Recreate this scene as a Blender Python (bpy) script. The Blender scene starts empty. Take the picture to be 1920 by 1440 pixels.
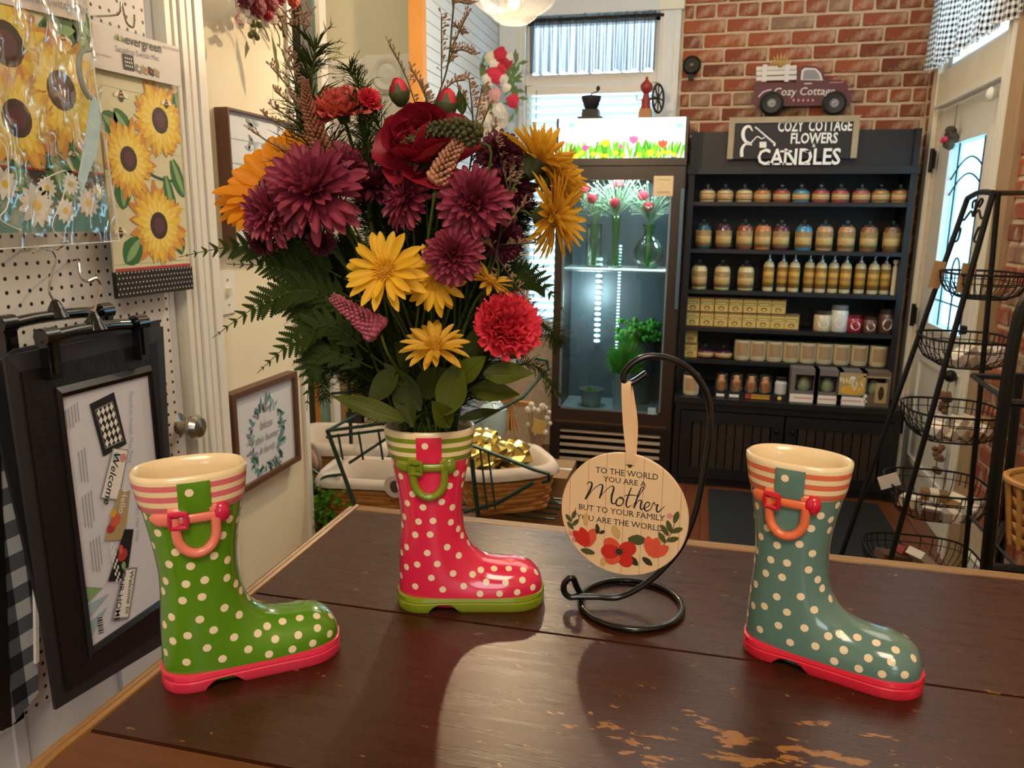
import bpy, bmesh, math, random
from mathutils import Vector, Matrix
from mathutils.bvhtree import BVHTree
S = bpy.context.scene
COL = S.collection
R0 = random.Random(7)
PI = math.pi
# ---------------------------------------------------------------- camera
EYE = Vector((0, 0, 1.45)); FPX = 1440.0
def _basis(pitch=12.1, yaw=13.5, roll=0.63):
    p, y, r = math.radians(pitch), math.radians(yaw), math.radians(roll)
    w = Vector((-math.sin(y)*math.cos(p), math.cos(y)*math.cos(p), -math.sin(p)))
    rt = Vector((math.cos(y), math.sin(y), 0)); u = rt.cross(w)
    return rt*math.cos(r)+u*math.sin(r), u*math.cos(r)-rt*math.sin(r), w
CR, CU, CW = _basis()
cd = bpy.data.cameras.new('camera'); cam = bpy.data.objects.new('camera', cd); COL.objects.link(cam)
cam.matrix_world = Matrix(((CR.x, CU.x, -CW.x, EYE.x), (CR.y, CU.y, -CW.y, EYE.y), (CR.z, CU.z, -CW.z, EYE.z), (0, 0, 0, 1)))
cd.sensor_width = 36; cd.lens = 27; cd.clip_start = .02; cd.clip_end = 100
cd.dof.use_dof = True; cd.dof.focus_distance = 0.98; cd.dof.aperture_fstop = 13
S.camera = cam
# ---------------------------------------------------------------- colour, world, lights
S.view_settings.view_transform = 'Standard'; S.view_settings.look = 'None'
S.view_settings.exposure = 0.0; S.view_settings.gamma = 1.0; S.view_settings.use_curve_mapping = False
W = bpy.data.worlds.new('world'); S.world = W; W.use_nodes = True
W.node_tree.nodes['Background'].inputs[0].default_value = (.72, .88, 1, 1)
W.node_tree.nodes['Background'].inputs[1].default_value = 7.0
def light(name, kind, loc, energy, color, size=.1, rot=(0, 0, 0), sy=None, portal=False, spread=None):
    l = bpy.data.lights.new(name, kind); l.energy = energy; l.color = color
    if kind == 'AREA':
        l.size = size
        if sy: l.shape = 'RECTANGLE'; l.size_y = sy
        if spread: l.spread = spread
        l.cycles.is_portal = portal
    else: l.shadow_soft_size = size
    o = bpy.data.objects.new(name, l); o.location = loc; o.rotation_euler = rot; COL.objects.link(o)
    return o
WARM = (1.0, .74, .45)
PEND = Vector((-.66, 2.72, 2.215))
light('pendant_bulb_light', 'POINT', PEND+Vector((0, 0, -.03)), 68, (1, .78, .53), .022)
light('ceiling_lamp_light', 'AREA', (.25, -.75, 3.0), 40, (1, .82, .60), .9, (math.radians(18), 0, 0))
light('shop_lamp_light', 'AREA', (.3, 2.9, 3.1), 22, (1, .92, .78), 1.6)
light('cool_fill_light', 'AREA', (.9, -2.5, 1.7), 34, (.80, .92, 1), 1.5, (math.radians(90), 0, math.radians(15)), 1.3)  # added cool fill; no window stands in the front wall
light('nook_lamp_light', 'POINT', (-1.75, 3.1, 2.6), 6, (1, .86, .64), .08)
light('window_portal', 'AREA', (-.73, 4.86, 1.6), 1, (1, 1, 1), .9, (math.radians(-90), 0, 0), 2.0, True)
light('door_portal', 'AREA', (1.22, 4.05, 1.6), 1, (1, 1, 1), 1.1, (0, math.radians(90), 0), 1.2, True)
# ---------------------------------------------------------------- unprojecting photo measurements onto real planes
def ray(px, py): return CR*((px-960)/FPX)+CU*((720-py)/FPX)+CW
def at_x(px, py, x): d = ray(px, py); return EYE+d*(x/d.x)
def at_y(px, py, y): d = ray(px, py); return EYE+d*(y/d.y)
def at_z(px, py, z): d = ray(px, py); return EYE+d*((z-EYE.z)/d.z)
def at_p(px, py, p, n): d = ray(px, py); return EYE+d*((p-EYE).dot(n)/d.dot(n))
# ---------------------------------------------------------------- materials
def lin(c): return c/12.92 if c <= .04045 else ((c+.055)/1.055)**2.4
def hexc(h):
    if isinstance(h, (tuple, list)): return tuple(h[:3])
    h = h.lstrip('#'); return tuple(lin(int(h[i:i+2], 16)/255) for i in (0, 2, 4))
MATS = {}
class NT:
    def __init__(s, name):
        s.m = bpy.data.materials.new(name); s.m.use_nodes = True
        s.t = s.m.node_tree; s.n = s.t.nodes; s.l = s.t.links; s.b = s.n['Principled BSDF']; s.out = s.n['Material Output']
    def N(s, t, **k):
        n = s.n.new(t)
        for a, v in k.items(): setattr(n, a, v)
        return n
    def L(s, a, b): s.l.new(a, b)
    def val(s, inp, v):
        if isinstance(v, (int, float)): inp.default_value = v
        elif isinstance(v, (tuple, list)): inp.default_value = tuple(v)+((1,) if len(v) == 3 and len(inp.default_value) == 4 else ())
        else: s.L(v, inp)
    def math(s, op, a, b=0, c=0):
        n = s.N('ShaderNodeMath', operation=op); s.val(n.inputs[0], a); s.val(n.inputs[1], b); s.val(n.inputs[2], c); return n.outputs[0]
    def mix(s, f, a, b):
        n = s.N('ShaderNodeMix', data_type='RGBA'); s.val(n.inputs[0], f); s.val(n.inputs[6], a); s.val(n.inputs[7], b); return n.outputs[2]
    def coord(s, which='Object'):
        return s.N('ShaderNodeTexCoord').outputs[which]
    def xyz(s, which='Object'):
        n = s.N('ShaderNodeSeparateXYZ'); s.L(s.coord(which), n.inputs[0]); return n.outputs
    def noise(s, scale, detail=3, vec=None, stretch=None, rough=.55):
        n = s.N('ShaderNodeTexNoise'); n.inputs['Scale'].default_value = scale; n.inputs['Detail'].default_value = detail; n.inputs['Roughness'].default_value = rough
        v = vec or s.coord()
        if stretch:
            m = s.N('ShaderNodeMapping'); m.inputs['Scale'].default_value = stretch; s.L(v, m.inputs[0]); v = m.outputs[0]
        s.L(v, n.inputs['Vector']); return n.outputs[0]
    def ramp(s, v, stops):
        n = s.N('ShaderNodeValToRGB'); e = n.color_ramp.elements
        while len(e) < len(stops): e.new(.5)
        for q, (p, c) in zip(e, stops): q.position = p; q.color = tuple(c)+(1,)
        s.L(v, n.inputs[0]); return n.outputs[0]
    def bump(s, h, strength=.3, dist=.01):
        n = s.N('ShaderNodeBump'); n.inputs['Strength'].default_value = strength; n.inputs['Distance'].default_value = dist
        s.L(h, n.inputs['Height']); s.L(n.outputs[0], s.b.inputs['Normal'])
    def set(s, **k):
        for a, v in k.items(): s.val(s.b.inputs[a.replace('_', ' ')], v)
    def transl(s, col, f):
        t = s.N('ShaderNodeBsdfTranslucent'); s.val(t.inputs[0], col)
        m = s.N('ShaderNodeMixShader'); m.inputs[0].default_value = f
        s.L(s.b.outputs[0], m.inputs[1]); s.L(t.outputs[0], m.inputs[2]); s.L(m.outputs[0], s.out.inputs[0])
def M(name, h=None, rough=.5, metal=0, noise=.1, ns=25, bump=0, coat=0, transl=0, emit=0, rnd=0, spec=.5):
    if name in MATS: return MATS[name]
    c = hexc(h); t = NT(name)
    k = t.noise(ns)
    col = t.mix(k, tuple(x*(1-noise) for x in c), tuple(min(1, x*(1+noise)) for x in c))
    if rnd:
        oi = t.N('ShaderNodeObjectInfo').outputs['Random']; hs = t.N('ShaderNodeHueSaturation')
        t.L(t.math('MULTIPLY_ADD', oi, rnd*2, 1-rnd), hs.inputs['Value']); t.L(col, hs.inputs['Color']); col = hs.outputs[0]
    t.set(Base_Color=col, Roughness=rough, Metallic=metal, Coat_Weight=coat, Specular_IOR_Level=spec)
    if coat: t.b.inputs['Coat Roughness'].default_value = .06
    if bump: t.bump(k, bump, .004)
    if emit: t.set(Emission_Color=c, Emission_Strength=emit)
    if transl: t.transl(col, transl)
    MATS[name] = t.m; return t.m
def glass_mat(name, tint='ffffff', fac=.9, rough=.02, haze=0):
    """thin clear pane: see-through, with fresnel reflection"""
    if name in MATS: return MATS[name]
    t = NT(name); tr = t.N('ShaderNodeBsdfTransparent'); tr.inputs[0].default_value = hexc(tint)+(1,)
    gl = t.N('ShaderNodeBsdfGlossy'); gl.inputs['Roughness'].default_value = rough
    lw = t.N('ShaderNodeLayerWeight'); lw.inputs[0].default_value = .35
    f = t.math('MULTIPLY_ADD', lw.outputs['Fresnel'], fac, .02)
    mx = t.N('ShaderNodeMixShader'); t.L(f, mx.inputs[0]); t.L(tr.outputs[0], mx.inputs[1]); t.L(gl.outputs[0], mx.inputs[2]); res = mx.outputs[0]
    if haze:                                                            # seeded old glass scatters a little of the light inside it
        tb = t.N('ShaderNodeBsdfTranslucent'); tb.inputs[0].default_value = hexc(tint)+(1,); m2 = t.N('ShaderNodeMixShader'); m2.inputs[0].default_value = haze; t.L(res, m2.inputs[1]); t.L(tb.outputs[0], m2.inputs[2]); res = m2.outputs[0]
    t.L(res, t.out.inputs[0])
    MATS[name] = t.m; return t.m
# ---------------------------------------------------------------- mesh builder
OFF = {}
class MB:
    def __init__(s): s.v = []; s.f = []; s.mi = []; s.cur = 0
    def add(s, vs, fs):
        k = len(s.v); s.v += [tuple(v) for v in vs]; s.f += [tuple(i+k for i in f) for f in fs]; s.mi += [s.cur]*len(fs); return s
    def bx(s, x0, x1, y0, y1, z0, z1, mtx=None):
        vs = [Vector((x, y, z)) for x in (x0, x1) for y in (y0, y1) for z in (z0, z1)]
        if mtx: vs = [mtx @ v for v in vs]
        return s.add(vs, [(0, 1, 3, 2), (4, 6, 7, 5), (0, 4, 5, 1), (2, 3, 7, 6), (0, 2, 6, 4), (1, 5, 7, 3)])
    def box(s, c, d, mtx=None): return s.bx(c[0]-d[0]/2, c[0]+d[0]/2, c[1]-d[1]/2, c[1]+d[1]/2, c[2]-d[2]/2, c[2]+d[2]/2, mtx)
    def tube(s, pts, r, n=6, closed=False, cap=True):
        P = [Vector(p) for p in pts]; m = len(P); rs = r if isinstance(r, (list, tuple)) else [r]*m
        k = len(s.v); up = None; rows = []
        for i in range(m):
            if closed: t = P[(i+1) % m]-P[i-1]
            else: t = P[min(i+1, m-1)]-P[max(i-1, 0)]
            if t.length < 1e-9: t = Vector((0, 0, 1))
            t.normalize()
            if up is None:
                up = Vector((0, 0, 1)) if abs(t.z) < .9 else Vector((1, 0, 0))
            a = up-t*up.dot(t)
            if a.length < 1e-6: a = t.orthogonal()
            a.normalize(); b = t.cross(a); up = a
            rows.append([P[i]+(a*math.cos(2*PI*j/n)+b*math.sin(2*PI*j/n))*rs[i] for j in range(n)])
        vs = [q for w in rows for q in w]; fs = []
        for i in range(m if closed else m-1):
            i2 = (i+1) % m
            for j in range(n): fs.append((i*n+j, i*n+(j+1) % n, i2*n+(j+1) % n, i2*n+j))
        if cap and not closed: fs += [tuple(reversed(range(n))), tuple((m-1)*n+j for j in range(n))]
        return s.add(vs, fs)
    def lathe(s, prof, n=16, c=(0, 0, 0), mtx=None, sx=1, sy=1):
        vs = []; fs = []; m = len(prof)
        for r, z in prof:
            for j in range(n):
                a = 2*PI*j/n; vs.append(Vector((r*math.cos(a)*sx, r*math.sin(a)*sy, z)))
        for i in range(m-1):
            for j in range(n): fs.append((i*n+j, i*n+(j+1) % n, (i+1)*n+(j+1) % n, (i+1)*n+j))
        if prof[0][0] > 1e-6: fs.append(tuple(reversed(range(n))))
        if prof[-1][0] > 1e-6: fs.append(tuple((m-1)*n+j for j in range(n)))
        if mtx: vs = [mtx @ v for v in vs]
        return s.add([v+Vector(c) for v in vs], fs)
    def ball(s, c, r, n=8, m=6, sc=(1, 1, 1), mtx=None):
        prof = [(max(1e-7, r*math.sin(PI*i/m)), -r*math.cos(PI*i/m)) for i in range(m+1)]
        vs = []; k = len(s.v); a = len(s.f)
        t = MB().lathe(prof, n); vs = [Vector((x*sc[0], y*sc[1], z*sc[2])) for x, y, z in t.v]
        if mtx: vs = [mtx @ v for v in vs]
        return s.add([v+Vector(c) for v in vs], t.f[:-1] if False else t.f)
    def prism(s, pts, O, U, V, t):
        """2D outline pts in frame O,U,V extruded by t along U x V"""
        O, U, V = Vector(O), Vector(U), Vector(V); Nn = U.cross(V).normalized()
        a = [O+U*x+V*y for x, y in pts]; n = len(a)
        return s.add(a+[p+Nn*t for p in a], [tuple(reversed(range(n))), tuple(range(n, 2*n))]+[(i, (i+1) % n, n+(i+1) % n, n+i) for i in range(n)])
    def grid(s, rows):
        n = len(rows[0]); m = len(rows)
        return s.add([v for r in rows for v in r], [(i*n+j, i*n+j+1, (i+1)*n+j+1, (i+1)*n+j) for i in range(m-1) for j in range(n-1)])
    def mesh(s, name, mats, smooth=False, merge=0, fixn=True, off=(0, 0, 0)):
        me = bpy.data.meshes.new(name); o = Vector(off)
        me.from_pydata([Vector(v)-o for v in s.v], [], s.f)
        for m in (mats if isinstance(mats, (list, tuple)) else [mats]): me.materials.append(m)
        me.polygons.foreach_set('material_index', s.mi)
        if fixn or merge:
            b = bmesh.new(); b.from_mesh(me)
            if merge: bmesh.ops.remove_doubles(b, verts=b.verts, dist=merge)
            if fixn: bmesh.ops.recalc_face_normals(b, faces=b.faces)
            b.to_mesh(me); b.free()
        if smooth:
            me.polygons.foreach_set('use_smooth', [True]*len(me.polygons))
            if smooth != 2: me.set_sharp_from_angle(angle=math.radians(42))
        me.update(); return me
    def build(s, name, mats, parent=None, smooth=False, merge=0, fixn=True, local=False):
        if parent is not None: off = Vector((0, 0, 0)) if local else OFF.get(parent.name, Vector((0, 0, 0)))
        else:
            xs, ys, zs = zip(*s.v); off = Vector(((min(xs)+max(xs))/2, (min(ys)+max(ys))/2, min(zs)))
            if local: off = Vector((0, 0, 0))
        me = s.mesh(name, mats, smooth, merge, fixn, off)
        o = bpy.data.objects.new(name, me); COL.objects.link(o)
        if parent is not None:
            o.parent = parent; OFF[o.name] = OFF.get(parent.name, Vector((0, 0, 0)))
        else: o.location = off; OFF[o.name] = off
        return o
def tag(o, label=None, cat=None, group=None, kind=None):
    if label: o['label'] = label
    if cat: o['category'] = cat
    if group: o['group'] = group
    if kind: o['kind'] = kind
    return o
def thing(name, label, cat, loc=(0, 0, 0), group=None, mtx=None):
    o = bpy.data.objects.new(name, None); COL.objects.link(o); o.empty_display_size = .02
    if mtx is not None: o.matrix_world = mtx; OFF[o.name] = Vector((0, 0, 0))
    else: o.location = loc; OFF[o.name] = Vector(loc)
    return tag(o, label, cat, group)
def inst(name, me, parent, mtx=None):
    o = bpy.data.objects.new(name, me); COL.objects.link(o)
    if parent is not None: o.parent = parent
    if mtx is not None: o.matrix_local = mtx
    return o
def struct(o): o['kind'] = 'structure'; return o
def part(name, mat, parent, fn, smooth=False, **k):
    b = MB(); fn(b); return b.build(name, mat, parent, smooth, **k)
def smoothpath(pts, n=6, closed=False):
    P = [Vector(p) for p in pts]; out = []; m = len(P)
    for i in range(m if closed else m-1):
        if closed: p0, p1, p2, p3 = P[i-1], P[i], P[(i+1) % m], P[(i+2) % m]
        else: p0, p1, p2, p3 = P[max(i-1, 0)], P[i], P[i+1], P[min(i+2, m-1)]
        for j in range(n):
            t = j/n; out.append(.5*((2*p1)+(p2-p0)*t+(2*p0-5*p1+4*p2-p3)*t*t+(3*p1-p0-3*p2+p3)*t**3))
    if not closed: out.append(P[-1])
    return out
def circle(c, U, V, r, n=24, r2=None): return [Vector(c)+Vector(U)*r*math.cos(2*PI*i/n)+Vector(V)*(r2 or r)*math.sin(2*PI*i/n) for i in range(n)]
# ---------------------------------------------------------------- text and flat print
_TX = {}
def text_poly(s, bold=0):
    k = (s, bold)
    if k in _TX: return _TX[k]
    c = bpy.data.curves.new('t', 'FONT'); c.body = s; c.size = 1; c.resolution_u = 2; c.offset = bold; c.align_x = 'CENTER'; c.align_y = 'CENTER'; c.fill_mode = 'FRONT'
    o = bpy.data.objects.new('t', c); COL.objects.link(o); bpy.context.view_layer.update()
    me = bpy.data.meshes.new_from_object(o.evaluated_get(bpy.context.evaluated_depsgraph_get()))
    r = ([(v.co.x, v.co.y) for v in me.vertices], [tuple(p.vertices) for p in me.polygons])
    bpy.data.objects.remove(o); bpy.data.curves.remove(c); bpy.data.meshes.remove(me)
    _TX[k] = r; return r
class Print:
    """flat ink lying on a plane: pieces of colour in true plane coordinates (metres)"""
    def __init__(s, O, U, V, gap=.0004):
        s.O, s.U, s.V = Vector(O), Vector(U).normalized(), Vector(V).normalized(); s.Nn = s.U.cross(s.V); s.mb = MB(); s.m = []; s.gap = gap
    def px(s, x, y):
        p = at_p(x, y, s.O, s.Nn)-s.O; return (p.dot(s.U), p.dot(s.V))
    def P(s, q, layer): return s.O+s.U*q[0]+s.V*q[1]+s.Nn*(s.gap*(1+layer))
    def mat(s, m):
        if m not in s.m: s.m.append(m)
        s.mb.cur = s.m.index(m)
    def poly(s, pts, m, layer=0):
        s.mat(m); s.mb.add([s.P(q, layer) for q in pts], [tuple(range(len(pts)))])
    def rect(s, x0, x1, y0, y1, m, layer=0, rot=0, c=None):
        pts = [(x0, y0), (x1, y0), (x1, y1), (x0, y1)]
        s.poly(pts, m, layer)
    def ell(s, c, rx, ry, m, layer=0, rot=0, n=16):
        a, b = math.cos(rot), math.sin(rot)
        s.poly([(c[0]+rx*math.cos(2*PI*i/n)*a-ry*math.sin(2*PI*i/n)*b, c[1]+rx*math.cos(2*PI*i/n)*b+ry*math.sin(2*PI*i/n)*a) for i in range(n)], m, layer)
    def petal(s, c, ang, L, w, m, layer=0, r0=0, tip=.0):
        a, b = math.cos(ang), math.sin(ang); pr = [(0, .35), (.25, .8), (.55, 1), (.8, .7), (.93, .35), (1, 0)]
        o = [(r0+L*t, w/2*k) for t, k in pr]; o += [(x, -y) for x, y in reversed(o[:-1])]
        s.poly([(c[0]+x*a-y*b, c[1]+x*b+y*a) for x, y in o], m, layer)
    def text(s, t, c, size, m, layer=0, rot=0, bold=0, sx=1, shear=0):
        s.mat(m); vs, fs = text_poly(t, bold); a, b = math.cos(rot), math.sin(rot)
        s.mb.add([s.P((c[0]+((x+shear*y)*a*sx-y*b)*size, c[1]+((x+shear*y)*b*sx+y*a)*size), layer) for x, y in vs], fs)
    def stroke(s, pts, w, m, layer=0, n=5, sm=True):
        P = [Vector((x, y, 0)) for x, y in pts]
        ws = w if isinstance(w, (list, tuple)) else [w]*len(P)
        Q = smoothpath([Vector((p.x, p.y, ww)) for p, ww in zip(P, ws)], n) if sm and len(P) > 2 else [Vector((p.x, p.y, ww)) for p, ww in zip(P, ws)]
        L = []; Rr = []
        for i, q in enumerate(Q):
            t = Q[min(i+1, len(Q)-1)]-Q[max(i-1, 0)]; t.z = 0
            if t.length < 1e-9: t = Vector((1, 0, 0))
            t.normalize(); nn = Vector((-t.y, t.x, 0))*abs(q.z)/2
            L.append((q.x+nn.x, q.y+nn.y)); Rr.append((q.x-nn.x, q.y-nn.y))
        s.mat(m); k = len(Q)
        s.mb.add([s.P(q, layer) for q in L+Rr], [(i, i+1, k+i+1, k+i) for i in range(k-1)])
    def build(s, name, parent=None): return s.mb.build(name, s.m, parent, fixn=False)
# ================================================================ ROOM
XL, XR, YB, ZC = -1.25, 1.15, 4.8, 3.2
m_cream = M('cream_wall_paint', 'e2dac0', .75, noise=.03, ns=6, bump=.05)
m_white = M('white_trim_paint', 'e4e2da', .4, noise=.03, ns=10)
m_whiteblue = M('daylight_tinted_siding', 'cfdce4', .5, noise=.03, ns=10)  # white boards, blue cast of the daylight mixed into the colour
m_mortar = M('lime_mortar', 'c8b398', .95, noise=.25, ns=40, bump=.8)
m_ceil = M('ceiling_paint', 'cfc8b8', .8, noise=.02)
def brick_material():
    t = NT('old_red_brick'); oi = t.N('ShaderNodeObjectInfo').outputs['Random']
    c = t.ramp(oi, [(0, hexc('7a4432')), (.3, hexc('9c5238')), (.6, hexc('b0623f')), (.85, hexc('8f4a34')), (1, hexc('a28a74'))])
    n = t.noise(14, 6); n2 = t.noise(60, 4)
    c = t.mix(t.math('MULTIPLY', n2, .5), c, hexc('58301f'))
    w = t.ramp(n, [(.50, (0, 0, 0)), (.68, (.7, .7, .7))])
    c = t.mix(w, c, hexc('c4ab90')); t.set(Base_Color=c, Roughness=.92); t.bump(n2, .7, .006); return t.m
m_brick = brick_material()
def wood_mat(name, c1, c2, rough=.4, scale=(1, 12, 12), s=6, bump=.12, worn=None, coat=0):
    t = NT(name); n = t.noise(s, 6, stretch=scale, rough=.6); c = t.mix(n, hexc(c1), hexc(c2))
    if worn: c = t.mix(t.ramp(t.noise(worn[1], 5), [(worn[2], (0, 0, 0)), (worn[2]+.04, (1, 1, 1))]), c, hexc(worn[0]))
    t.set(Base_Color=c, Roughness=rough, Coat_Weight=coat); t.bump(n, bump, .003); return t.m
m_floor = wood_mat('floor_boards', '5a2f1a', '7a4526', .3, (14, 1, 14))
m_dark = M('void_black', '0c0b0a', .9, noise=.02)
# floor with planks
b = MB().bx(-2.8, XR+.1, -2.6, YB+.1, -.06, -.012); floor = struct(b.build('floor', M('subfloor', '20130c', .8)))
OFFF = OFF['floor']
for i in range(31):
    x0 = XL+.078*i; pl = MB().bx(x0+.001, x0+.0765, 1.3, YB, -.012, 0.0-.0008*(i % 3)); pl.build('plank', m_floor, floor)
MB().bx(-2.8, XL, -2.6, YB, -.012, -.001).build('plank', m_floor, floor); MB().bx(XL, XR, -2.6, 1.298, -.012, -.001).build('plank', m_floor, floor)
struct(MB().bx(-2.8, XR+.1, -2.6, YB+.1, ZC, ZC+.06).build('ceiling', m_ceil))
# back wall with window opening
WX0, WX1, WZ0, WZ1 = -1.09, -.30, .78, 2.62
wb = MB(); wb.bx(XL-.1, WX0, YB, YB+.12, 0, ZC).bx(WX1, XR+.1, YB, YB+.12, 0, ZC).bx(WX0, WX1, YB, YB+.12, 0, WZ0).bx(WX0, WX1, YB, YB+.12, WZ1, ZC)
wall_back = struct(wb.build('wall_back', m_mortar))
BR = []
def brick_mesh(L, H, D, seed):
    r = random.Random(seed); b = bmesh.new(); bmesh.ops.create_cube(b, size=1)
    for v in b.verts: v.co = Vector((v.co.x*L, v.co.y*D, v.co.z*H))
    bmesh.ops.bevel(b, geom=list(b.edges), offset=.006, segments=1, affect='EDGES')
    for v in b.verts: v.co += Vector((r.uniform(-.003, .003), r.uniform(-.0015, .0015), r.uniform(-.0025, .0025)))
    me = bpy.data.meshes.new('brick'); b.to_mesh(me); b.free(); me.materials.append(m_brick); return me
LONG = [brick_mesh(.224, .066, .05, i) for i in range(6)]; HEAD = [brick_mesh(.106, .066, .05, 20+i) for i in range(4)]
def brick_field(wall, axis, a0, a1, z0, z1, plane, sgn, skip=None):
    """courses of individual bricks; axis 0 = along x (wall facing -y), 1 = along y"""
    k = math.ceil(z0/.079)
    while k*.079 < z1:
        z = k*.079; hd = (k % 6 == 3); st = .118 if hd else .236; L = .106 if hd else .224
        a = a0+(-(.5*st) if k % 2 else 0)
        while a < a1:
            s0, s1 = max(a, a0), min(a+L, a1)
            if s1-s0 > .03 and not (skip and skip((s0+s1)/2, z)):
                me = R0.choice(HEAD if hd else LONG); c = (s0+s1)/2; sc = (s1-s0)/L
                jx = R0.uniform(-.002, .002)
                if axis == 0: m = Matrix.Translation((c, plane+sgn*(-.017+jx), z))@Matrix.Diagonal((sc, 1, 1, 1))
                else: m = Matrix.Translation((plane+sgn*(-.017+jx), c, z))@Matrix.Rotation(PI/2, 4, 'Z')@Matrix.Diagonal((sc, 1, 1, 1))
                o = inst('brick', me, wall); o.matrix_local = Matrix.Translation(-OFF[wall.name])@m
            a += st
        k += 1
brick_field(wall_back, 0, -.165, XR-.012, 1.80, 2.85, YB, -1)
# right wall with door and transom openings
DY0, DY1, DZ, TZ0, TZ1 = 3.62, 4.575, 2.03, 2.2, 2.85
wr = MB(); wr.bx(XR, XR+.12, -2.6, DY0, 0, ZC).bx(XR, XR+.12, DY1, YB+.12, 0, ZC).bx(XR, XR+.12, DY0, DY1, DZ, TZ0).bx(XR, XR+.12, DY0, DY1, TZ1, ZC)
wall_right = struct(wr.build('wall_right', m_mortar))
brick_field(wall_right, 1, 4.655, YB-.02, .9, 2.85, XR, -1)
brick_field(wall_right, 1, 2.30, 3.40, .28, 2.0, XR, -1)
# left wall pieces
NY0, NY1 = 2.25, 3.4
wl = MB(); wl.bx(XL-.12, XL, -2.6, NY0, 0, ZC)
wall_left = struct(wl.build('wall_left', m_cream))
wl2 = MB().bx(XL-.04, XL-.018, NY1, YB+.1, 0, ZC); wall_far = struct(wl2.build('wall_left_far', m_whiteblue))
for i in range(46):                                             # horizontal siding boards
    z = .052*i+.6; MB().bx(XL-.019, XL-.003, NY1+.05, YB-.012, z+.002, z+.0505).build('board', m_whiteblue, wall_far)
struct(MB().bx(-2.8, -2.7, NY0-.5, 4.0, 0, ZC).build('wall_nook_side', m_cream))
struct(MB().bx(-2.7, XL-.04, 3.9, 4.0, 0, ZC).build('wall_nook', M('pale_beige_paint', 'd6d2ba', .75, noise=.03, ns=6)))
struct(MB().bx(-2.7, XL-.12, NY0-.6, NY0-.5, 0, ZC).build('wall_nook_near', m_cream))
struct(MB().bx(-2.8, XR+.1, -2.7, -2.6, 0, ZC).build('wall_front', m_cream))
m_honey = M('honey_wood_jamb', 'c98f4c', .45, noise=.12, ns=12)
struct(MB().bx(XL-.042, XL+.022, NY1-.02, NY1+.03, 0, ZC).build('trim_1', m_honey))      # jamb of the opening
struct(MB().bx(XL-.125, XL+.012, NY0-.012, NY0+.012, 0, ZC).build('trim_2', m_white))
# nook: white door casing with a rosette corner block
def casing():
    t = MB(); Y = 3.9
    a = at_y(572, 112, Y); c = at_y(690, 112, Y); d = at_y(776, 104, Y); e = at_y(735, 178, Y)
    z0, z1 = e.z, d.z
    t.bx(a.x-.3, c.x, Y-.03, Y, z0+.012, z1-.01); t.bx(a.x-.3, c.x, Y-.042, Y, z1-.045, z1-.02); t.bx(a.x-.3, c.x, Y-.038, Y, z0+.02, z0+.04)
    o = struct(t.build('trim_3', m_white))
    q = MB(); q.bx(c.x+.004, d.x, Y-.05, Y, z0, z1); cc = Vector(((c.x+d.x)/2, Y-.05, (z0+z1)/2)); r = (d.x-c.x)*.36
    mt = Matrix.Translation(cc)@Matrix.Rotation(PI/2, 4, 'X')
    q.lathe([(0, .004), (r*.25, .012), (r*.45, .006), (r*.55, .004), (r*.7, .014), (r*.85, .016), (r, .003), (r, -.01)], 24, mtx=mt)
    q.build('rosette', m_white, o, True)
    v = MB(); v.bx(c.x+.012, d.x-.012, Y-.035, Y, 0, z0); v.bx(c.x+.03, c.x+.045, Y-.045, Y, 0, z0); v.bx(d.x-.045, d.x-.03, Y-.045, Y, 0, z0); v.build('side_casing', m_white, o)
    dr = struct(MB().bx(a.x-.3, c.x, Y-.012, Y, 0, z0+.012).build('door_3', M('pale_lilac_door', 'ded4d6', .5, noise=.02)))
casing()
m_daylit_trim = M('daylight_tinted_trim', 'd3dee6', .4, noise=.03, ns=10)  # white trim with the window's bluish daylight tinted into its colour
# ---------------------------------------------------------------- window 1
win = struct(MB().bx(WX0, WX1, YB+.085, YB+.12, 1.72, 1.76).build('window_1', m_daylit_trim))
fr = MB(); g = .035
fr.bx(WX0, WX0+g, YB+.04, YB+.1, WZ0, WZ1).bx(WX1-g, WX1, YB+.04, YB+.1, WZ0, WZ1).bx(WX0, WX1, YB+.04, YB+.1, WZ0, WZ0+g).bx(WX0, WX1, YB+.04, YB+.1, WZ1-g, WZ1)
fr.build('window_frame', m_white, win)
zmr = at_y(1110, 147, YB).z
MB().bx(WX0, WX1, YB+.005, YB+.07, zmr-.03, zmr+.028).build('meeting_rail', m_white, win)
m_pane = glass_mat('window_glass', 'f4fbff', .5)
MB().bx(WX0+g, WX1-g, YB+.09, YB+.094, WZ0+g, WZ1-g).build('pane', m_pane, win)
tr = struct(MB().bx(WX1, WX1+.115, YB-.028, YB, .5, WZ1).build('trim_4', m_daylit_trim))
t2 = MB().bx(WX1+.02, WX1+.03, YB-.034, YB, .5, WZ1).bx(WX1+.085, WX1+.095, YB-.034, YB, .5, WZ1); t2.build('moulding', m_white, tr)
MB().bx(WX1-.01, WX1+.13, YB-.045, YB, WZ1, WZ1+.14).build('corner_block', m_white, tr)
tl = struct(MB().bx(XL+.002, WX0, YB-.028, YB, .5, WZ1).build('trim_5', m_daylit_trim))
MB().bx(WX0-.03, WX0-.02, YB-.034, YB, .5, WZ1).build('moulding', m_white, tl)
struct(MB().bx(XL+.002, WX1-.01, YB-.04, YB, WZ1, WZ1+.13).build('trim_6', m_daylit_trim))
struct(MB().bx(XL+.002, WX1+.13, YB-.05, YB, WZ0-.04, WZ0).build('trim_7', m_daylit_trim))
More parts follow.
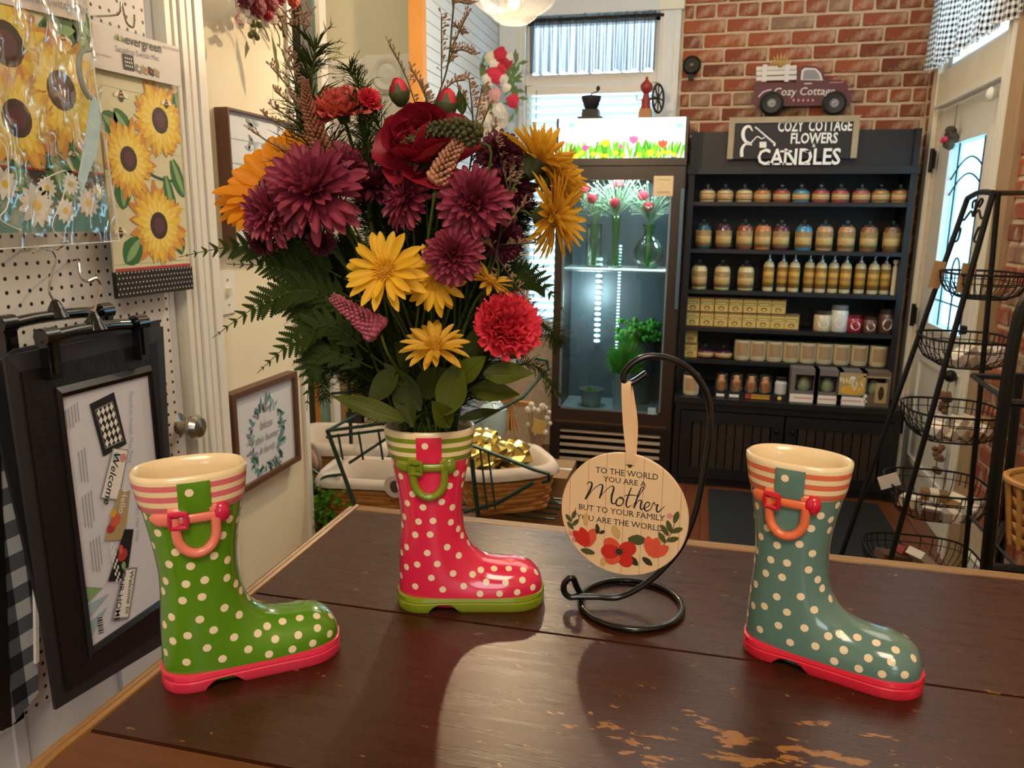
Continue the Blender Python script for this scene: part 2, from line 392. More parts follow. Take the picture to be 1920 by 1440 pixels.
# blinds
m_slat = M('blind_slat', 'eef6f6', .5, noise=.02, transl=.55)
bl = thing('window_blind', 'white slatted blind over the lower half of the back window', 'blind', (-.695, YB+.02, zmr-.05))
MB().bx(WX0+.01, WX1-.01, YB+.0, YB+.045, zmr-.085, zmr-.035).build('headrail', m_white, bl)
sl = MB().box((0, 0, 0), (WX1-WX0-.02, .046, .003), Matrix.Rotation(math.radians(-38), 4, 'X')).mesh('slat', m_slat)
n = 0; z = zmr-.11
while z > WZ0+.02:
    inst('slat', sl, bl, Matrix.Translation((0, 0.003, z-zmr+.05))); z -= .0475; n += 1
for x in (WX0+.07, WX1-.07): MB().tube([(x, YB-.004, zmr-.06), (x, YB-.004, WZ0+.02)], .0025, 5).build('cord', M('cord_grey', '6f8088', .7), bl)
# valance
def cloth_check(name, c1, c2, n, axis=('X', 'Z'), size=.01, tr=.5, sheer=0):
    t = NT(name); uv = t.N('ShaderNodeUVMap').outputs[0]; s = t.N('ShaderNodeSeparateXYZ'); t.L(uv, s.inputs[0])
    a = t.math('GREATER_THAN', t.math('FRACT', t.math('MULTIPLY', s.outputs[0], 1/size)), .5)
    b = t.math('GREATER_THAN', t.math('FRACT', t.math('MULTIPLY', s.outputs[1], 1/size)), .5)
    f = t.math('MULTIPLY', t.math('ADD', a, b), .5); c = t.mix(f, hexc(c1), hexc(c2)); t.set(Base_Color=c, Roughness=.9); t.transl(c, tr)
    if sheer:
        mx = t.N('ShaderNodeMixShader'); src = t.out.inputs[0].links[0].from_socket; tb = t.N('ShaderNodeBsdfTransparent'); lw = t.N('ShaderNodeLayerWeight'); lw.inputs[0].default_value = .5; t.L(t.math('MULTIPLY', t.math('POWER', t.math('SUBTRACT', 1, lw.outputs['Facing']), 1.6), sheer), mx.inputs[0]); t.L(src, mx.inputs[1]); t.L(tb.outputs[0], mx.inputs[2]); t.L(mx.outputs[0], t.out.inputs[0])
    return t.m
def curtain(name, mat, L, H, frame, amp, folds, seed, parent=None, header=.05, flare=0):
    """gathered cloth; frame(u, depth, z) -> world; UVs in metres of cloth"""
    r = random.Random(seed); nu, nz = 150, 12; ph = [r.uniform(0, 6.28) for _ in range(4)]
    def dep(u, t):
        a = amp*(.35+.65*t)
        return a*(math.sin(2*PI*folds*u+ph[0]+1.5*math.sin(2*PI*u*2+ph[1]))+.45*math.sin(2*PI*folds*2.3*u+ph[2]))
    mb = MB(); rows = []
    for i in range(nz+1):
        t = i/nz; rows.append([frame(u/nu*L, dep(u/nu, t)+(amp*.6*math.sin(u*2.1) if i == 1 else 0), -t*H-(.006*math.sin(u*.31+ph[3]) if i == nz else 0)) for u in range(nu+1)])
    mb.grid(rows); o = mb.build(name, mat, parent, 2, fixn=False)
    uv = o.data.uv_layers.new(name='UVMap'); me = o.data
    for lp in me.loops:
        i, u = divmod(lp.vertex_index, nu+1); uv.data[lp.index].uv = (u/nu*L*1.9, i/nz*H)
    return o
m_sheer = cloth_check('sheer_blue_check', '15181c', '5c686e', 1, size=.011, tr=.42, sheer=.30)
zt = at_y(1110, 28, YB).z
va = curtain('valance', m_sheer, WX1-WX0-.05, zt-at_y(1110, 137, YB).z, lambda u, d, z: Vector((WX0+.025+u, YB-.03+d, zt+z)), .036, 12, 3)
tag(va, 'sheer grey checked valance gathered across the top of the back window', 'curtain')
MB().tube([(WX0-.02, YB-.03, zt-.025), (WX1+.02, YB-.03, zt-.025)], .009, 8).build('curtain_rod', M('dark_rod', '2a2522', .5, .5), va)
# ---------------------------------------------------------------- door 1 (right wall)
X = XR
dd = MB()
gy0, gy1, gz0, gz1 = 3.80, 4.31, .955, 1.83
dd.bx(X+.02, X+.06, DY0+.01, gy0, 0, DZ-.01).bx(X+.02, X+.06, gy1, DY1-.01, 0, DZ-.01).bx(X+.02, X+.06, gy0, gy1, 0, gz0).bx(X+.02, X+.06, gy0, gy1, gz1, DZ-.01)
door1 = struct(dd.build('door_1', m_white))
e = MB()
for y0, y1, z0, z1 in ((gy0-.03, gy0, gz0-.03, gz1+.03), (gy1, gy1+.03, gz0-.03, gz1+.03), (gy0, gy1, gz0-.03, gz0), (gy0, gy1, gz1, gz1+.03)): e.bx(X+.005, X+.02, y0, y1, z0, z1)
e.build('glazing_bead', m_white, door1)
for y0, y1, z0, z1 in ((DY0+.14, DY1-.14, .2, .78),):
    pm = MB(); pm.bx(X+.008, X+.02, y0, y1, z0, z0+.03).bx(X+.008, X+.02, y0, y1, z1-.03, z1).bx(X+.008, X+.02, y0, y0+.03, z0+.03, z1-.03).bx(X+.008, X+.02, y1-.03, y1, z0+.03, z1-.03); pm.build('lower_panel', m_white, door1)
MB().bx(X+.03, X+.034, gy0, gy1, gz0, gz1).build('pane', glass_mat('leaded_glass', 'd2ecf6', .5, .1), door1)
cm = MB(); xx = X+.027; cy = (gy0+gy1)/2
for k in (.075, .15): cm.tube([(xx, gy0+(gy1-gy0)*i/14, gz1-k-.11*abs(math.cos(PI*i/14))**1.3*0-.09+.09*math.sin(PI*i/14)) for i in range(15)], .004, 5)
for k in (.12, .2): cm.tube([(xx, gy0, gz0+k), (xx, gy1, gz0+k)], .004, 5)
for y in (gy0+.08, gy1-.08): cm.tube([(xx, y, gz0), (xx, y, gz1)], .004, 5)
cm.tube(circle((xx, cy, gz0+.25), (0, 1, 0), (0, 0, 1), .06, 20, .09), .004, 5, True); cm.tube([(xx, cy, gz0), (xx, cy, gz0+.16)], .004, 5)
cm.build('came', M('lead_came', '2a3338', .4, .6), door1)
m_iron = M('black_iron', '15140f', .45, .5, noise=.15)
for z in (1.775, .965, .35):
    h = MB(); h.tube([(X-.004, DY1+.0, z-.06), (X-.004, DY1, z+.06)], .011, 8); h.bx(X-.003, X+.004, DY1-.05, DY1, z-.045, z+.045); h.bx(X-.002, X+.004, DY1, DY1+.05, z+.03, z+.036); h.build('hinge', m_iron, door1)
kn = MB(); kn.lathe([(0, 0), (.012, 0), (.012, .02), (.02, .03), (.02, .045), (0, .05)], 14, mtx=Matrix.Translation((X+.02, DY0+.07, 1.0))@Matrix.Rotation(-PI/2, 4, 'Y')); kn.build('door_knob', m_iron, door1, True)
# door casing
cz = MB(); cz.bx(X-.022, X, DY1, DY1+.075, 0, 2.95).bx(X-.022, X, DY0-.12, DY0, 0, 2.95).bx(X-.015, X, DY0, DY1, DZ, TZ0)
cas = struct(cz.build('trim_8', M('warm_white_casing', 'e2d8c0', .45, noise=.04)))
MB().bx(X-.032, X-.012, DY0-.10, DY0-.075, 0, 2.95).build('moulding', m_white, cas); MB().bx(X-.03, X-.012, DY0-.04, DY0-.02, 0, 2.95).build('moulding', m_white, cas)
MB().bx(X-.03, X-.012, DY0, DY1, DZ-.004, DZ+.012).build('head_moulding', m_white, cas)
struct(MB().bx(X-.03, X, 3.36, DY0-.122, 0, 2.95).build('trim_9', wood_mat('weathered_wood_post', '8a6a48', 'b49a78', .8, (12, 12, 1), 8, .5)))
w2 = struct(MB().bx(X+.05, X+.054, DY0, DY1, TZ0, TZ1).build('window_2', m_pane))
ff = MB(); ff.bx(X+.03, X+.07, DY0, DY1, TZ0, TZ0+.04).bx(X+.03, X+.07, DY0, DY1, TZ1-.04, TZ1).bx(X+.03, X+.07, DY0, DY0+.04, TZ0+.04, TZ1-.04).bx(X+.03, X+.07, DY1-.04, DY1, TZ0+.04, TZ1-.04); ff.build('window_frame', m_white, w2)
struct(MB().bx(X-.02, X, 1.3, 3.3, 0, .14).build('baseboard_right', m_white))
m_ging = cloth_check('black_white_gingham', 'f2f2f0', '0d0d0e', 1, size=.026, tr=.35)
def gf(u, d, z):
    y = 4.66-u; return Vector((X-.06+d, y, 2.62+z*(1+0)))
gv = curtain('gingham_valance', m_ging, 1.22, .40, gf, .024, 7, 11)
tag(gv, 'black and white gingham valance gathered above the glazed door', 'curtain')
MB().tube([(X-.06, 4.68, 2.6), (X-.06, 3.42, 2.6)], .01, 8).build('curtain_rod', m_iron, gv)
ch = thing('door_charm', 'small dried flower cluster with pink bow hung on the glazed door', 'ornament', at_x(1792, 262, X+.0))
def charm():
    c = OFF[ch.name]; r = random.Random(4)
    a = MB(); a.tube([c+Vector((-.012, .0, .16)), c+Vector((-.012, 0, .05))], .003, 5); a.build('cord', M('twine', '8c7a5c', .9), ch)
    a = MB()
    for i in range(16): a.ball(c+Vector((-.025+r.uniform(-.01, .01), r.uniform(-.045, .045), r.uniform(-.05, .05))), r.uniform(.012, .024), 6, 4)
    a.build('dried_flowers', M('dried_brown_flowers', '4d4438', .9, noise=.5, ns=60), ch)
    a = MB()
    for s in (-1, 1): a.ball(c+Vector((-.05, s*.022, .0)), .022, 8, 5, (.5, 1, .7))
    a.ball(c+Vector((-.055, 0, 0)), .01, 6, 4); a.build('bow', M('pink_ribbon', 'd5426a', .5), ch, True)
charm()
kb = thing('door_contact', 'small round white knob fixed near the top corner of the glazed door', 'knob', at_x(1870, 176, X))
c = OFF[kb.name]
MB().lathe([(0, 0), (.012, 0), (.012, .02), (.026, .03), (.03, .045), (.02, .058), (0, .062)], 14, mtx=Matrix.Translation(c+Vector((.02, 0, 0)))@Matrix.Rotation(-PI/2, 4, 'Y')).build('knob', m_white, kb, True)
# floor mat
tag(MB().bx(.12, .98, 3.1, 4.16, 0.0005, .012).build('floor_mat', M('black_rubber_mat', '17191a', .7, noise=.2, bump=.3)), 'dark rubber floor mat in front of the black candle hutch', 'mat')
# pendant lamp
pd = thing('pendant_lamp', 'clear glass globe pendant lamp with glowing bulb hanging from the ceiling', 'lamp', PEND)
c = PEND
gl = MB().lathe([(.035, .13), (.04, .10), (.10, .075), (.148, .02), (.150, -.02), (.13, -.058), (.10, -.078), (.082, -.088), (.072, -.10), (.05, -.115), (.02, -.122), (.0005, -.123)], 32, c)
gl.build('globe', glass_mat('lamp_glass', 'ffffff', .35, .03, .008), pd, 2)
MB().lathe([(0, .2), (.03, .2), (.042, .16), (.042, .12), (.036, .10), (0, .10)], 16, c).build('cap', M('aged_brass', '8c6a34', .35, .9), pd, True)
MB().tube([c+Vector((0, 0, .2)), (c.x, c.y, ZC)], .004, 6).build('cord', M('black_cord', '111111', .7), pd)
MB().lathe([(0, -.085), (.024, -.075), (.036, -.045), (.03, .0), (.015, .05), (.014, .10), (0, .10)], 16, c).build('bulb', glass_mat('bulb_glass', 'fff8ea', .3, .05), pd, 2)
b = MB()
for k in range(6): a = k*PI/3; b.tube([c+Vector((.012*math.cos(a), .012*math.sin(a), .03)), c+Vector((.015*math.cos(a), .015*math.sin(a), -.06))], .0028, 5)
b.build('filament', M('glowing_filament', 'ffdca0', .4, emit=45), pd)
# ================================================================ LEFT WALL: door with pegboard, mats, pictures
def peg_material():
    t = NT('pegboard_white'); o = t.xyz(); r = 1/.0254
    def f(a): return t.math('SUBTRACT', t.math('FRACT', t.math('MULTIPLY', a, r)), .5)
    y, z = f(o[1]), f(o[2]); d = t.math('SQRT', t.math('ADD', t.math('MULTIPLY', y, y), t.math('MULTIPLY', z, z)))
    k = t.math('LESS_THAN', d,   .15); c = t.mix(k, hexc('dcd9d6'), (.004, .004, .004)); t.set(Base_Color=c, Roughness=.5); t.bump(t.math('SUBTRACT', 1, k), .6, .002); return t.m
m_doorw = M('white_door_paint', 'd9dde2', .4, noise=.03)
dl = struct(MB().bx(XL, XL+.012, .35, 1.625, 0, 2.05).build('door_2', m_doorw))
for y in (.5, .78, 1.06, 1.34, 1.56):
    MB().bx(XL+.012, XL+.02, y-.012, y+.012, .02, .62).build('panel_moulding', m_doorw, dl)
pz = at_x(60, 1335, XL+.02).z
pegb = MB().bx(XL+.012, XL+.02, .45, at_x(318, 600, XL+.02).y, pz, 2.3).build('pegboard', peg_material(), dl)
# door knob
kc = at_x(356, 800, XL+.05); kl = Matrix.Translation((XL+.012, kc.y, kc.z))@Matrix.Rotation(PI/2, 4, 'Y')
m_nickel = M('satin_nickel', 'b9b2a4', .25, 1, noise=.05)
MB().lathe([(0, 0), (.032, 0), (.032, .005), (.014, .01), (.012, .03), (.026, .04), (.031, .055), (.024, .068), (0, .072)], 20, mtx=kl).build('door_knob', m_nickel, dl, True)
# casing beside the door
y0, y1 = at_x(330, 600, XL).y, at_x(398, 600, XL).y
cs = struct(MB().bx(XL, XL+.018, y0, y1, 0, 2.6).build('trim_10', m_white))
for k, w, h in ((.08, .03, .034), (.34, .02, .026), (.5, .03, .03), (.72, .03, .026), (.93, .05, .03)):
    yy = y0+(y1-y0)*k; MB().bx(XL+.018, XL+h, yy-w*.3, yy+w*.3, 0, 2.6).build('moulding', m_white, cs)
# light switch
sp = at_x(424, 548, XL); sw = thing('light_switch', 'white light switch plate on the cream wall beside the door casing', 'switch', sp)
MB().bx(XL, XL+.006, sp.y-.036, sp.y+.036, sp.z-.058, sp.z+.058).build('plate', m_white, sw)
MB().bx(XL+.006, XL+.014, sp.y-.006, sp.y+.006, sp.z-.008, sp.z+.012).build('toggle', M('ivory_toggle', 'd8c9a6', .4), sw)
for s in (-1, 1): MB().lathe([(.003, 0), (.003, .002), (0, .002)], 8, mtx=Matrix.Translation((XL+.006, sp.y, sp.z+s*.034))@Matrix.Rotation(PI/2, 4, 'Y')).build('screw', m_nickel, sw)
# ---------------------------------------------------------------- inks
I = {k: M('ink_'+k, h, .6, noise=.06, ns=60) for k, h in dict(black='17161a', white='eceae4', grey='8d8d93', yellow='e8c646', gold='dcaa3c', orange='cc8a3a', lemon='f0d66a', brown='3a2418', leaf='2f6b35', darkleaf='24493a', mint='86aa72', red='b23a35', cream='d6d2b0', teal='4f8a8a', pink='d98b93', sky='9cb8c4', tan='b09a72', coral='d0604a', navy='232a3a', purple='5a2b3a').items()}
def sunflower(p, c, r, lay=1, tilt=0, seed=0, n=18, k=.30):
    q = random.Random(seed)
    for ring, (m, s) in enumerate((('orange', 1.0), ('gold', .92), ('yellow', .84), ('lemon', .66))):
        for i in range(n):
            a = 2*PI*(i+.5*(ring % 2)+q.uniform(-.15, .15))/n+tilt
            p.petal(c, a, r*s*q.uniform(.78, 1.1)-r*k*.7, r*(.24, .22, .18, .12)[ring], I[m], lay+ring*.4+.01*i, r0=r*k*.7)
    p.ell(c, r*k, r*k*1.05, I['brown'], lay+2); p.ell(c, r*k*.6, r*k*.62, I['purple'], lay+2.3)
def leaf(p, c, ang, L, w, lay=.5, m='leaf'):
    p.petal(c, ang, L, w, I[m], lay); p.petal(c, ang+.04, L*.93, w*.35, I['mint'], lay+.3); 
def bee(p, c, s, lay=3):
    p.ell((c[0]-s*.9, c[1]+s*.3), s*.9, s*.4, I['white'], lay, .5, 10); p.ell((c[0]+s*.9, c[1]+s*.3), s*.9, s*.4, I['white'], lay, -.5, 10)
    p.ell(c, s*.6, s, I['black'], lay+.3, 0, 12); p.ell((c[0], c[1]-s*.1), s*.55, s*.18, I['gold'], lay+.6, 0, 10); p.ell((c[0], c[1]+s*.5), s*.5, s*.16, I['gold'], lay+.6, 0, 10)
def pkg_logo(p, c, s):
    for i, m in enumerate(('mint', 'leaf', 'yellow', 'teal', 'leaf')):
        x = c[0]+s*(i-2)*.55; h = s*(1.0, 1.3, 1.0, 1.2, .9)[i]; p.poly([(x-s*.32, c[1]-s*.5), (x+s*.32, c[1]-s*.5), (x-.05*s, c[1]-s*.5+h)], I[m], 2+i*.2)
def mini_mats(p, c, s, rot):
    a, b = math.cos(rot), math.sin(rot)
    def q(pts): return [(c[0]+x*s*a-y*s*b, c[1]+x*s*b+y*s*a) for x, y in pts]
    p.poly(q([(-1.5, -.45), (-.55, -.45), (-.55, .45), (-1.5, .45)]), I['black'], 2)
    for i in range(4):
        for j in range(3): p.ell(q([(-1.3+i*.18, -.22+j*.22)])[0], s*.06, s*.07, I['white'], 3, 0, 6)
    for i, m in enumerate(('grey', 'tan', 'black', 'tan')): p.poly(q([(-.45+i*.55, -.35), (.05+i*.55, -.55), (.15+i*.55, -.15), (-.35+i*.55, .05)]), I[m], 2+i*.2)
    for i, m in enumerate(('white', 'coral', 'red', 'grey')): p.ell(q([(-.15+i*.55, -.25)])[0], s*.12, s*.09, I[m], 3, 0, 8)
def dots_material():
    t = NT('black_fabric_white_dots'); o = t.xyz()
    def f(a, s, ph=0): return t.math('SUBTRACT', t.math('FRACT', t.math('MULTIPLY_ADD', a, s, ph)), .5)
    row = t.math('FLOOR', t.math('MULTIPLY', o[2], 90)); y = t.math('SUBTRACT', t.math('FRACT', t.math('ADD', t.math('MULTIPLY', o[1], 90), t.math('MULTIPLY', row, .5))), .5); z = f(o[2], 90)
    d = t.math('ADD', t.math('MULTIPLY', y, y), t.math('MULTIPLY', z, z)); c = t.mix(t.math('LESS_THAN', d, .03), hexc('1a1618'), hexc('cfc8c4')); t.set(Base_Color=c, Roughness=.8); return t.m
m_dotband = dots_material()
YV, ZV = Vector((0, 1, 0)), Vector((0, 0, 1))
# sunflower switch mat on the right
XM = XL+.055
def mat_right():
    t = thing('sunflower_mat', 'long sunflower printed mat with bees and black dotted hem hanging on the pegboard', 'mat', at_x(275, 330, XM))
    a, bb = at_x(172, 120, XM), at_x(347, 545, XM); yl, yr = at_x(195, 300, XM).y, at_x(341, 300, XM).y
    zb, zt = at_x(275, 553, XM).z, at_x(250, 130, XM).z
    MB().bx(XM-.004, XM, yl, yr, zb, zt).build('mat_sheet', I['cream'], t)
    p = Print((XM, 0, 0), YV, ZV)
    for (x, y), r, sd in (((299, 226), .090, 1), ((240, 298), .084, 2), ((297, 423), .096, 3)): sunflower(p, p.px(x, y), r, 2, sd, sd)
    for (x, y), an, L, w in (((245, 260), 2.2, .07, .045), ((225, 250), 2.5, .06, .05), ((230, 330), -1.7, .07, .05), ((322, 300), -1.2, .09, .045), ((310, 330), -1.4, .10, .04), ((262, 450), -2.4, .07, .06), ((328, 175), -1.3, .08, .05), ((332, 430), -1.4, .06, .04)): leaf(p, p.px(x, y), an, L, w, .6)
    bee(p, p.px(226, 180), .012); bee(p, p.px(310, 195), .010, 7); bee(p, p.px(225, 436), .011)
    p.stroke([p.px(270, 320), p.px(300, 335), p.px(338, 342)], .006, I['darkleaf'], .4)
    for i in range(9): p.rect(yl, yr, zb+.07+i*.06, zb+.0707+i*.06, I['mint'], 0)
    p.rect(yl, yr, at_x(275, 505, XM).z, at_x(275, 500, XM).z, I['red'], 4)
    # clip to the sheet
    for k, v in enumerate(p.mb.v): p.mb.v[k] = (v[0], min(max(v[1], yl), yr), v[2])
    p.build('sunflower_print', t)
    zz = at_x(275, 506, XM).z
    MB().bx(XM-.006, XM+.004, yl-.002, yr+.002, zb, zz).build('dotted_hem', m_dotband, t)
    # header card with the writing
    XH = XM+.012; hy0, hy1 = at_x(172, 90, XH).y, at_x(337, 130, XH).y
    P = lambda x, y: at_x(x, y, XH)
    q = [P(172, 42), P(335, 88), P(341, 163), P(176, 126)]
    c = MB(); c.add(q+[v+Vector((-.003, 0, 0)) for v in q], [(0, 1, 2, 3), (7, 6, 5, 4), (0, 4, 5, 1), (1, 5, 6, 2), (2, 6, 7, 3), (3, 7, 4, 0)])
    hd = c.build('header_card', M('card_white', 'd8d3cf', .5, noise=.03), t)
    pp = Print((XH, 0, 0), YV, ZV); c0 = pp.px(223, 72); rot = math.atan2(pp.px(300, 95)[1]-pp.px(235, 78)[1], pp.px(300, 95)[0]-pp.px(235, 78)[0])
    pkg_logo(pp, pp.px(224, 71), .0105); pp.text('evergreen', pp.px(269, 83), .028, I['black'], 2, rot, .006); pp.text('Sassafras Switch Mat', pp.px(258, 101), .016, I['grey'], 2, rot)
    mini_mats(pp, pp.px(262, 122), .034, rot); pp.text('CREATE YOUR MAT', pp.px(320, 92), .007, I['grey'], 2, rot); pp.text('Fits trays and frames', pp.px(188, 102), .007, I['grey'], 2, rot)
    pp.build('header_print', t)
    # hook
    h = MB(); k = P(232, 22); h.tube(smoothpath([k+Vector((-.07, -.02, -.01)), k+Vector((0, -.02, -.01)), k+Vector((.004, -.01, .015)), k+Vector((.004, 0, -.02)), k+Vector((.004, .02, -.025)), k+Vector((.004, .026, .0))]), .0022, 6)
    hk = h.build('peg_hook', m_nickel); tag(hk, 'bent wire hook on the pegboard above the sunflower mat', 'hook')
mat_right()
# bagged mat on the far left, nearer to the camera
XB = XL+.10
def mat_bag():
    t = thing('bagged_sunflower_mat', 'sunflower and daisy mat inside a shiny clear plastic bag', 'mat', at_x(80, 250, XB))
    p = Print((XB, 0, 0), YV, ZV)
    yl, yr, zb, zt = at_x(-60, 300, XB).y, at_x(192, 300, XB).y, at_x(90, 435, XB).z, at_x(90, -30, XB).z
    def sl(m, ya, yb2, xt, yt, xb, yb, L): pass
    MB().bx(XB-.004, XB, yl, yr, zb, zt).build('mat_sheet', I['cream'], t)
    zz, z2 = at_x(110, 318, XB).z, at_x(110, 350, XB).z
    p.rect(yl, yr, z2, zz, I['black'], .5); p.rect(yl, yr, zz-.004, zz, I['red'], 1); p.rect(yl, yr, zb, z2, I['teal'], .5)
    q = random.Random(5)
    for i in range(80): p.ell((q.uniform(yl, yr), q.uniform(z2+.004, zz-.008)), .0012, .0012, I['white'], 1.2, 0, 6)
    for (x, y), an, L, w in (((75, 60), .2, .09, .07), ((150, 90), 1.2, .07, .06), ((95, 290), -1.2, .09, .07), ((130, 260), -.9, .08, .06), ((30, 300), -1.6, .06, .05), ((160, 180), .8, .07, .05)): leaf(p, p.px(x, y), an, L, w, 1)
    for (x, y), r, sd, k in (((8, 82), .105, 4, .34), ((112, 170), .112, 5, .30), ((28, 222), .09, 6, .34)): sunflower(p, p.px(x, y), r, 3+sd, sd, sd, 19, k)
    bee(p, p.px(117, 78), .013); bee(p, p.px(137, 290), .008)
    for (x, y), r in (((68, 385), .042), ((122, 395), .026), ((165, 380), .03), ((88, 352), .022), ((132, 345), .022), ((8, 345), .03), ((183, 360), .018)):
        c = p.px(x, y)
        for i in range(12): p.petal(c, 2*PI*i/12+.2, r*.8, r*.36, I['white'], 2+.1*(i % 2), r0=r*.15)
        p.ell(c, r*.24, r*.24, I['yellow'], 3, 0, 10)
    for k, v in enumerate(p.mb.v): p.mb.v[k] = (v[0], min(max(v[1], yl), yr), v[2])
    p.build('sunflower_print', t)
    XH = XB+.006; pp = Print((XH+.002, 0, 0), YV, ZV)
    q4 = [at_x(-40, -40, XH), at_x(160, -40, XH), at_x(160, 42, XH), at_x(-40, -4, XH)]
    MB().add(q4, [(0, 1, 2, 3)]).build('header_card', M('card_pink_white', 'd9d0ca', .5, noise=.03), t)
    rot = math.atan2(pp.px(150, 30)[1]-pp.px(20, 0)[1], pp.px(150, 30)[0]-pp.px(20, 0)[0]); pp.text('Sassafras Switch Mat', pp.px(92, 3), .022, I['grey'], 1, rot); pp.build('header_print', t)
    # clear bag: thin crinkled film, with its opening flap edges
    r = random.Random(8); XG = XB+.035; nu, nv = 26, 36; ph = [r.uniform(0, 6) for _ in range(8)]
    c00, c10, c11, c01 = at_x(-40, -40, XG), at_x(163, -40, XG), at_x(224, 452, XG), at_x(-40, 470, XG)
    rows = []
    for j in range(nv+1):
        v = j/nv; row = []
        for i in range(nu+1):
            u = i/nu; pnt = (c00*(1-u)+c10*u)*(1-v)+(c01*(1-u)+c11*u)*v
            w = .006*math.sin(7*u+5*v+ph[0])*math.sin(9*v-4*u+ph[1])+.005*math.sin(23*u-15*v+ph[2])*math.sin(6*v+ph[3])+.0025*math.sin(40*u+31*v+ph[4])
            row.append(pnt+Vector((w, 0, 0)))
        rows.append(row)
    g = MB().grid(rows); g.build('plastic_bag', glass_mat('clear_film', 'fbfcfb', .30, .12), t, 2, fixn=False)
    # bag seams and folds
    s = MB(); s.tube(smoothpath([at_x(163, -40, XG), at_x(175, 115, XG+.004), at_x(184, 185, XG+.004), at_x(205, 320, XG), at_x(224, 452, XG)], 4), .0013, 5)
    s.tube(smoothpath([at_x(0, 262, XG+.012), at_x(14, 290, XG+.012), at_x(16, 380, XG+.01), at_x(0, 410, XG+.01), at_x(40, 432, XG+.01)], 5), .001, 5)
    s.tube(smoothpath([at_x(70, 345, XG+.01), at_x(95, 330, XG+.01), at_x(126, 322, XG+.012), at_x(118, 370, XG+.012), at_x(98, 425, XG+.012), at_x(126, 452, XG+.012)], 5), .001, 5)
    s.tube([at_x(-40, 470, XG), at_x(224, 452, XG)], .0013, 5); s.build('bag_seam', M('bag_seam', 'e8efef', .15, noise=.02), t)
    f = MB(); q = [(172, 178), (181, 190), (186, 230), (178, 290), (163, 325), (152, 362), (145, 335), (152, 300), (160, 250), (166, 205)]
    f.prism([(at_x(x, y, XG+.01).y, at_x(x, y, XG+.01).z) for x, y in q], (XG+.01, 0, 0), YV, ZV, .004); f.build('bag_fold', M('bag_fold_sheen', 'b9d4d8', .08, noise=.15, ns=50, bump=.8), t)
    # hang-hole tab
    h = MB(); h.tube(smoothpath([at_x(170, 92, XG+.01), at_x(152, 98, XG+.01), at_x(148, 125, XG+.01), at_x(155, 160, XG+.01), at_x(168, 185, XG+.01)], 6), .005, 6); h.build('hang_tab', M('grey_tab', '8f9890', .3), t)
mat_bag()
# ---------------------------------------------------------------- hooks, hangers and mat trays
m_chrome = M('chrome_wire', 'd8d2c8', .12, 1, noise=.02)
m_gloss = M('glossy_black_plastic', '0b0d0f', .08, coat=.6, noise=.05)
m_tray = M('black_rubber_tray', '17171a', .42, noise=.15, ns=40)
m_tray2 = M('grey_rubber_tray', '2c2c30', .45, noise=.1)
def hanger(name, label, X, pts_bar, hook_px, clips, clipdir=1):
    """clip hanger: bar along the wall direction, chrome hook, two spring clips"""
    a, b2 = [at_x(x, y, X) for x, y in pts_bar]
    t = thing(name, label, 'hanger', (a+b2)/2)
    mid = (a+b2)/2
    bar = MB(); bar.tube(smoothpath([a, a*.7+b2*.3+Vector((0, 0, .006)), a*.3+b2*.7+Vector((0, 0, .006)), b2], 6), .011, 10); bar.build('bar', m_gloss, t, True)
    nk = MB(); nk.lathe([(.022, 0), (.014, .016), (.007, .03), (0, .034)], 12, mid+Vector((0, 0, .004))); nk.build('neck', m_gloss, t, True)
    if hook_px: MB().tube(smoothpath([mid+Vector((0, 0, .03))]+[at_x(x, y, X) for x, y in hook_px], 6), .0024, 6).build('hook', m_chrome, t, True)
    for q in clips:
        c = a+(b2-a)*q
        k = MB(); k.bx(c.x-.004, c.x+.014, c.y-.013, c.y+.013, c.z-.07, c.z+.012); k.lathe([(.0, -.015), (.016, -.015), (.016, .015), (0, .015)], 12, c+Vector((.004, 0, .004)), Matrix.Rotation(PI/2, 4, 'X'))
        k.bx(c.x+.014, c.x+.018, c.y-.006, c.y+.006, c.z-.06, c.z-.005); k.build('clip', m_gloss, t, True)
    return t
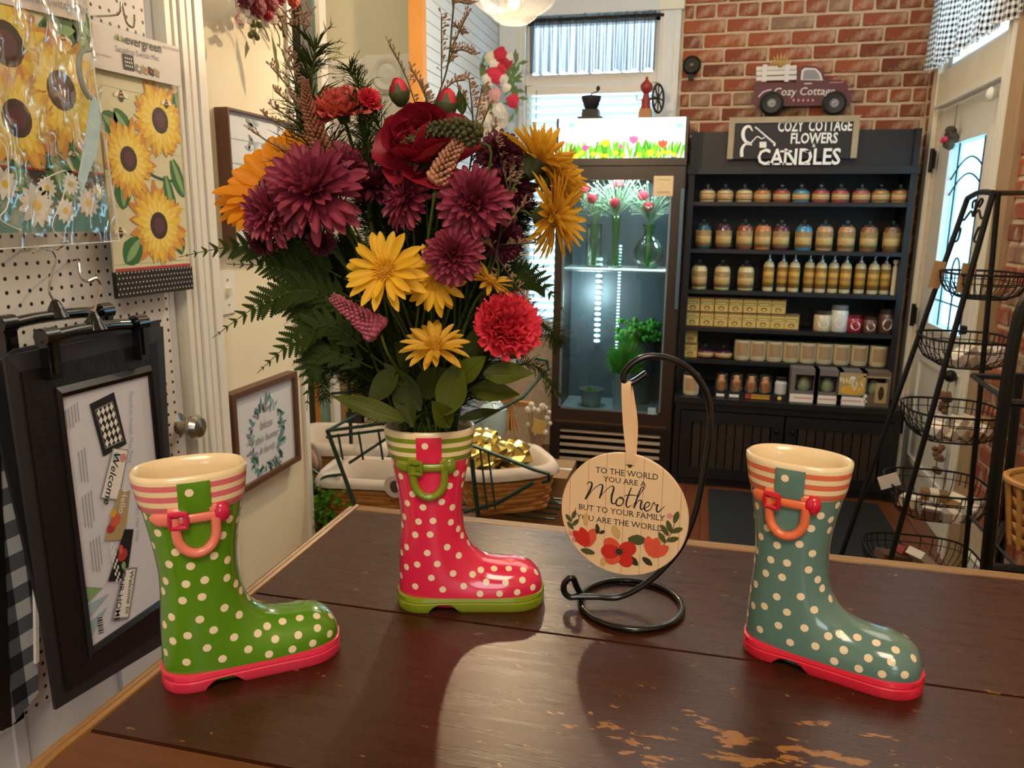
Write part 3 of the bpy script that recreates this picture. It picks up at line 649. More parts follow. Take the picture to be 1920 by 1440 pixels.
# pegboard hooks that carry the hangers
for lab, P1 in (('chrome pegboard hook under the plastic bag carrying the rear hanger', [(50, 470), (60, 465), (80, 466), (105, 466), (122, 457), (126, 452)]), ('second chrome pegboard hook right of the rear hanger hook', [(140, 488), (146, 489), (150, 515), (160, 528), (178, 524), (181, 512)])):
    X0 = XL+.02; k = [at_x(x, y, X0+.012+.018*i) for i, (x, y) in enumerate(P1)]
    o = MB().tube(smoothpath([Vector((XL+.02, k[0].y, k[0].z))]+k, 6), .0026, 6).build('peg_hook', m_chrome, None, True); tag(o, lab, 'hook')
XT1, XT2, XT3 = XL+.055, XL+.09, XL+.15
hanger('clip_hanger', 'glossy black clip hanger behind, carrying the plaid mats', XT2, ((2, 612), (197, 586)), [(92, 545), (98, 510), (106, 490), (98, 470), (78, 467), (62, 474)], (0.02, .97))
def front_tray():
    X = XT3; t = thing('mat_tray', 'black moulded mat tray holding the white switch mat card, front of the rack', 'mat tray', at_x(200, 1000, X))
    o = [(8, 668), (306, 612), (336, 1190), (105, 1331)]; i0 = [(108, 745), (272, 703), (312, 1112), (166, 1212)]; im = [(35, 697), (290, 640), (325, 1165), (120, 1295)]
    def Y(x, y): q = at_x(x, y, X); return Vector((0, q.y, q.z))
    O, Im, Ii = [[Y(*q) for q in w] for w in (o, im, i0)]
    f = MB()
    def ring(A, xa, B, xb):
        vs = [v+Vector((xa, 0, 0)) for v in A]+[v+Vector((xb, 0, 0)) for v in B]
        f.add(vs, [(k, (k+1) % 4, 4+(k+1) % 4, 4+k) for k in range(4)])
    ring(O, X-.006, O, X); ring(O, X, Im, X+.002); f.build('tray_rim', m_tray2, t)
    f = MB(); Is = [v+(v-sum(Ii, Vector())/4).normalized()*.022 for v in Ii]
    ring(Im, X+.002, Im, X+.006); ring(Im, X+.006, Is, X+.007)
    f.build('tray_field', wood_mat('scrolled_black_rubber', '060607', '1b1b1e', .4, (1, 9, 9), 4, .8), t)
    f = MB(); Ih = [v+(v-sum(Ii, Vector())/4).normalized()*.010 for v in Ii]
    ring(Is, X+.007, Is, X+.008); ring(Is, X+.008, Ih, X+.015); ring(Ih, X+.015, Ii, X+.010); ring(Ii, X+.010, Ii, X+.003); f.build('inner_rim', M('satin_black_rubber', '101114', .22, noise=.1), t)
    MB().add([v+Vector((X-.006, 0, 0)) for v in O]+[v+Vector((X-.003, 0, 0)) for v in O], [(0, 1, 2, 3), (4, 7, 6, 5)]).build('tray_back', m_tray, t)
    MB().add([v+Vector((X+.006, 0, 0)) for v in Ii]+[v+Vector((X+.004, 0, 0)) for v in Ii], [(0, 3, 2, 1), (4, 5, 6, 7), (0, 1, 5, 4), (1, 2, 6, 5), (2, 3, 7, 6), (3, 0, 4, 7)]).build('insert_card', M('insert_card_white', 'd7d8e4', .35, noise=.02), t)
    p = Print((X+.0066, 0, 0), YV, ZV); U = p.px
    p.poly([U(167, 758), U(213, 735), U(237, 832), U(193, 856)], I['black'], 1)
    q = [U(177, 768), U(210, 752), U(231, 826), U(197, 842)]; p.poly(q, I['grey'], 1.5); p.poly([(a+(sum(w[0] for w in q)/4-a)*.06, b+(sum(w[1] for w in q)/4-b)*.06) for a, b in q], I['black'], 2)
    for i in range(4):
        for j in range(5):
            u, v = (i+.6)/4.2, (j+.6)/5.2; c = U((177*(1-u)+210*u)*(1-v)+(197*(1-u)+231*u)*v, (768*(1-u)+752*u)*(1-v)+(842*(1-u)+826*u)*v); s = .0085
            p.poly([(c[0]-s*.6, c[1]), (c[0], c[1]+s), (c[0]+s*.6, c[1]), (c[0], c[1]-s)], I['white'], 3)
    def strip(pts, m, lay): p.poly([U(*w) for w in pts], I[m], lay)
    def ang(a, b): a, b = U(*a), U(*b); return math.atan2(b[1]-a[1], b[0]-a[0])
    strip([(210, 840), (240, 843), (222, 938), (187, 934)], 'grey', 3); strip([(212, 842), (238, 845), (220, 936), (189, 932)], 'white', 3.3); p.ell(U(216, 855), .009, .008, I['sky'], 4); p.ell(U(229, 858), .009, .009, I['pink'], 4)
    p.text('Welcome', U(208, 897), .026, I['black'], 4, ang((213, 868), (200, 930)), .008, shear=.25)
    strip([(222, 918), (243, 920), (232, 1012), (195, 1014)], 'tan', 3.6); p.ell(U(215, 975), .014, .013, I['coral'], 4.5); p.ell(U(207, 990), .012, .01, I['red'], 4.4); p.ell(U(211, 962), .008, .008, I['gold'], 4.6); p.text('Hello', U(229, 940), .022, I['white'], 4.5, ang((232, 920), (226, 955)), .004)
    strip([(232, 992), (249, 992), (236, 1088), (201, 1090)], 'black', 4); p.ell(U(228, 1040), .014, .013, I['red'], 5); p.ell(U(225, 1030), .006, .01, I['coral'], 5.3); p.ell(U(230, 1060), .006, .008, I['mint'], 5)
    for i in range(3):
        for j in range(12):
            if (i+j) % 2 == 0: c = U(205+i*3.4+(11-j)*1.1, 1088-j*6.2); p.rect(c[0]-.0022, c[0]+.0022, c[1]-.0035, c[1]+.0035, I['white'], 5)
    strip([(232, 1065), (256, 1063), (240, 1160), (208, 1162)], 'grey', 4.4); strip([(235, 1069), (252, 1067), (238, 1156), (212, 1158)], 'white', 4.7)
    p.text('OUR HOME', U(223, 1118), .019, I['black'], 5.5, ang((231, 1080), (220, 1155)), .006); p.text('Welcome to', U(241, 1110), .017, I['black'], 5.5, ang((247, 1075), (238, 1150)), .004, shear=.25)
    for cx, cy, n, k in ((124, 790, 5, .02), (150, 880, 3, .034), (157, 965, 4, .036), (172, 1048, 4, .036)):
        for i in range(n): c = U(cx+i*5.5, cy-i*4); p.rect(c[0]-.0009, c[0]+.0009, c[1]-k*(.7+.3*((i*7) % 3)/2), c[1]+k, I['grey'], 1)
    for (x, y), s in (((245, 800), .03), ((258, 950), .05)): p.text('Sassafras Switch Mat Tray', U(x, y), .014, I['sky'], 1, -PI/2-.15)
    for pts, m in ((((160, 1100), (192, 1102), (165, 1130)), 'mint'), (((162, 1135), (205, 1112), (166, 1160)), 'sky'), (((164, 1170), (200, 1138), (166, 1205)), 'sky')): p.poly([U(*w) for w in pts], I[m], 1)
    for i in range(7): p.stroke([U(181+.5*i, 1160+i*4.6), U(191+.5*i, 1157+i*4.6)], .0016+.001*(i % 2), I['black'], 2, sm=False)
    p.build('card_print', t)
front_tray()
hanger('clip_hanger', 'glossy black clip hanger in front, gripping the top of the black mat tray', XT3+.012, ((80, 636), (262, 608)), [(182, 560), (189, 536), (180, 522), (165, 527)], (.03, .97))
# plaid mats and a grey tray behind
def plaid_material():
    t = NT('buffalo_plaid'); o = t.xyz(); s = 1/.062
    a = t.math('GREATER_THAN', t.math('FRACT', t.math('MULTIPLY', o[1], s)), .5); b = t.math('GREATER_THAN', t.math('FRACT', t.math('MULTIPLY', o[2], s)), .5)
    n = t.math('GREATER_THAN', t.math('FRACT', t.math('MULTIPLY', t.math('ADD', o[1], o[2]), 420)), .5); x = t.math('ABSOLUTE', t.math('SUBTRACT', a, b))
    c = t.mix(t.math('MULTIPLY', a, b), t.mix(t.math('MULTIPLY', x, t.math('MULTIPLY_ADD', n, .25, .22)), hexc('1a1d26'), hexc('9099a6')), hexc('bfc3c8')); t.set(Base_Color=c, Roughness=.8); return t.m
def slab_px(name, pts, X, th, mat, parent=None):
    q = [at_x(x, y, X) for x, y in pts]; n = len(q)
    b = MB().add(q+[v-Vector((th, 0, 0)) for v in q], [tuple(range(n)), tuple(range(2*n-1, n-1, -1))]+[(i, n+i, n+(i+1) % n, (i+1) % n) for i in range(n)]); return b.build(name, mat, parent)
pl = thing('plaid_mat', 'black and white buffalo plaid mat hanging left of the black tray', 'mat', at_x(40, 1000, XT2))
slab_px('mat_sheet', [(-60, 720), (62, 690), (72, 1300), (22, 1362), (-20, 1380)], XT2, .004, plaid_material(), pl)
slab_px('black_edge', [(-60, 716), (-6, 690), (22, 1362), (-22, 1380)], XT2+.003, .003, m_tray, pl)
tag(slab_px('spare_mat_tray', [(-30, 700), (28, 655), (300, 600), (312, 1160), (110, 1290)], XT2+.028, .006, m_tray2), 'plain grey mat tray hanging just behind the front black tray', 'mat tray')
tag(slab_px('striped_mat', [(60, 700), (66, 698), (74, 1240), (68, 1245)], XT2+.016, .006, I['white']), 'pale edge of a thin mat between the plaid mat and the trays', 'mat')
# ---------------------------------------------------------------- framed pictures on the cream wall
m_brownframe = wood_mat('brown_picture_frame', '4a2f20', '6a4630', .5, (8, 8, 1), 10)
def picture(name, label, px, w_, t_, depth, fmat, draw, bg):
    X = XL+depth; q = [at_x(x, y, X) for x, y in px]; yl = (q[0].y+q[3].y)/2; yr = (q[1].y+q[2].y)/2; zt = (q[0].z+q[1].z)/2; zb = (q[2].z+q[3].z)/2
    t = thing(name, label, 'picture', (XL, (yl+yr)/2, zb))
    for nm, a in (('frame_rail', (yl, yr, zt-w_, zt)), ('frame_rail', (yl, yr, zb, zb+w_)), ('frame_stile', (yl, yl+w_, zb+w_, zt-w_)), ('frame_stile', (yr-w_, yr, zb+w_, zt-w_))): MB().bx(XL, X, *a).build(nm, fmat, t)
    MB().bx(XL, X-.012, yl+w_, yr-w_, zb+w_, zt-w_).build('art_panel', bg, t)
    p = Print((X-.0115, 0, 0), YV, ZV); draw(p, ((yl+yr)/2, (zt+zb)/2), yr-yl-2*w_, zt-zb-2*w_); p.build('art_print', t)
    if draw is wreath_art: LETTERS.build('lettering', t)
    return t
def wreath_art(p, c, w, h):
    q = random.Random(3); r = min(w*.36, h*.29)
    for i in range(110):
        a = q.uniform(0, 2*PI); k = r*q.uniform(.8, 1.15); cc = (c[0]+k*math.cos(a), c[1]-.02+k*math.sin(a)*1.25); p.petal(cc, a+q.choice((.7, -.7, .2))+PI/2*q.choice((-.3, .3)), q.uniform(.02, .038), .009, I[q.choice(('grey', 'sky', 'darkleaf', 'teal'))], 1+i*.01)
    global LETTERS; LETTERS = Print(p.O, p.U, p.V); LETTERS.text('bless', (c[0], c[1]+.02), .035, I['grey'], 3, 0, .002, shear=.3); LETTERS.text('this home', (c[0], c[1]-.02), .032, I['grey'], 3, 0, .002, shear=.3); LETTERS.text('& family', (c[0], c[1]-.055), .028, I['grey'], 3, 0, .002, shear=.3)
def sprig_art(p, c, w, h):
    q = random.Random(9)
    for z in (-.3, -.1, .12, .3): p.rect(c[0]-w/2, c[0]+w/2, c[1]+z*h, c[1]+z*h+.002, I['sky'], .5)
    p.stroke([(c[0]+w*.1, c[1]-h*.3), (c[0]-w*.05, c[1]), (c[0]+w*.1, c[1]+h*.3), (c[0]-w*.25, c[1]+h*.42)], .003, I['grey'], 1)
    for i in range(40):
        a = q.uniform(0, 2*PI); p.petal((c[0]+q.uniform(-.25, .3)*w, c[1]+q.uniform(-.35, .45)*h), a, .035, .012, I[q.choice(('sky', 'grey'))], 1.2)
m_art = M('whitewashed_panel', 'd5dae2', .5, noise=.05, ns=8)
picture('framed_wreath_print', 'brown framed print of a grey leaf wreath, lower on the cream wall', [(434, 737), (557, 700), (566, 866), (450, 925)], .016, .02, .035, m_brownframe, wreath_art, m_art)
picture('framed_sprig_print', 'white plank picture with grey sprig, upper on the cream wall behind the bouquet', [(428, 181), (556, 248), (562, 470), (440, 455)], .006, .012, .04, m_brownframe, sprig_art, m_art)
# hanging flower swag high on the cream wall
def swag():
    r = random.Random(12); c = at_x(505, 8, XL+.06); t = thing('wall_flower_swag', 'red and white flower swag with trailing leaves high on the cream wall', 'flower arrangement', c)
    v = lambda x, y, d=.05: at_x(x, y, XL+d)
    tw = MB()
    for i in range(26):
        a = v(555+r.uniform(-35, 25), 20+r.uniform(-25, 25)); tw.tube(smoothpath([a, a+Vector((r.uniform(-.02, .03), r.uniform(-.05, .05), r.uniform(-.04, .04))), a+Vector((0, r.uniform(-.07, .07), r.uniform(-.05, .05)))], 4), .0022, 4)
    tw.build('twigs', M('twig_brown', '6d4a34', .8), t)
    for (x, y, s, h) in ((478, 12, .035, '6e1226'), (502, 6, .035, '7a1420'), (497, 30, .017, '9c1c30'), (520, -8, .03, '8c1a24'), (545, 2, .025, 'a33a2a'), (455, -4, .03, '5b1020')):
        f = MB()
        for i in range(14):
            a = i*2.4; k = s*(.25+.05*i); f.ball(v(x, y, .07)+Vector((.02-.0013*i, k*math.cos(a)*.7, k*math.sin(a)*.7)), s*.42, 6, 4, (.5, 1, 1))
        f.build('flower', M('fabric_flower_'+h, h, .7, noise=.3, ns=80), t, True)
    f = MB()
    for i in range(30): f.ball(v(468+r.uniform(-30, 60), 20+r.uniform(-15, 22), .06), r.uniform(.008, .016), 6, 4)
    f.build('white_blossoms', M('white_fabric_blossom', 'd8cfc4', .8), t, True)
    lf = MB()
    for (x, y, a, L) in ((508, 60, -.25, .11), (515, 95, -.15, .09), (530, 35, -.3, .06), (462, 75, .3, .05)):
        p = v(x, y, .06); d = Vector((0, -math.sin(a)*.8, -math.cos(a))).normalized(); s2 = Vector((.3, .9, 0)).normalized()
        lf.add([p, p+d*L*.4+s2*.012, p+d*L, p+d*L*.4-s2*.012+Vector((.008, 0, 0))], [(0, 1, 2), (0, 2, 3)])
    for (x0, y0, x1, y1) in ((480, 20, 474, 70), (484, 40, 505, 78), (456, 20, 448, 48), (512, 45, 525, 85)): lf.tube(smoothpath([v(x0, y0, .06), v((x0+x1)/2+4, (y0+y1)/2, .06), v(x1, y1, .06)], 4), .0018, 4)
    for (x, y) in ((476, 62), (470, 66), (482, 70), (474, 46), (486, 47), (472, 38)): lf.ball(v(x, y, .06), .009, 6, 4)
    lf.build('leaves', M('olive_leaf', '5d6234', .7, transl=.2), t)
    pt = MB()
    for (x, y) in ((442, 10), (446, 28), (440, 38)): 
        for i in range(5): a = i*1.25; p = v(x, y, .06); pt.add([p, p+Vector((.006, .012*math.cos(a+.4), .012*math.sin(a+.4))), p+Vector((.01, .022*math.cos(a), .022*math.sin(a))), p+Vector((.006, .012*math.cos(a-.4), .012*math.sin(a-.4)))], [(0, 1, 2, 3)])
    pt.build('blush_petals', M('blush_petal', 'b58a80', .7), t)
swag()
# black and teal uprights just beyond the end of the cream wall
a, b2 = at_y(548, 60, 2.42), at_y(580, 60, 2.42)
tag(MB().bx(a.x, b2.x, 2.36, 2.44, 1.25, 2.7).build('black_post', M('black_painted_wood', '1d1a15', .6)), 'dark narrow upright post just past the cream wall corner', 'post')
a, b2 = at_y(579, 60, 3.2), at_y(602, 60, 3.2)
tp = thing('teal_frame', 'distressed pale teal upright frame in the side nook', 'frame', (a.x, 3.2, 0))
MB().bx(a.x, b2.x, 3.16, 3.22, 0.0, 2.7).build('teal_stile', M('distressed_teal', '86aaa8', .6, noise=.3, ns=30), tp); MB().bx(b2.x, b2.x+.02, 3.15, 3.21, 0.0, 2.7).build('white_edge', m_white, tp)
# ================================================================ COOLER
YC = 4.30; CX0, CX1, CT = -.80, -.10, 1.985
m_blk = M('black_appliance', '1c1816', .35, noise=.1)
m_brnblk = M('dark_bronze_frame', '33261f', .35, noise=.1)
cool = thing('flower_cooler', 'black glass door flower cooler with lit tulip banner on top', 'cooler', ((CX0+CX1)/2, YC+.24, 0))
b = MB(); D1 = 4.77
b.bx(CX0, CX0+.035, YC+.03, D1, .03, CT).bx(CX1-.035, CX1, YC+.03, D1, .03, CT).bx(CX0+.035, CX1-.035, D1-.03, D1, .03, CT).bx(CX0+.035, CX1-.035, YC+.03, D1-.03, CT-.03, CT).bx(CX0+.035, CX1-.035, YC+.03, D1-.03, 1.70, 1.76).bx(CX0+.035, CX1-.035, YC+.03, D1-.03, .27, .35)
b.bx(CX0+.035, CX1-.035, YC+.10, D1-.03, .03, .06).bx(CX0+.035, CX1-.035, YC+.12, YC+.14, .06, .27); b.build('cabinet', m_blk, cool)
lz0, lz1 = at_y(1200, 296, YC).z, at_y(1200, 220, YC).z
b = MB(); b.bx(CX0, CX1, YC, YC+.03, lz1, CT).bx(CX0, CX1, YC, YC+.03, 1.74, lz0).bx(CX0, CX0+.012, YC, YC+.03, lz0, lz1).bx(CX1-.014, CX1, YC, YC+.03, lz0, lz1); b.build('banner_frame', m_brnblk, cool)
MB().bx(CX0+.012, CX1-.014, YC+.012, YC+.02, lz0, lz1).build('banner_light', M('backlit_white', 'fbfdf6', .5, emit=1.15, noise=.01), cool)
p = Print((0, YC+.0115, 0), (1, 0, 0), (0, 0, 1)); q = random.Random(2); L = CX1-CX0
EM = {k: M('backlit_'+k, h, .5, emit=.95, noise=.05) for k, h in dict(green='6cc62c', green2='3f9a22', yellow='f6ea2c', pink='f06aa0', magenta='e84aa8', red='e8583c', sky='7cc0f0', blue='4a78d8', pale='e8f6b8').items()}
x0 = CX0+.02
for i in range(120): x = x0+q.uniform(0, L-.05); p.petal((x, lz0), PI/2+q.uniform(-.35, .35), q.uniform(.05, .10), .014, EM[q.choice(('green', 'green2', 'green'))], 1+i*.01)
for i in range(16): p.ell((x0+q.uniform(0, L-.06), lz0+q.uniform(.01, .03)), .014, .01, EM['yellow'], 3+i*.02)
for px, py, m, s in ((1098, 278, 'magenta', .016), (1188, 262, 'pink', .02), (1243, 270, 'red', .02), (1165, 275, 'pink', .012), (1055, 268, 'pink', .012), (1135, 268, 'yellow', .018), (1262, 292, 'blue', .01), (1222, 285, 'yellow', .012)):
    c = p.px(px, py); bp = Print((0, YC+.0108, 0), (1, 0, 0), (0, 0, 1))
    for a in (-.5, 0, .5): bp.petal((c[0], c[1]-s), PI/2+a, s*2.2, s*1.2, EM[m], .4+a*.2)
    bp.build('printed_tulip', cool)
for px, py, m in ((1072, 235, 'sky'), (1275, 235, 'sky'), (1085, 230, 'pale'), (1265, 228, 'pale'), (1150, 255, 'pale'), (1105, 240, 'pale')):
    c = p.px(px, py); bp = Print((0, YC+.0108, 0), (1, 0, 0), (0, 0, 1))
    for a in (0.6, -.6, 2.5, -2.5): bp.petal(c, a, .022, .012, EM[m], .3+a*.05)
    bp.build('printed_butterfly', cool)
p.build('tulip_banner', cool)
MB().bx(CX0+.036, CX1-.036, D1-.034, D1-.0305, .36, 1.69).build('back_liner', M('cooler_liner_grey', '4a565c', .4, .2), cool)
# door
dz0, dz1 = .285, 1.735; gx0, gx1, gz0, gz1 = -.752, -.168, .375, 1.665
b = MB(); b.bx(CX0+.005, gx0, YC, YC+.03, dz0, dz1).bx(gx1, CX1-.005, YC, YC+.03, dz0, dz1).bx(gx0, gx1, YC, YC+.03, dz0, gz0).bx(gx0, gx1, YC, YC+.03, gz1, dz1); dr = b.build('door', m_brnblk, cool)
MB().bx(gx0, gx1, YC+.012, YC+.016, gz0, gz1).build('glass', glass_mat('cooler_glass', 'e6f2f2', .45, .03), dr)
b = MB(); b.bx(gx0, gx1, YC+.004, YC+.008, gz0, gz0+.012).bx(gx0, gx0+.012, YC+.004, YC+.008, gz0, gz1).bx(gx1-.010, gx1, YC+.004, YC+.008, gz0, gz1); b.build('glass_edge', M('steel_glass_edge', '8aa0ac', .3, .6), dr)
MB().bx(CX0+.03, CX1-.03, YC-.004, YC, dz0+.012, dz0+.022).build('trim_line', M('bronze_line', '7a6450', .3, .7), dr)
MB().bx(CX1-.02, CX1-.002, YC-.025, YC-.001, .98, 1.62).build('handle', M('edge_reflection_blue', '5c7484', .25, .4), dr)  # strip coloured as the bluish reflection along the cooler's side edge
q4 = at_y(1245, 348, YC); st = MB().bx(q4.x-.055, q4.x+.048, YC-.003, YC-.0005, q4.z-.055, q4.z+.05).build('square_sticker', M('cream_sticker', 'e2cda6', .5), dr)
p = Print((0, YC-.003, 0), (1, 0, 0), (0, 0, 1))
for k, w in ((.03, .035), (-.032, .03), (-.038, .035)): p.rect(q4.x-w, q4.x+w, q4.z+k-.0018, q4.z+k+.0018, I['tan'], 1)
p.build('sticker_print', st)
q4 = at_y(1222, 772, YC); MB().bx(q4.x-.022, q4.x+.022, YC-.003, YC-.0005, q4.z-.016, q4.z+.024).build('small_sticker', M('pale_blue_sticker', '9ec0d8', .5), dr)
# lower grille with slats
b = MB(); b.bx(CX0, CX0+.06, YC, YC+.03, .03, .285).bx(CX1-.06, CX1, YC, YC+.03, .03, .285).bx(CX0+.06, CX1-.06, YC, YC+.03, .03, .045).bx(CX0+.06, CX1-.06, YC, YC+.03, .26, .285); gr = b.build('grille', m_blk, cool)
for i in range(5): MB().box((0, 0, 0), (CX1-CX0-.12, .006, .02), Matrix.Translation(((CX0+CX1)/2, YC+.012, .07+i*.043))@Matrix.Rotation(math.radians(-35), 4, 'X')).build('slat', M('grille_slat', '6b5c4f', .4, .3), gr)
for x in (CX0+.05, CX1-.05): MB().lathe([(.02, 0), (.02, .03)], 10, (x, YC+.06, 0)).build('foot', m_blk, cool)
# shelf and light strips
zs = at_y(1180, 505, YC+.12).z; b = MB()
for i in range(22): y = YC+.06+i*.018; b.tube([(CX0+.04, y, zs), (CX1-.04, y, zs)], .003, 5)
b.tube([(CX0+.04, YC+.055, zs-.006), (CX1-.04, YC+.055, zs-.006)], .006, 6); b.build('wire_shelf', M('steel_shelf', 'b8c2c4', .35, .7), cool)
MB().bx(CX0+.04, CX1-.04, YC+.04, D1-.04, .351, .358).build('deck', M('steel_deck', '9aa6aa', .35, .6), cool)
for px, y, r, z0, z1, n in ((1122, D1-.06, .013, .72, 1.22, 16), (1160, D1-.04, .006, .62, 1.3, 36)):
    x = at_y(px, 560, y).x; b = MB()
    for i in range(n): b.ball((x, y-.01, z0+(z1-z0)*i/(n-1)), r, 8, 5, (1.5, .5, .75))
    b.build('light_strip', M('cool_led', 'd8f4ff', .5, emit=5), cool)
light('cooler_led_light', 'AREA', ((CX0+CX1)/2, YC+.12, 1.68), 11, (.86, .96, 1), .5, (0, 0, 0), .12)
light('cooler_strip_light', 'POINT', (-.62, YC+.22, 1.0), 9, (.84, .95, 1), .08)
# ---------------------------------------------------------------- things in the cooler
m_vglass = glass_mat('vase_glass', 'dff0e2', .6, .03); m_stem = M('flower_stem', '5c8a3c', .6, noise=.3); m_rose = M('rose_red', 'b0243a', .55, noise=.25, ns=90)
m_breath = M('pale_filler', '7f9678', .8, noise=.3, ns=90); m_greens = M('cooler_greens', '4a9c30', .6, noise=.4, ns=40, transl=.25)
def filler(b, c, r, h, n, seed, s=.006, flat=1):
    q = random.Random(seed)
    for i in range(n):
        a = q.uniform(0, 2*PI); k = math.sqrt(q.random()); e = c+Vector((r*k*math.cos(a), flat*r*k*math.sin(a)*.6, h*q.uniform(.2, 1)))
        b.tube([c, (c+e)/2+Vector((0, 0, .03)), e], .0015, 3, cap=False); b.ball(e, q.uniform(.6, 1.3)*s, 5, 3)
def rosehead(b, c, r):
    b.lathe([(0, -r), (r*.7, -r*.7), (r, 0), (r*.9, r*.6), (r*.55, r*.55), (r*.5, r*.8), (r*.2, r*.7), (0, r*.5)], 9, c)
def vase(name, label, px, py, y, prof, roses, fr, fh, seed):
    c = at_y(px, py, y); c.z = zs+.004 if py < 600 else .36
    t = thing(name, label, 'vase', c); b = MB().lathe(prof, 18, c); b.build('vase', m_vglass, t, 2)
    h = prof[-1][1]; b = MB()
    for i in range(7): a = i*.9; b.tube([c+Vector((.01*math.cos(a), .01*math.sin(a), .01)), c+Vector((.014*math.cos(a+2), .014*math.sin(a+2), h))], .003, 4)
    b.build('stems', m_stem, t)
    b = MB(); filler(b, c+Vector((0, 0, h)), fr, fh, 90, seed); b.build('filler_sprays', m_breath, t)
    for rx, ry in roses:
        e = at_y(rx, ry, y-.02); b = MB(); rosehead(b, e, .03); o = b.build('rose', m_rose, t, True); MB().tube([c+Vector((0, 0, h)), e+Vector((0, 0, -.02))], .003, 4).build('stem', m_stem, o)
vase('bud_vase', 'slim clear bud vase with red roses at the middle of the cooler shelf', 1152, 505, YC+.16, [(0, 0), (.04, .002), (.046, .03), (.04, .065), (.02, .10), (.018, .16), (.022, .26), (.026, .29)], [(1160, 342), (1153, 380), (1110, 372)], .17, .26, 1)
vase('round_vase', 'round bellied clear vase with greenery at the right of the cooler shelf', 1214, 505, YC+.2, [(0, 0), (.05, .002), (.082, .05), (.085, .10), (.06, .15), (.03, .18), (.03, .23), (.042, .25)], [(1216, 387), (1206, 366)], .17, .24, 2)
vase('cylinder_vase', 'clear cylinder vase of green stems at the left of the cooler shelf', 1112, 503, YC+.2, [(0, 0), (.045, .002), (.045, .24), (.047, .245)], [(1096, 352)], .12, .22, 3)
def bucket(name, label, px, y, r, h, gh, seed, mat, ng=520, spread=1.5):
    c = at_y(px, 755, y); c.z = .36; t = thing(name, label, 'bucket', c)
    b = MB().lathe([(0, 0), (r*.78, 0), (r, h), (r*1.04, h), (r*1.04, h-.012), (r*.97, h-.004), (r*.76, .01), (0, .01)], 22, c); b.build('pail', mat, t, True)
    q = random.Random(seed); b = MB(); cc = c+Vector((0, 0, h*.6))
    for i in range(ng):
        a = q.uniform(0, 2*PI); k = q.random()**.5; e = cc+Vector((r*spread*k*math.cos(a), r*spread*.8*k*math.sin(a), gh*q.uniform(.35, 1)*(1.1-.5*k))); m = cc.lerp(e, .6)+Vector((0, 0, .03))
        d = Vector((q.uniform(-1, 1), q.uniform(-1, 1), 0)).normalized()*.004
        b.add([cc.lerp(e, .35)-d, m-d, e, m+d, cc.lerp(e, .35)+d], [(0, 1, 2, 3, 4)])
    tag(b.build('greenery', m_greens, t), kind='stuff')
bucket('flower_bucket', 'tall galvanised bucket of feathery green ferns inside the cooler', 1168, YC+.17, .075, .22, .36, 5, M('galvanised_steel', 'aab6bc', .35, .6, noise=.12), 700, 1.7)
bucket('planter_bowl', 'small grey bowl beside the bucket on the cooler floor', 1108, YC+.2, .07, .10, .04, 6, M('grey_bowl', '7c8488', .4, .4), 30, .8)
c = at_y(1190, 575, YC+.3); MB().bx(c.x-.1, c.x+.12, YC+.28, YC+.38, .7, .84) if 0 else None
t = thing('upper_bucket', 'grey bucket of green foliage standing behind the fern bucket', 'bucket', (-.36, YC+.36, .36)); c = Vector((-.33, YC+.36, .36))
MB().lathe([(0, 0), (.085, 0), (.1, .38), (.104, .38), (.1, .37), (.08, .01), (0, .01)], 20, c).build('pail', M('dull_steel', '6c7676', .4, .5), t, True)
b = MB(); filler(b, c+Vector((0, 0, .36)), .14, .14, 120, 9, .016); tag(b.build('greenery', m_greens, t), kind='stuff')
# ---------------------------------------------------------------- grinders on top of the cooler
g1 = at_y(1108, 213, YC+.1); g1.z = CT
t = thing('coffee_grinder', 'small black coffee mill with hopper and crank on the cooler, left', 'grinder', g1); m_cast = M('dark_cast_iron', '2b2a28', .5, .5, noise=.2)
MB().box(g1+Vector((0, 0, .008)), (.13, .1, .016)).box(g1+Vector((0, 0, .035)), (.09, .08, .04)).build('base', m_cast, t)
MB().lathe([(.03, .055), (.034, .06), (.05, .10), (.055, .125), (.05, .125), (.04, .10), (0, .08)], 16, g1).build('hopper', m_cast, t, True)
b = MB().tube([g1+Vector((0, 0, .10)), g1+Vector((0, 0, .14)), g1+Vector((.035, 0, .15))], .004, 6); b.ball(g1+Vector((.035, 0, .165)), .011, 8, 6, (1, 1, 1.3)); b.build('crank', m_cast, t, True)
g2 = at_y(1210, 213, YC+.1); g2.z = CT
t = thing('red_grinder', 'red cast coffee mill with wooden base and black side wheel on the cooler', 'grinder', g2); m_rg = M('red_enamel', '8e2a28', .4, noise=.15)
MB().lathe([(.05, 0), (.045, .05), (.035, .055), (0, .055)], 4, g2, Matrix.Rotation(PI/4, 4, 'Z')).build('base', M('oak_base', 'a9743e', .5), t)
MB().lathe([(.028, .055), (.022, .075), (.026, .095), (.016, .115), (.014, .13), (.03, .15), (.034, .165), (.03, .18), (.014, .195), (.006, .205), (.008, .213), (0, .22)], 16, g2).build('body', m_rg, t, True)
b = MB().tube(circle(g2+Vector((.065, -.01, .105)), (.35, .94, 0), (0, 0, 1), .072, 24), .006, 6, True)
for i in range(4): a = i*PI/4; d = Vector((.35*math.cos(a), .94*math.cos(a), math.sin(a)))*.072; b.tube([g2+Vector((.065, -.01, .105))-d, g2+Vector((.065, -.01, .105))+d], .004, 5)
b.tube([g2+Vector((0, 0, .105)), g2+Vector((.075, -.01, .105))], .006, 6); b.build('wheel', m_cast, t)
MB().tube([g2+Vector((0, 0, .1)), g2+Vector((-.05, 0, .1)), g2+Vector((-.05, 0, .125))], .003, 5).build('handle', m_cast, t)
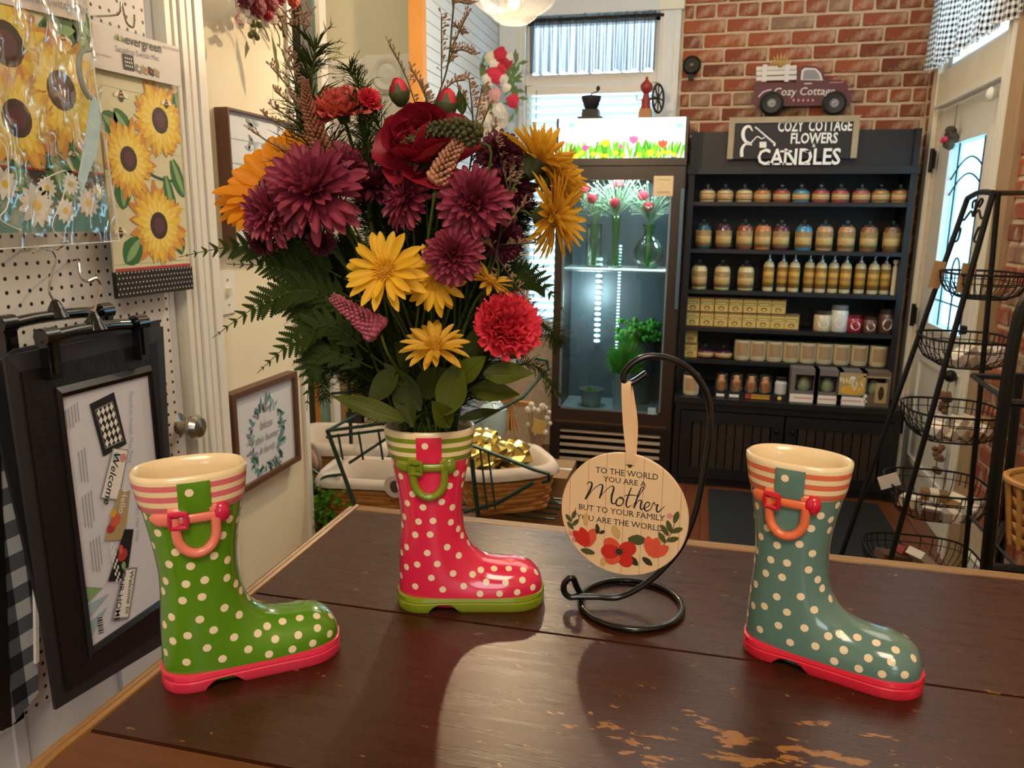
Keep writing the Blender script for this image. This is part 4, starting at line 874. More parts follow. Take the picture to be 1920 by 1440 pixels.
# ================================================================ HUTCH
m_hutch = M('black_hutch_paint', '121318', .45, noise=.12); m_hutchin = M('black_hutch_inside', '0c0d11', .6, noise=.1)
HX0, HX1, HY, HB, HT = -.085, 1.068, 4.5, 4.22, 1.93
hz = [at_y(1490, y, HY).z for y in (379, 470, 549, 621, 683)]; BT = at_y(1480, 757, HB).z
hu = thing('candle_hutch', 'tall black shelf hutch stocked with candles against the brick wall', 'shelf', ((HX0+HX1)/2, 4.5, 0))
b = MB(); b.bx(HX0, HX0+.03, HY, 4.77, BT, HT).bx(HX1-.03, HX1, HY, 4.77, BT, HT).bx(HX0, HX1, 4.77, 4.785, 0, HT); b.build('side_frame', m_hutch, hu)
MB().bx(HX0+.03, HX1-.03, 4.762, 4.769, BT, HT).build('back_panel', m_hutchin, hu)
zh = at_y(1490, 322, HY).z
MB().bx(HX0+.03, HX1-.03, HY+.02, HY+.04, zh, HT-.02).build('header_panel', m_hutch, hu); MB().bx(HX0-.01, HX1+.01, HY-.015, HY+.02, zh-.012, zh+.028).build('cornice', m_hutch, hu)
MB().bx(HX0+.03, HX1-.03, HY+.04, 4.762, HT-.02, HT).build('top_panel', m_hutch, hu)
for z in hz: MB().bx(HX0+.03, HX1-.03, HY+.004, 4.762, z-.022, z).build('shelf', m_hutch, hu)
b = MB(); b.bx(HX0-.008, HX1+.005, HB, 4.77, BT-.03, BT); b.build('counter', m_hutch, hu)
b = MB(); b.bx(HX0, HX0+.03, HB+.015, 4.77, 0, BT-.03).bx(HX1-.03, HX1, HB+.015, 4.77, 0, BT-.03).bx(HX0+.03, HX1-.03, HB+.03, 4.77, 0, .05).bx(HX0+.03, HX1-.03, HB+.015, HB+.03, BT-.07, BT-.03); b.build('base_cabinet', m_hutch, hu)
for i in (0, 1):
    x0 = HX0+.035+i*.55; x1 = x0+.54; z0, z1 = .05, BT-.075
    b = MB(); b.bx(x0, x0+.06, HB, HB+.015, z0, z1).bx(x1-.06, x1, HB, HB+.015, z0, z1).bx(x0+.06, x1-.06, HB, HB+.015, z0, z0+.06).bx(x0+.06, x1-.06, HB, HB+.015, z1-.06, z1); d = b.build('cabinet_door', m_hutch, hu)
    for k in range(9): x = x0+.065+k*(x1-x0-.13)/9; MB().bx(x+.003, x+(x1-x0-.13)/9-.003, HB+.006, HB+.014, z0+.06, z1-.06).build('panel_board', M('dark_board', '2a211c', .5, noise=.3, ns=15, rnd=.3), d)
    kx = x1-.035 if i == 0 else x0+.035
    MB().lathe([(0, 0), (.006, 0), (.006, .012), (.016, .018), (.014, .03), (0, .034)], 12, mtx=Matrix.Translation((kx, HB, z1-.075))@Matrix.Rotation(PI/2, 4, 'X')).build('knob', m_iron, d, True)
# ---------------------------------------------------------------- candles and bottles
def label_mat(name, c1, c2, band):
    t = NT(name); o = t.xyz('Generated'); z = o[2]
    u = t.math('FRACT', t.math('MULTIPLY', o[0], 7)); v = t.math('FRACT', t.math('MULTIPLY', z, 9))
    ck = t.math('GREATER_THAN', t.math('MULTIPLY', t.math('SUBTRACT', u, .5), t.math('SUBTRACT', v, .5)), 0)
    edge = t.math('GREATER_THAN', t.math('ABSOLUTE', t.math('SUBTRACT', z, .5)), .28); mid = t.math('LESS_THAN', t.math('ABSOLUTE', t.math('SUBTRACT', z, .72 if band == 'up' else .5)), .09)
    c = t.mix(t.math('MULTIPLY', ck, t.math('MULTIPLY', edge, .95)), hexc(c1), hexc('3a2a1c'))
    c = t.mix(t.math('MULTIPLY', mid, t.math('MULTIPLY_ADD', t.noise(90, 2), .8, .1)), c, hexc(c2)); t.set(Base_Color=c, Roughness=.5); return t.m
LB = {'tan': label_mat('label_tan', 'c9a86a', '5a3a20', 'up'), 'red': label_mat('label_red', 'd2b27c', 'a23a2c', 'mid'), 'kraft': label_mat('label_kraft', 'b08a5e', '8a6a42', 'mid'), 'yellow': label_mat('label_yellow', 'c99a44', '6a4a1c', 'mid')}
LB['kraft'] = M('label_plain_kraft', 'a88a66', .7, noise=.08)
m_clr = glass_mat('jar_glass', 'f2f4f4', .8, .05)
def wax(h): return M('wax_'+h, h, .18, noise=.12, ns=30, coat=.4)
ORD = ['first', 'second', 'third', 'fourth', 'fifth', 'sixth', 'seventh', 'eighth', 'ninth', 'tenth', 'eleventh']
def product(kind, px, z, y, name, label, cat, group, col=None, lab='tan', w=.05, h=.1):
    c = at_y(px, 500, y); q = at_y(px, at_hint(px, z, y), y); x = q.x
    c = Vector((x, y, z)); t = thing(name, label, cat, c, group)
    if kind == 'squat':
        MB().lathe([(0, 0), (w*.9, 0), (w, .006), (w, h*.5), (w*.86, h*.62), (w*.6, h*.66), (0, h*.66)], 18, c).build('jar', wax(col), t, True)
        MB().lathe([(w*1.015, h*.1), (w*1.015, h*.48)], 18, c).build('label', LB[lab], t, 2)
        MB().lathe([(w*.62, h*.665), (w*.62, h*.74), (w*.3, h*.78), (w*.12, h*.8), (w*.2, h*.92), (w*.12, h), (0, h)], 14, c).build('lid', m_clr, t, True)
    elif kind == 'jar':
        MB().lathe([(0, 0), (w*.9, 0), (w, .006), (w, h*.68), (w*.84, h*.78), (w*.62, h*.8), (0, h*.8)], 18, c).build('jar', wax(col), t, True)
        MB().lathe([(w*1.015, h*.08), (w*1.015, h*.62)], 18, c).build('label', LB[lab], t, 2)
        MB().lathe([(w*.64, h*.805), (w*.66, h*.85), (w*.3, h*.88), (w*.13, h*.89), (w*.22, h*.96), (w*.12, h), (0, h)], 14, c).build('lid', m_clr, t, True)
    elif kind == 'bottle':
        MB().lathe([(0, 0), (w*.92, 0), (w, .006), (w, h*.68), (w*.8, h*.76), (w*.4, h*.80), (0, h*.8)], 14, c).build('bottle', M('bottle_cream', 'd8c9a0', .15, coat=.4), t, True)
        MB().lathe([(w*1.02, h*.1), (w*1.02, h*.64)], 14, c).build('label', LB['yellow'], t, 2)
        b = MB().lathe([(w*.42, h*.8), (w*.42, h*.85), (w*.14, h*.86), (w*.14, h*1.0), (0, h)], 10, c); b.tube([c+Vector((0, 0, h*.97)), c+Vector((.0, -.022, h*.96))], .004, 5); b.build('pump', M('silver_pump', 'b4bcc4', .25, .7), t, True)
    elif kind == 'tumbler':
        MB().lathe([(0, 0), (w*.9, 0), (w, .008), (w, h*.93), (w*.94, h*.93), (w*.92, h*.8), (0, h*.8)], 18, c).build('tumbler', M('cream_glass_wax', 'd8cba8', .15, coat=.5), t, True)
        b = MB(); n = 9
        rows = [[c+Vector((w*1.012*math.cos(a), w*1.012*math.sin(a), zz)) for a in [-PI/2-.75+1.5*i/n for i in range(n+1)]] for zz in (h*.22, h*.8)]; b.grid(rows); b.build('label', LB['kraft'], t, 2)
        MB().lathe([(w*1.02, h*.935), (w*1.02, h), (0, h)], 18, c).build('lid', M('dark_green_lid', '18241f', .4), t, True)
    elif kind == 'lidded':
        MB().lathe([(0, 0), (w*.9, 0), (w, .006), (w, h*.75), (w*.9, h*.8), (0, h*.8)], 18, c).build('jar', wax(col), t, True)
        b = MB(); n = 10
        cc = []
        for i in range(16): a = 2*PI*i/16; th = -PI/2+.62*math.cos(a); cc.append(c+Vector((w*1.02*math.cos(th), w*1.02*math.sin(th), h*.40+h*.24*math.sin(a))))
        b.add(cc, [tuple(range(16))]); b.build('oval_label', M('oval_white', 'e8e2dc', .5), t)
        MB().lathe([(w*.95, h*.81), (w*.95, h*.97), (w*.8, h), (0, h)], 18, c).build('lid', M('lid_'+lab, lab, .3, coat=.3), t, True)
    elif kind == 'stick':
        MB().lathe([(0, 0), (w, 0), (w*.9, h*.8), (w*.5, h*.82), (w*.5, h*.86), (w, h*.9), (w, h*.98), (0, h)], 10, c).build('tube', M('cream_tube', 'd8cbb4', .4), t, True)
    return t
def at_hint(px, z, y):
    d0 = at_y(px, 300, y); d1 = at_y(px, 800, y); return 300+500*(z-d0.z)/(d1.z-d0.z)
YP = HY+.085
for i, (px, c, w) in enumerate(zip((1326, 1359, 1395, 1429, 1465, 1501, 1538, 1575, 1614, 1650, 1686), ('cfb98a', 'cdb88c', 'd6c490', 'c67c44', 'b04a3c', '4f8fae', 'b04a50', 'b24a52', 'b05a50', 'b5824c', 'b37a42'), ('cream', 'cream', 'cream', 'orange', 'red', 'blue', 'crimson', 'rose red', 'pink and red', 'amber', 'amber'))):
    product('squat', px, hz[0], YP, 'squat_candle_jar', f'{ORD[i]} squat candle jar from the left on the top shelf, {w} wax', 'candle', 'squat candles on the top shelf', c, 'red', .045, .1)
for i, (px, c, w) in enumerate(zip((1318, 1356, 1395, 1429, 1463, 1505, 1544, 1585, 1627, 1670), ('24505c', '4e2c40', '8e4a34', 'c87c48', '5c2838', '3f86ac', 'c29670', 'c09068', '9a6a48', '7a5238'), ('dark teal', 'purple', 'rust', 'orange', 'plum', 'bright blue', 'pale peach', 'peach', 'tan', 'brown'))):
    product('jar', px, hz[1], YP, 'large_candle_jar', f'{ORD[i]} tall candle jar from the left on the second shelf, {w} wax', 'candle', 'large jars on the second shelf', c, 'tan', .044, .165)
for i, px in enumerate((1310, 1353, 1397)):
    product('jar', px, hz[2], YP, 'large_candle_jar', f'{ORD[i]} of three cream candle jars left of the pump bottles', 'candle', 'cream jars on the third shelf', 'd2c08a', 'tan', .044, .165)
for i, px in enumerate((1439, 1465, 1487, 1515, 1537, 1560, 1583, 1610, 1635, 1657)):
    product('bottle', px, hz[2], YP+(.02 if i % 2 else 0), 'pump_bottle', f'{ORD[i]} pump bottle from the left in the row on the third shelf', 'bottle', 'pump bottles on the third shelf', w=.029, h=.21)
product('stick', 1674, hz[2], YP-.02, 'spray_tube', 'thin cream tube at the right end of the third shelf', 'tube', None, w=.013, h=.19)
def box_label_print(p, x0, x1, z0, z1):
    w, h = x1-x0, z1-z0; p.rect(x0, x1, z0, z1, BX['dark'], .5); p.rect(x0+w*.07, x1-w*.05, z0+h*.05, z1-h*.05, BX['gold'], 1)
    for i in range(8): p.rect(x0+w*(.06+.112*i), x0+w*(.06+.112*i+.06), z1-h*.14, z1-h*.05, BX['dark'], 2)
    p.rect(x0+w*.12, x1-w*.12, z0+h*.52, z0+h*.72, BX['green'], 2); p.rect(x0+w*.2, x1-w*.2, z0+h*.58, z0+h*.64, BX['pale'], 3); p.ell((x0+w*.5, z0+h*.28), w*.2, h*.14, BX['dark'], 2, 0, 12); p.ell((x0+w*.5, z0+h*.26), w*.14, h*.09, BX['gold'], 3, 0, 12)
BX = {k: M('box_ink_'+k, h, .6) for k, h in dict(gold='d0b062', dark='5a4426', green='8f8a3c', pale='e6d49a').items()}
m_kbox = M('candle_carton', 'b6925a', .6, noise=.08)
def carton(px, z, y, s, label, h=None):
    x = at_y(px, at_hint(px, z, y), y).x; h = h or s; t = thing('candle_carton', label, 'box', (x, y+s/2, z), 'candle cartons')
    MB().bx(x-s/2, x+s/2, y, y+s, z, z+h).build('carton', m_kbox, t); p = Print((0, y-.0002, 0), (1, 0, 0), (0, 0, 1)); box_label_print(p, x-s/2, x+s/2, z, z+h); p.build('printed_front', t)
sb = .0835; yb = HY+.05
for i in range(8): carton(1298+i*26.5, hz[3], yb, sb, f'{ORD[i]} patterned carton from the left in the lower row on the fourth shelf')
for i in range(7): carton(1299+i*26.7, hz[3]+sb+.0005, yb+.004, sb, f'{ORD[i]} patterned carton from the left in the upper row on the fourth shelf')
carton(1294, hz[4], yb, sb, 'lower of two stacked cartons at the left end of the fifth shelf'); carton(1294.5, hz[4]+sb+.0005, yb+.003, sb, 'upper of two stacked cartons at the left end of the fifth shelf')
for px, c, l, w, h, lb in ((1541, 'd6c4a0', '3a2c20', .047, .115, 'round cream candle jar, leftmost loose jar on the fourth shelf'), (1572, 'dcd9cc', '6b6f70', .046, .15, 'tall white candle jar beside the round cream one'), (1601, 'a01c30', '5a1018', .041, .10, 'red candle jar with white oval label'), (1630, '6a4636', '3a2418', .038, .092, 'small brown candle jar right of the red jar'), (1660, '5a3a2e', '2e1c14', .042, .135, 'taller dark brown candle jar at the right end of the fourth shelf')):
    product('lidded', px, hz[3], YP-.01, 'labelled_candle_jar', lb, 'candle', 'loose candle jars', c, l, w, h)
for i, px in enumerate((1322, 1356)): product('squat', px, hz[4], YP, 'squat_candle_jar', ('left' if i == 0 else 'right')+' of two dark purple squat jars on the fifth shelf', 'candle', 'purple squat jars', '4a1e34', 'red', .05, .075)
for i, px in enumerate((1391, 1420, 1451, 1482, 1513, 1544, 1576, 1609, 1645)):
    product('tumbler', px, hz[4], YP, 'tumbler_candle', f'{ORD[i]} cream tumbler candle from the left on the fifth shelf', 'candle', 'tumbler candles on the fifth shelf', w=.047, h=.125)
product('tumbler', 1295, BT, HB+.10, 'tumbler_candle', 'single cream tumbler candle at the left end of the bottom shelf', 'candle', None, w=.045, h=.12)
# tester display with four small jars
xa, xb = at_y(1340, 740, HB+.08).x, at_y(1478, 740, HB+.08).x
dp = thing('tester_display', 'low black display tray with orange band and yellow dot on the bottom shelf', 'display tray', ((xa+xb)/2, HB+.1, BT))
MB().bx(xa, xb, HB+.06, HB+.17, BT, BT+.028).build('tray', m_hutchin, dp)
p = Print((0, HB+.0595, 0), (1, 0, 0), (0, 0, 1)); L = xb-xa
p.rect(xa+L*.42, xa+L*.75, BT+.003, BT+.026, I['gold'], 1); p.rect(xa+L*.42, xa+L*.50, BT+.003, BT+.026, I['red'], 2); p.text('HANDCRAFTED', (xa+L*.62, BT+.015), .016, I['black'], 2, 0, .02)
p.rect(xa+L*.02, xa+L*.13, BT+.004, BT+.02, I['white'], 1); p.rect(xa+L*.2, xa+L*.33, BT+.004, BT+.02, I['white'], 1); p.ell((xa+L*.88, BT+.014), .011, .011, I['lemon'], 2); p.build('tray_print', dp)
for i, px in enumerate((1352, 1380, 1408, 1434)):
    z = BT+.0285; y = HB+.115; x = at_y(px, at_hint(px, z, y), y).x; c = Vector((x, y, z))
    t = thing('tester_jar', f'{ORD[i]} small clear jar with orange candle in the bottom display tray', 'candle', c, 'tester jars in the display')
    MB().lathe([(0, 0), (.024, 0), (.025, .05), (.016, .06), (.016, .08), (0, .085)], 12, c+Vector((0, 0, .003))).build('candle', M('orange_fade_wax', 'e0a070', .3, noise=.3, ns=20), t, True)
    MB().lathe([(.034, 0), (.036, .004), (.036, .088), (.03, .098), (0, .10)], 16, c).build('glass_cover', m_clr, t, 2)
z = BT+.0285; y = HB+.115; x = at_y(1463, at_hint(1463, z, y), y).x
t = thing('white_jar', 'small white jar at the right end of the bottom display tray', 'candle', (x, y, z)); MB().lathe([(0, 0), (.03, 0), (.032, .01), (.032, .06), (.026, .066), (.026, .074), (0, .076)], 16, (x, y, z)).build('jar', M('white_wax', 'cfd2da', .3), t, True); MB().lathe([(.027, .0765), (.027, .088), (0, .089)], 16, (x, y, z)).build('lid', m_hutchin, t)
def window_box(px, label, body, kind):
    w, h, d = .142, .185, .10; y = HB+.05; z = BT; x = at_y(px, at_hint(px, z, y), y).x; t = thing('gift_box', label, 'box', (x, y+d/2, z), 'boxed candles on the bottom shelf')
    if kind == 'photo':
        MB().bx(x-w/2, x+w/2, y, y+d, z, z+h).build('carton', body, t)
    else:
        b = MB(); b.bx(x-w/2, x-w*.34, y, y+d, z, z+h).bx(x+w*.34, x+w/2, y, y+d, z, z+h).bx(x-w*.34, x+w*.34, y, y+d, z, z+h*.32).bx(x-w*.34, x+w*.34, y, y+d, z+h*.82, z+h).bx(x-w*.34, x+w*.34, y+d*.9, y+d, z+h*.32, z+h*.82); b.build('carton', body, t)
        MB().lathe([(0, 0), (.03, 0), (.038, .02), (.03, .05), (.016, .07), (0, .075)], 14, (x, y+.05, z+h*.325)).build('candle', M('sage_wax', '7d8a6c' if kind == 'w1' else '8f947c', .4, noise=.3), t, True)
    p = Print((0, y-.0003, 0), (1, 0, 0), (0, 0, 1))
    if kind != 'brown':
        p.rect(x-w/2, x+w/2, z+.001, z+h*.25, I['white'], 1); p.rect(x-w*.36, x+w*.36, z+h*.12, z+h*.155, I['pink'], 2)
    if kind == 'photo':
        p.rect(x-w*.46, x+w*.46, z+h*.30, z+h*.95, I['tan'], 1); p.ell((x, z+h*.45), w*.4, h*.13, I['gold'], 2); q = random.Random(1)
        for i in range(20): p.petal((x+q.uniform(-.4, .4)*w, z+h*q.uniform(.42, .7)), PI/2+q.uniform(-.6, .6), .03, .012, I[q.choice(('lemon', 'cream', 'gold'))], 3+i*.02)
        p.ell((x, z+h*.8), w*.1, h*.05, I['white'], 3)
    if kind == 'brown':
        p.rect(x-w*.46, x+w*.46, z+h*.84, z+h*.88, I['tan'], 1); p.rect(x+w*.0, x+w*.4, z+h*.12, z+h*.7, I['tan'], 1); p.ell((x-w*.33, z+h*.3), w*.07, h*.06, I['white'], 1); p.ell((x-w*.3, z+h*.14), w*.06, h*.03, I['white'], 1); p.ell((x+w*.2, z+h*.4), w*.1, h*.2, I['brown'], 2)
    p.build('printed_front', t)
m_gbox = M('grey_carton', '6f6866', .6)
window_box(1506, 'left grey window box with green candle on the bottom shelf', m_gbox, 'w1'); window_box(1550, 'right grey window box with pale green candle on the bottom shelf', m_gbox, 'w2')
window_box(1594, 'grey carton printed with golden flowers on the bottom shelf', m_gbox, 'photo'); window_box(1638, 'brown printed carton at the right end of the bottom shelf', M('brown_carton', '6a5a4a', .6), 'brown')
# ---------------------------------------------------------------- shop sign
YS = HY-.035
sx0, sx1 = at_y(1368, 222, YS).x, at_y(1614, 216, YS).x; sz1 = at_y(1490, 218, YS).z; sz0 = at_y(1490, 297, YS).z
sg = thing('shop_sign', 'framed black shop sign with white lettering on top of the candle hutch', 'sign', ((sx0+sx1)/2, YS, sz0)); m_sfr = wood_mat('grey_oak_frame', '8f8066', 'b3a488', .6, (1, 8, 1), 8)
fw = .03
MB().bx(sx0, sx1, YS, YS+.02, sz1-fw, sz1).build('top_rail', m_sfr, sg)
for x in (sx0, sx1-fw): MB().bx(x, x+fw, YS, YS+.02, sz0, sz1-fw).build('side_rail', m_sfr, sg)
MB().bx(sx0+fw, sx1-fw, YS+.008, YS+.014, sz0, sz1-fw).build('black_panel', M('sign_black', '15161b', .5), sg)
m_let = M('sign_white', 'f0eeea', .5, noise=.02)
p = Print((0, YS+.0075, 0), (1, 0, 0), (0, 0, 1)); U = p.px
def fit(txt, xa, xb, y, size):
    vs, _ = text_poly(txt, .022); w = max(v[0] for v in vs)-min(v[0] for v in vs); p.text(txt, U((xa+xb)/2, y), size, m_let, 1, 0, .022, (U(xb, y)[0]-U(xa, y)[0])/(w*size))
fit('COZY  COTTAGE', 1458, 1597, 237, .076); fit('FLOWERS', 1482, 1570, 260, .074); p.text('&', U(1526, 273), .026, m_let, 1, 0, .01)
p.stroke([U(1411, 246), U(1405, 237), U(1396, 241), U(1393, 254), U(1398, 265), U(1408, 268), U(1412, 262)], [.004, .012, .016, .018, .014, .009, .004], m_let, 1)
p.stroke([U(1410, 272), U(1398, 270), U(1391, 280), U(1391, 294)], [.005, .012, .016, .017], m_let, 1); p.stroke([U(1416, 238), U(1454, 270)], .007, m_let, 1, sm=False); p.stroke([U(1419, 242), U(1450, 270)], .003, I['grey'], 1.5, sm=False); p.ell(U(1452, 272), .006, .006, m_let, 1)
for dx in (0, 1):
    for dy in (0, 1): c = U(1427.5+dx*6.5, 268.5+dy*5.5); p.rect(c[0]-.009, c[0]+.008, c[1]-.008, c[1]+.007, m_let, 1)
p.stroke([U(1413, 263), U(1420, 256), U(1428, 260), U(1434, 257)], .005, m_let, 1)
p.build('sign_lettering', sg)
# the cut-out word CANDLES, thick slab letters standing in front of the lower edge
vs, fs = text_poly('CANDLES', .018); c = at_y(1497, 295.5, YS-.01); hgt = .115; b = MB()
sxx = (at_y(1575, 295, YS).x-at_y(1420, 295, YS).x)/(max(v[0] for v in vs)-min(v[0] for v in vs)); rot = -.0
k = len(vs); F = [Vector((c.x+x*sxx, YS-.012, c.z+y*hgt)) for x, y in vs]; B = [v+Vector((0, .012, 0)) for v in F]
ed = {}
for f in fs:
    for i in range(len(f)):
        e = (f[i], f[(i+1) % len(f)]); ed[e] = 1
b.add(F+B, list(fs)+[tuple(reversed([i+k for i in f])) for f in fs]+[(i, j, j+k, i+k) for (i, j) in ed if (j, i) not in ed])
# slab serifs
for ch, xs in (('A', 0),): pass
b.build('cutout_word', m_let, sg)
b = MB(); W7 = (1429, 1451, 1474, 1497, 1519, 1540, 1563)
for px in (1445, 1457, 1468, 1480, 1514):
    q = at_y(px, 307, YS-.012); b.bx(q.x-.014, q.x+.014, YS-.012, YS, q.z-.006, q.z+.004)
for px in (1468, 1480, 1514):
    q = at_y(px, 284, YS-.012); b.bx(q.x-.013, q.x+.013, YS-.012, YS, q.z-.004, q.z+.006)
b.build('slab_serifs', m_let, sg)
# ---------------------------------------------------------------- truck wall plaque
YT = 4.725; tk = thing('truck_plaque', 'maroon pickup truck wall plaque with white slatted bed and lettering', 'wall decor', at_y(1500, 200, YT))
def outl(pts): return [(at_y(x, y, YT).x, at_y(x, y, YT).z) for x, y in pts]
m_mar = M('maroon_paint', '5a2230', .45, noise=.2, ns=30); m_tyre = M('tyre_black', '17171a', .5); m_mw = M('plaque_white', 'd8d4d2', .5, noise=.08)
b = MB().prism(outl([(1410, 192), (1412, 180), (1416, 155), (1492, 155), (1492, 150), (1497, 130), (1506, 123), (1530, 124), (1543, 134), (1549, 150), (1575, 149), (1588, 156), (1592, 175), (1597, 182), (1594, 198), (1575, 200), (1545, 198), (1460, 199), (1420, 200)]), (0, YT, 0), (1, 0, 0), (0, 0, 1), -.02); b.build('truck_body', m_mar, tk)
p = Print((0, YT-.0005, 0), (1, 0, 0), (0, 0, 1)); U = p.px
p.poly([U(*q) for q in ((1501, 150), (1503, 132), (1509, 127), (1530, 128), (1539, 137), (1543, 151))], m_mw, 1); p.poly([U(*q) for q in ((1505, 149), (1507, 134), (1512, 131), (1528, 131), (1535, 139), (1538, 149))], I['grey'], 2)
p.text('Cozy Cottage', U(1508, 172), .058, m_mw, 2, -.01, .01, .98, .12)
p.stroke([U(1422, 182), U(1432, 172), U(1446, 168)], .006, m_mw, 2); p.stroke([U(1560, 172), U(1575, 176), U(1582, 188)], .006, m_mw, 2); p.stroke([U(1555, 155), U(1582, 154)], .004, I['pink'], 2)
for i in range(5): p.ell(U(1488+i*9, 188), .005, .008, I['pink'], 2)
p.stroke([U(1492, 155), U(1492, 195)], .003, I['brown'], 2); p.rect(U(1508, 157)[0], U(1508, 157)[0]+.04, U(1508, 158)[1], U(1508, 156)[1], m_mw, 2); p.build('truck_lettering', tk)
for px in (1446, 1563):
    c = at_y(px, 195, YT); mt = Matrix.Translation(c+Vector((0, 0, 0)))@Matrix.Rotation(PI/2, 4, 'X'); w = MB().lathe([(0, 0), (.062, 0), (.064, .02), (.05, .03), (.03, .026), (0, .026)], 24, mtx=mt).build('wheel', m_tyre, tk, True)
    MB().lathe([(.026, .0265), (.02, .032), (.008, .03), (0, .034)], 18, mtx=mt).build('hubcap', M('hub_grey', '85858a', .4, .4), w, True)
for z in (128, 137, 147): a, c2 = at_y(1418, z-2.5, YT), at_y(1493, z+3, YT); MB().bx(a.x, c2.x, YT-.012, YT, c2.z, a.z).build('bed_slat', m_mw, tk)
for px in (1433, 1475): a, c2 = at_y(px-3, 122, YT), at_y(px+3, 154, YT); MB().bx(a.x, c2.x, YT-.017, YT-.012, c2.z, a.z).build('bed_post', m_mw, tk)
b = MB(); c = at_y(1463, 121, YT-.01)
for i in range(9): a = PI*(i+.5)/9; b.add([c, c+Vector((.05*math.cos(a-.12), -.012, .03*math.sin(a-.12))), c+Vector((.06*math.cos(a), -.006, .062*math.sin(a))), c+Vector((.05*math.cos(a+.12), -.012, .03*math.sin(a+.12)))], [(0, 1, 2, 3)])
b.ball(c+Vector((0, 0, -.002)), .016, 8, 5); b.build('gold_bow', M('gold_ribbon', 'b8914a', .4, noise=.3), tk)
MB().tube([at_y(1478, 150, YT), at_y(1500, 70, YT+.02), at_y(1545, 124, YT)], .0012, 4).build('hanging_string', M('string', '8c6a44', .8), tk)
# round black iron star plate on the bricks
c = at_y(1297, 122, YB-.045); t = thing('iron_wall_plate', 'round black iron tie plate on the bricks beside the window', 'wall plate', c); mt = Matrix.Translation(c+Vector((0, .02, 0)))@Matrix.Rotation(PI/2, 4, 'X')
MB().lathe([(0, 0), (.05, 0), (.052, .012), (.04, .022), (.022, .02), (0, .02)], 20, mtx=mt).build('plate', m_iron, t, True); MB().lathe([(.014, .021), (.014, .03), (.005, .034), (0, .034)], 6, mtx=mt).build('nut', M('worn_iron', '6a645e', .4, .6), t); MB().box(c+Vector((0, 0, -.065)), (.03, .015, .03)).build('tail', m_iron, t)
# ---------------------------------------------------------------- swag beside the window
c = at_y(930, 190, YB-.40); t = thing('window_swag', 'red, pink and white flower swag with bow hung beside the back window', 'flower arrangement', c); r = random.Random(31)
v = lambda x, y, d=0: at_y(x, y, YB-.42+d)
for (x, y, s, h) in ((938, 104, .05, 'c02440'), (950, 118, .045, 'a8203a'), (928, 140, .06, 'd0304a'), (942, 128, .04, 'c83048'), (920, 110, .045, 'd8d2b8'), (926, 120, .04, 'e0dcd0'), (962, 190, .045, 'c8284a'), (928, 178, .045, 'd8a09c'), (905, 195, .05, 'c8b8a4'), (936, 210, .05, 'd8d6cc'), (915, 150, .045, 'e0dcd0'), (910, 225, .05, 'd8d0c0'), (945, 150, .035, 'd8d6cc'), (950, 165, .035, 'e0dcd4'), (955, 110, .03, 'd8d4d0')):
    f = MB()
    for i in range(12): a = i*2.4; k = s*(.2+.055*i); f.ball(v(x, y)+Vector((k*math.cos(a)*.75, -.02+.0015*i, k*math.sin(a)*.75)), s*.4, 6, 4, (1, .6, 1))
    f.build('flower', M('fabric_flower_'+h, h, .7, noise=.3, ns=60), t, True)
lf = MB()
for i in range(60):
    p0 = v(r.choice((890, 905, 915, 960, 970, 965)), r.uniform(110, 215)); a = r.uniform(0, 6.28); d = Vector((math.cos(a), -.2, math.sin(a)))*.07; s2 = Vector((-math.sin(a), 0, math.cos(a)))*.012
    lf.add([p0, p0+d*.5+s2, p0+d, p0+d*.5-s2], [(0, 1, 2, 3)])
lf.build('leaves', M('swag_leaf', '5f7a4a', .7, noise=.3, transl=.2), t)
bw = MB()
for i in range(26): bw.ball(v(918+r.uniform(-24, 24), 225+r.uniform(-22, 25), .02), r.uniform(.02, .045), 6, 4, (1, .5, 1))
bw.build('lace_bow', M('lace_white', 'cfc6b8', .85, noise=.2, ns=50), t, True)
MB().tube(smoothpath([v(905, 120, .03), v(890, 160, .03), v(895, 210, .03), v(915, 240, .03)], 5), .025, 6).build('twig_base', M('twig_brown', '6d4a34', .8), t)
MB().bx(XL-.004, c.x, YB-.39, YB-.375, c.z+.05, c.z+.065).build('hanging_hook', m_iron, t)
# ================================================================ RIGHT SIDE: wire basket tower, rack, charms
m_wire = M('black_wire', '121110', .45, .4, noise=.1)
YN, YF = 2.85, 3.2
def leg_line(a, b):
    d = (b-a)/(b.z-a.z); return a, a+d*(0-a.z)
na, nb = leg_line(at_y(1862, 362, YN), at_y(1762, 720, YN)); fa, fb = leg_line(at_y(1814, 372, YF), at_y(1645, 850, YF))
tw = thing('basket_tower', 'black A frame display tower with five wire baskets beside the glazed door', 'display stand', ((na.x+nb.x)/2+.1, 3.02, 0))
for a, b2 in ((na, nb), (fa, fb)): MB().tube([b2+Vector((0, 0, .003)), a], .010, 8).build('leg', m_wire, tw, True)
ba, bb = at_y(1872, 360, YN+.02), at_y(1806, 1085, YN+.02); _, bf = leg_line(ba, bb)
MB().tube([bf+Vector((0, 0, .003)), ba], .009, 8).build('leg', m_wire, tw, True); rr = at_y(1925, 362, YF-.02); rr.x = XR-.024
b = MB(); b.tube(smoothpath([fa, (fa*.5+na*.5)+Vector((0, 0, .012)), na], 5), .010, 8); b.tube([na, rr], .009, 8); b.build('top_bar', m_wire, tw, True)
def lerp(a, b, t): return a+(b-a)*t
b = MB(); u = (fa-na); dn = ((nb-na).normalized()+(fb-fa).normalized())*.5
def sp(u_, d): return na+u*u_+dn*d
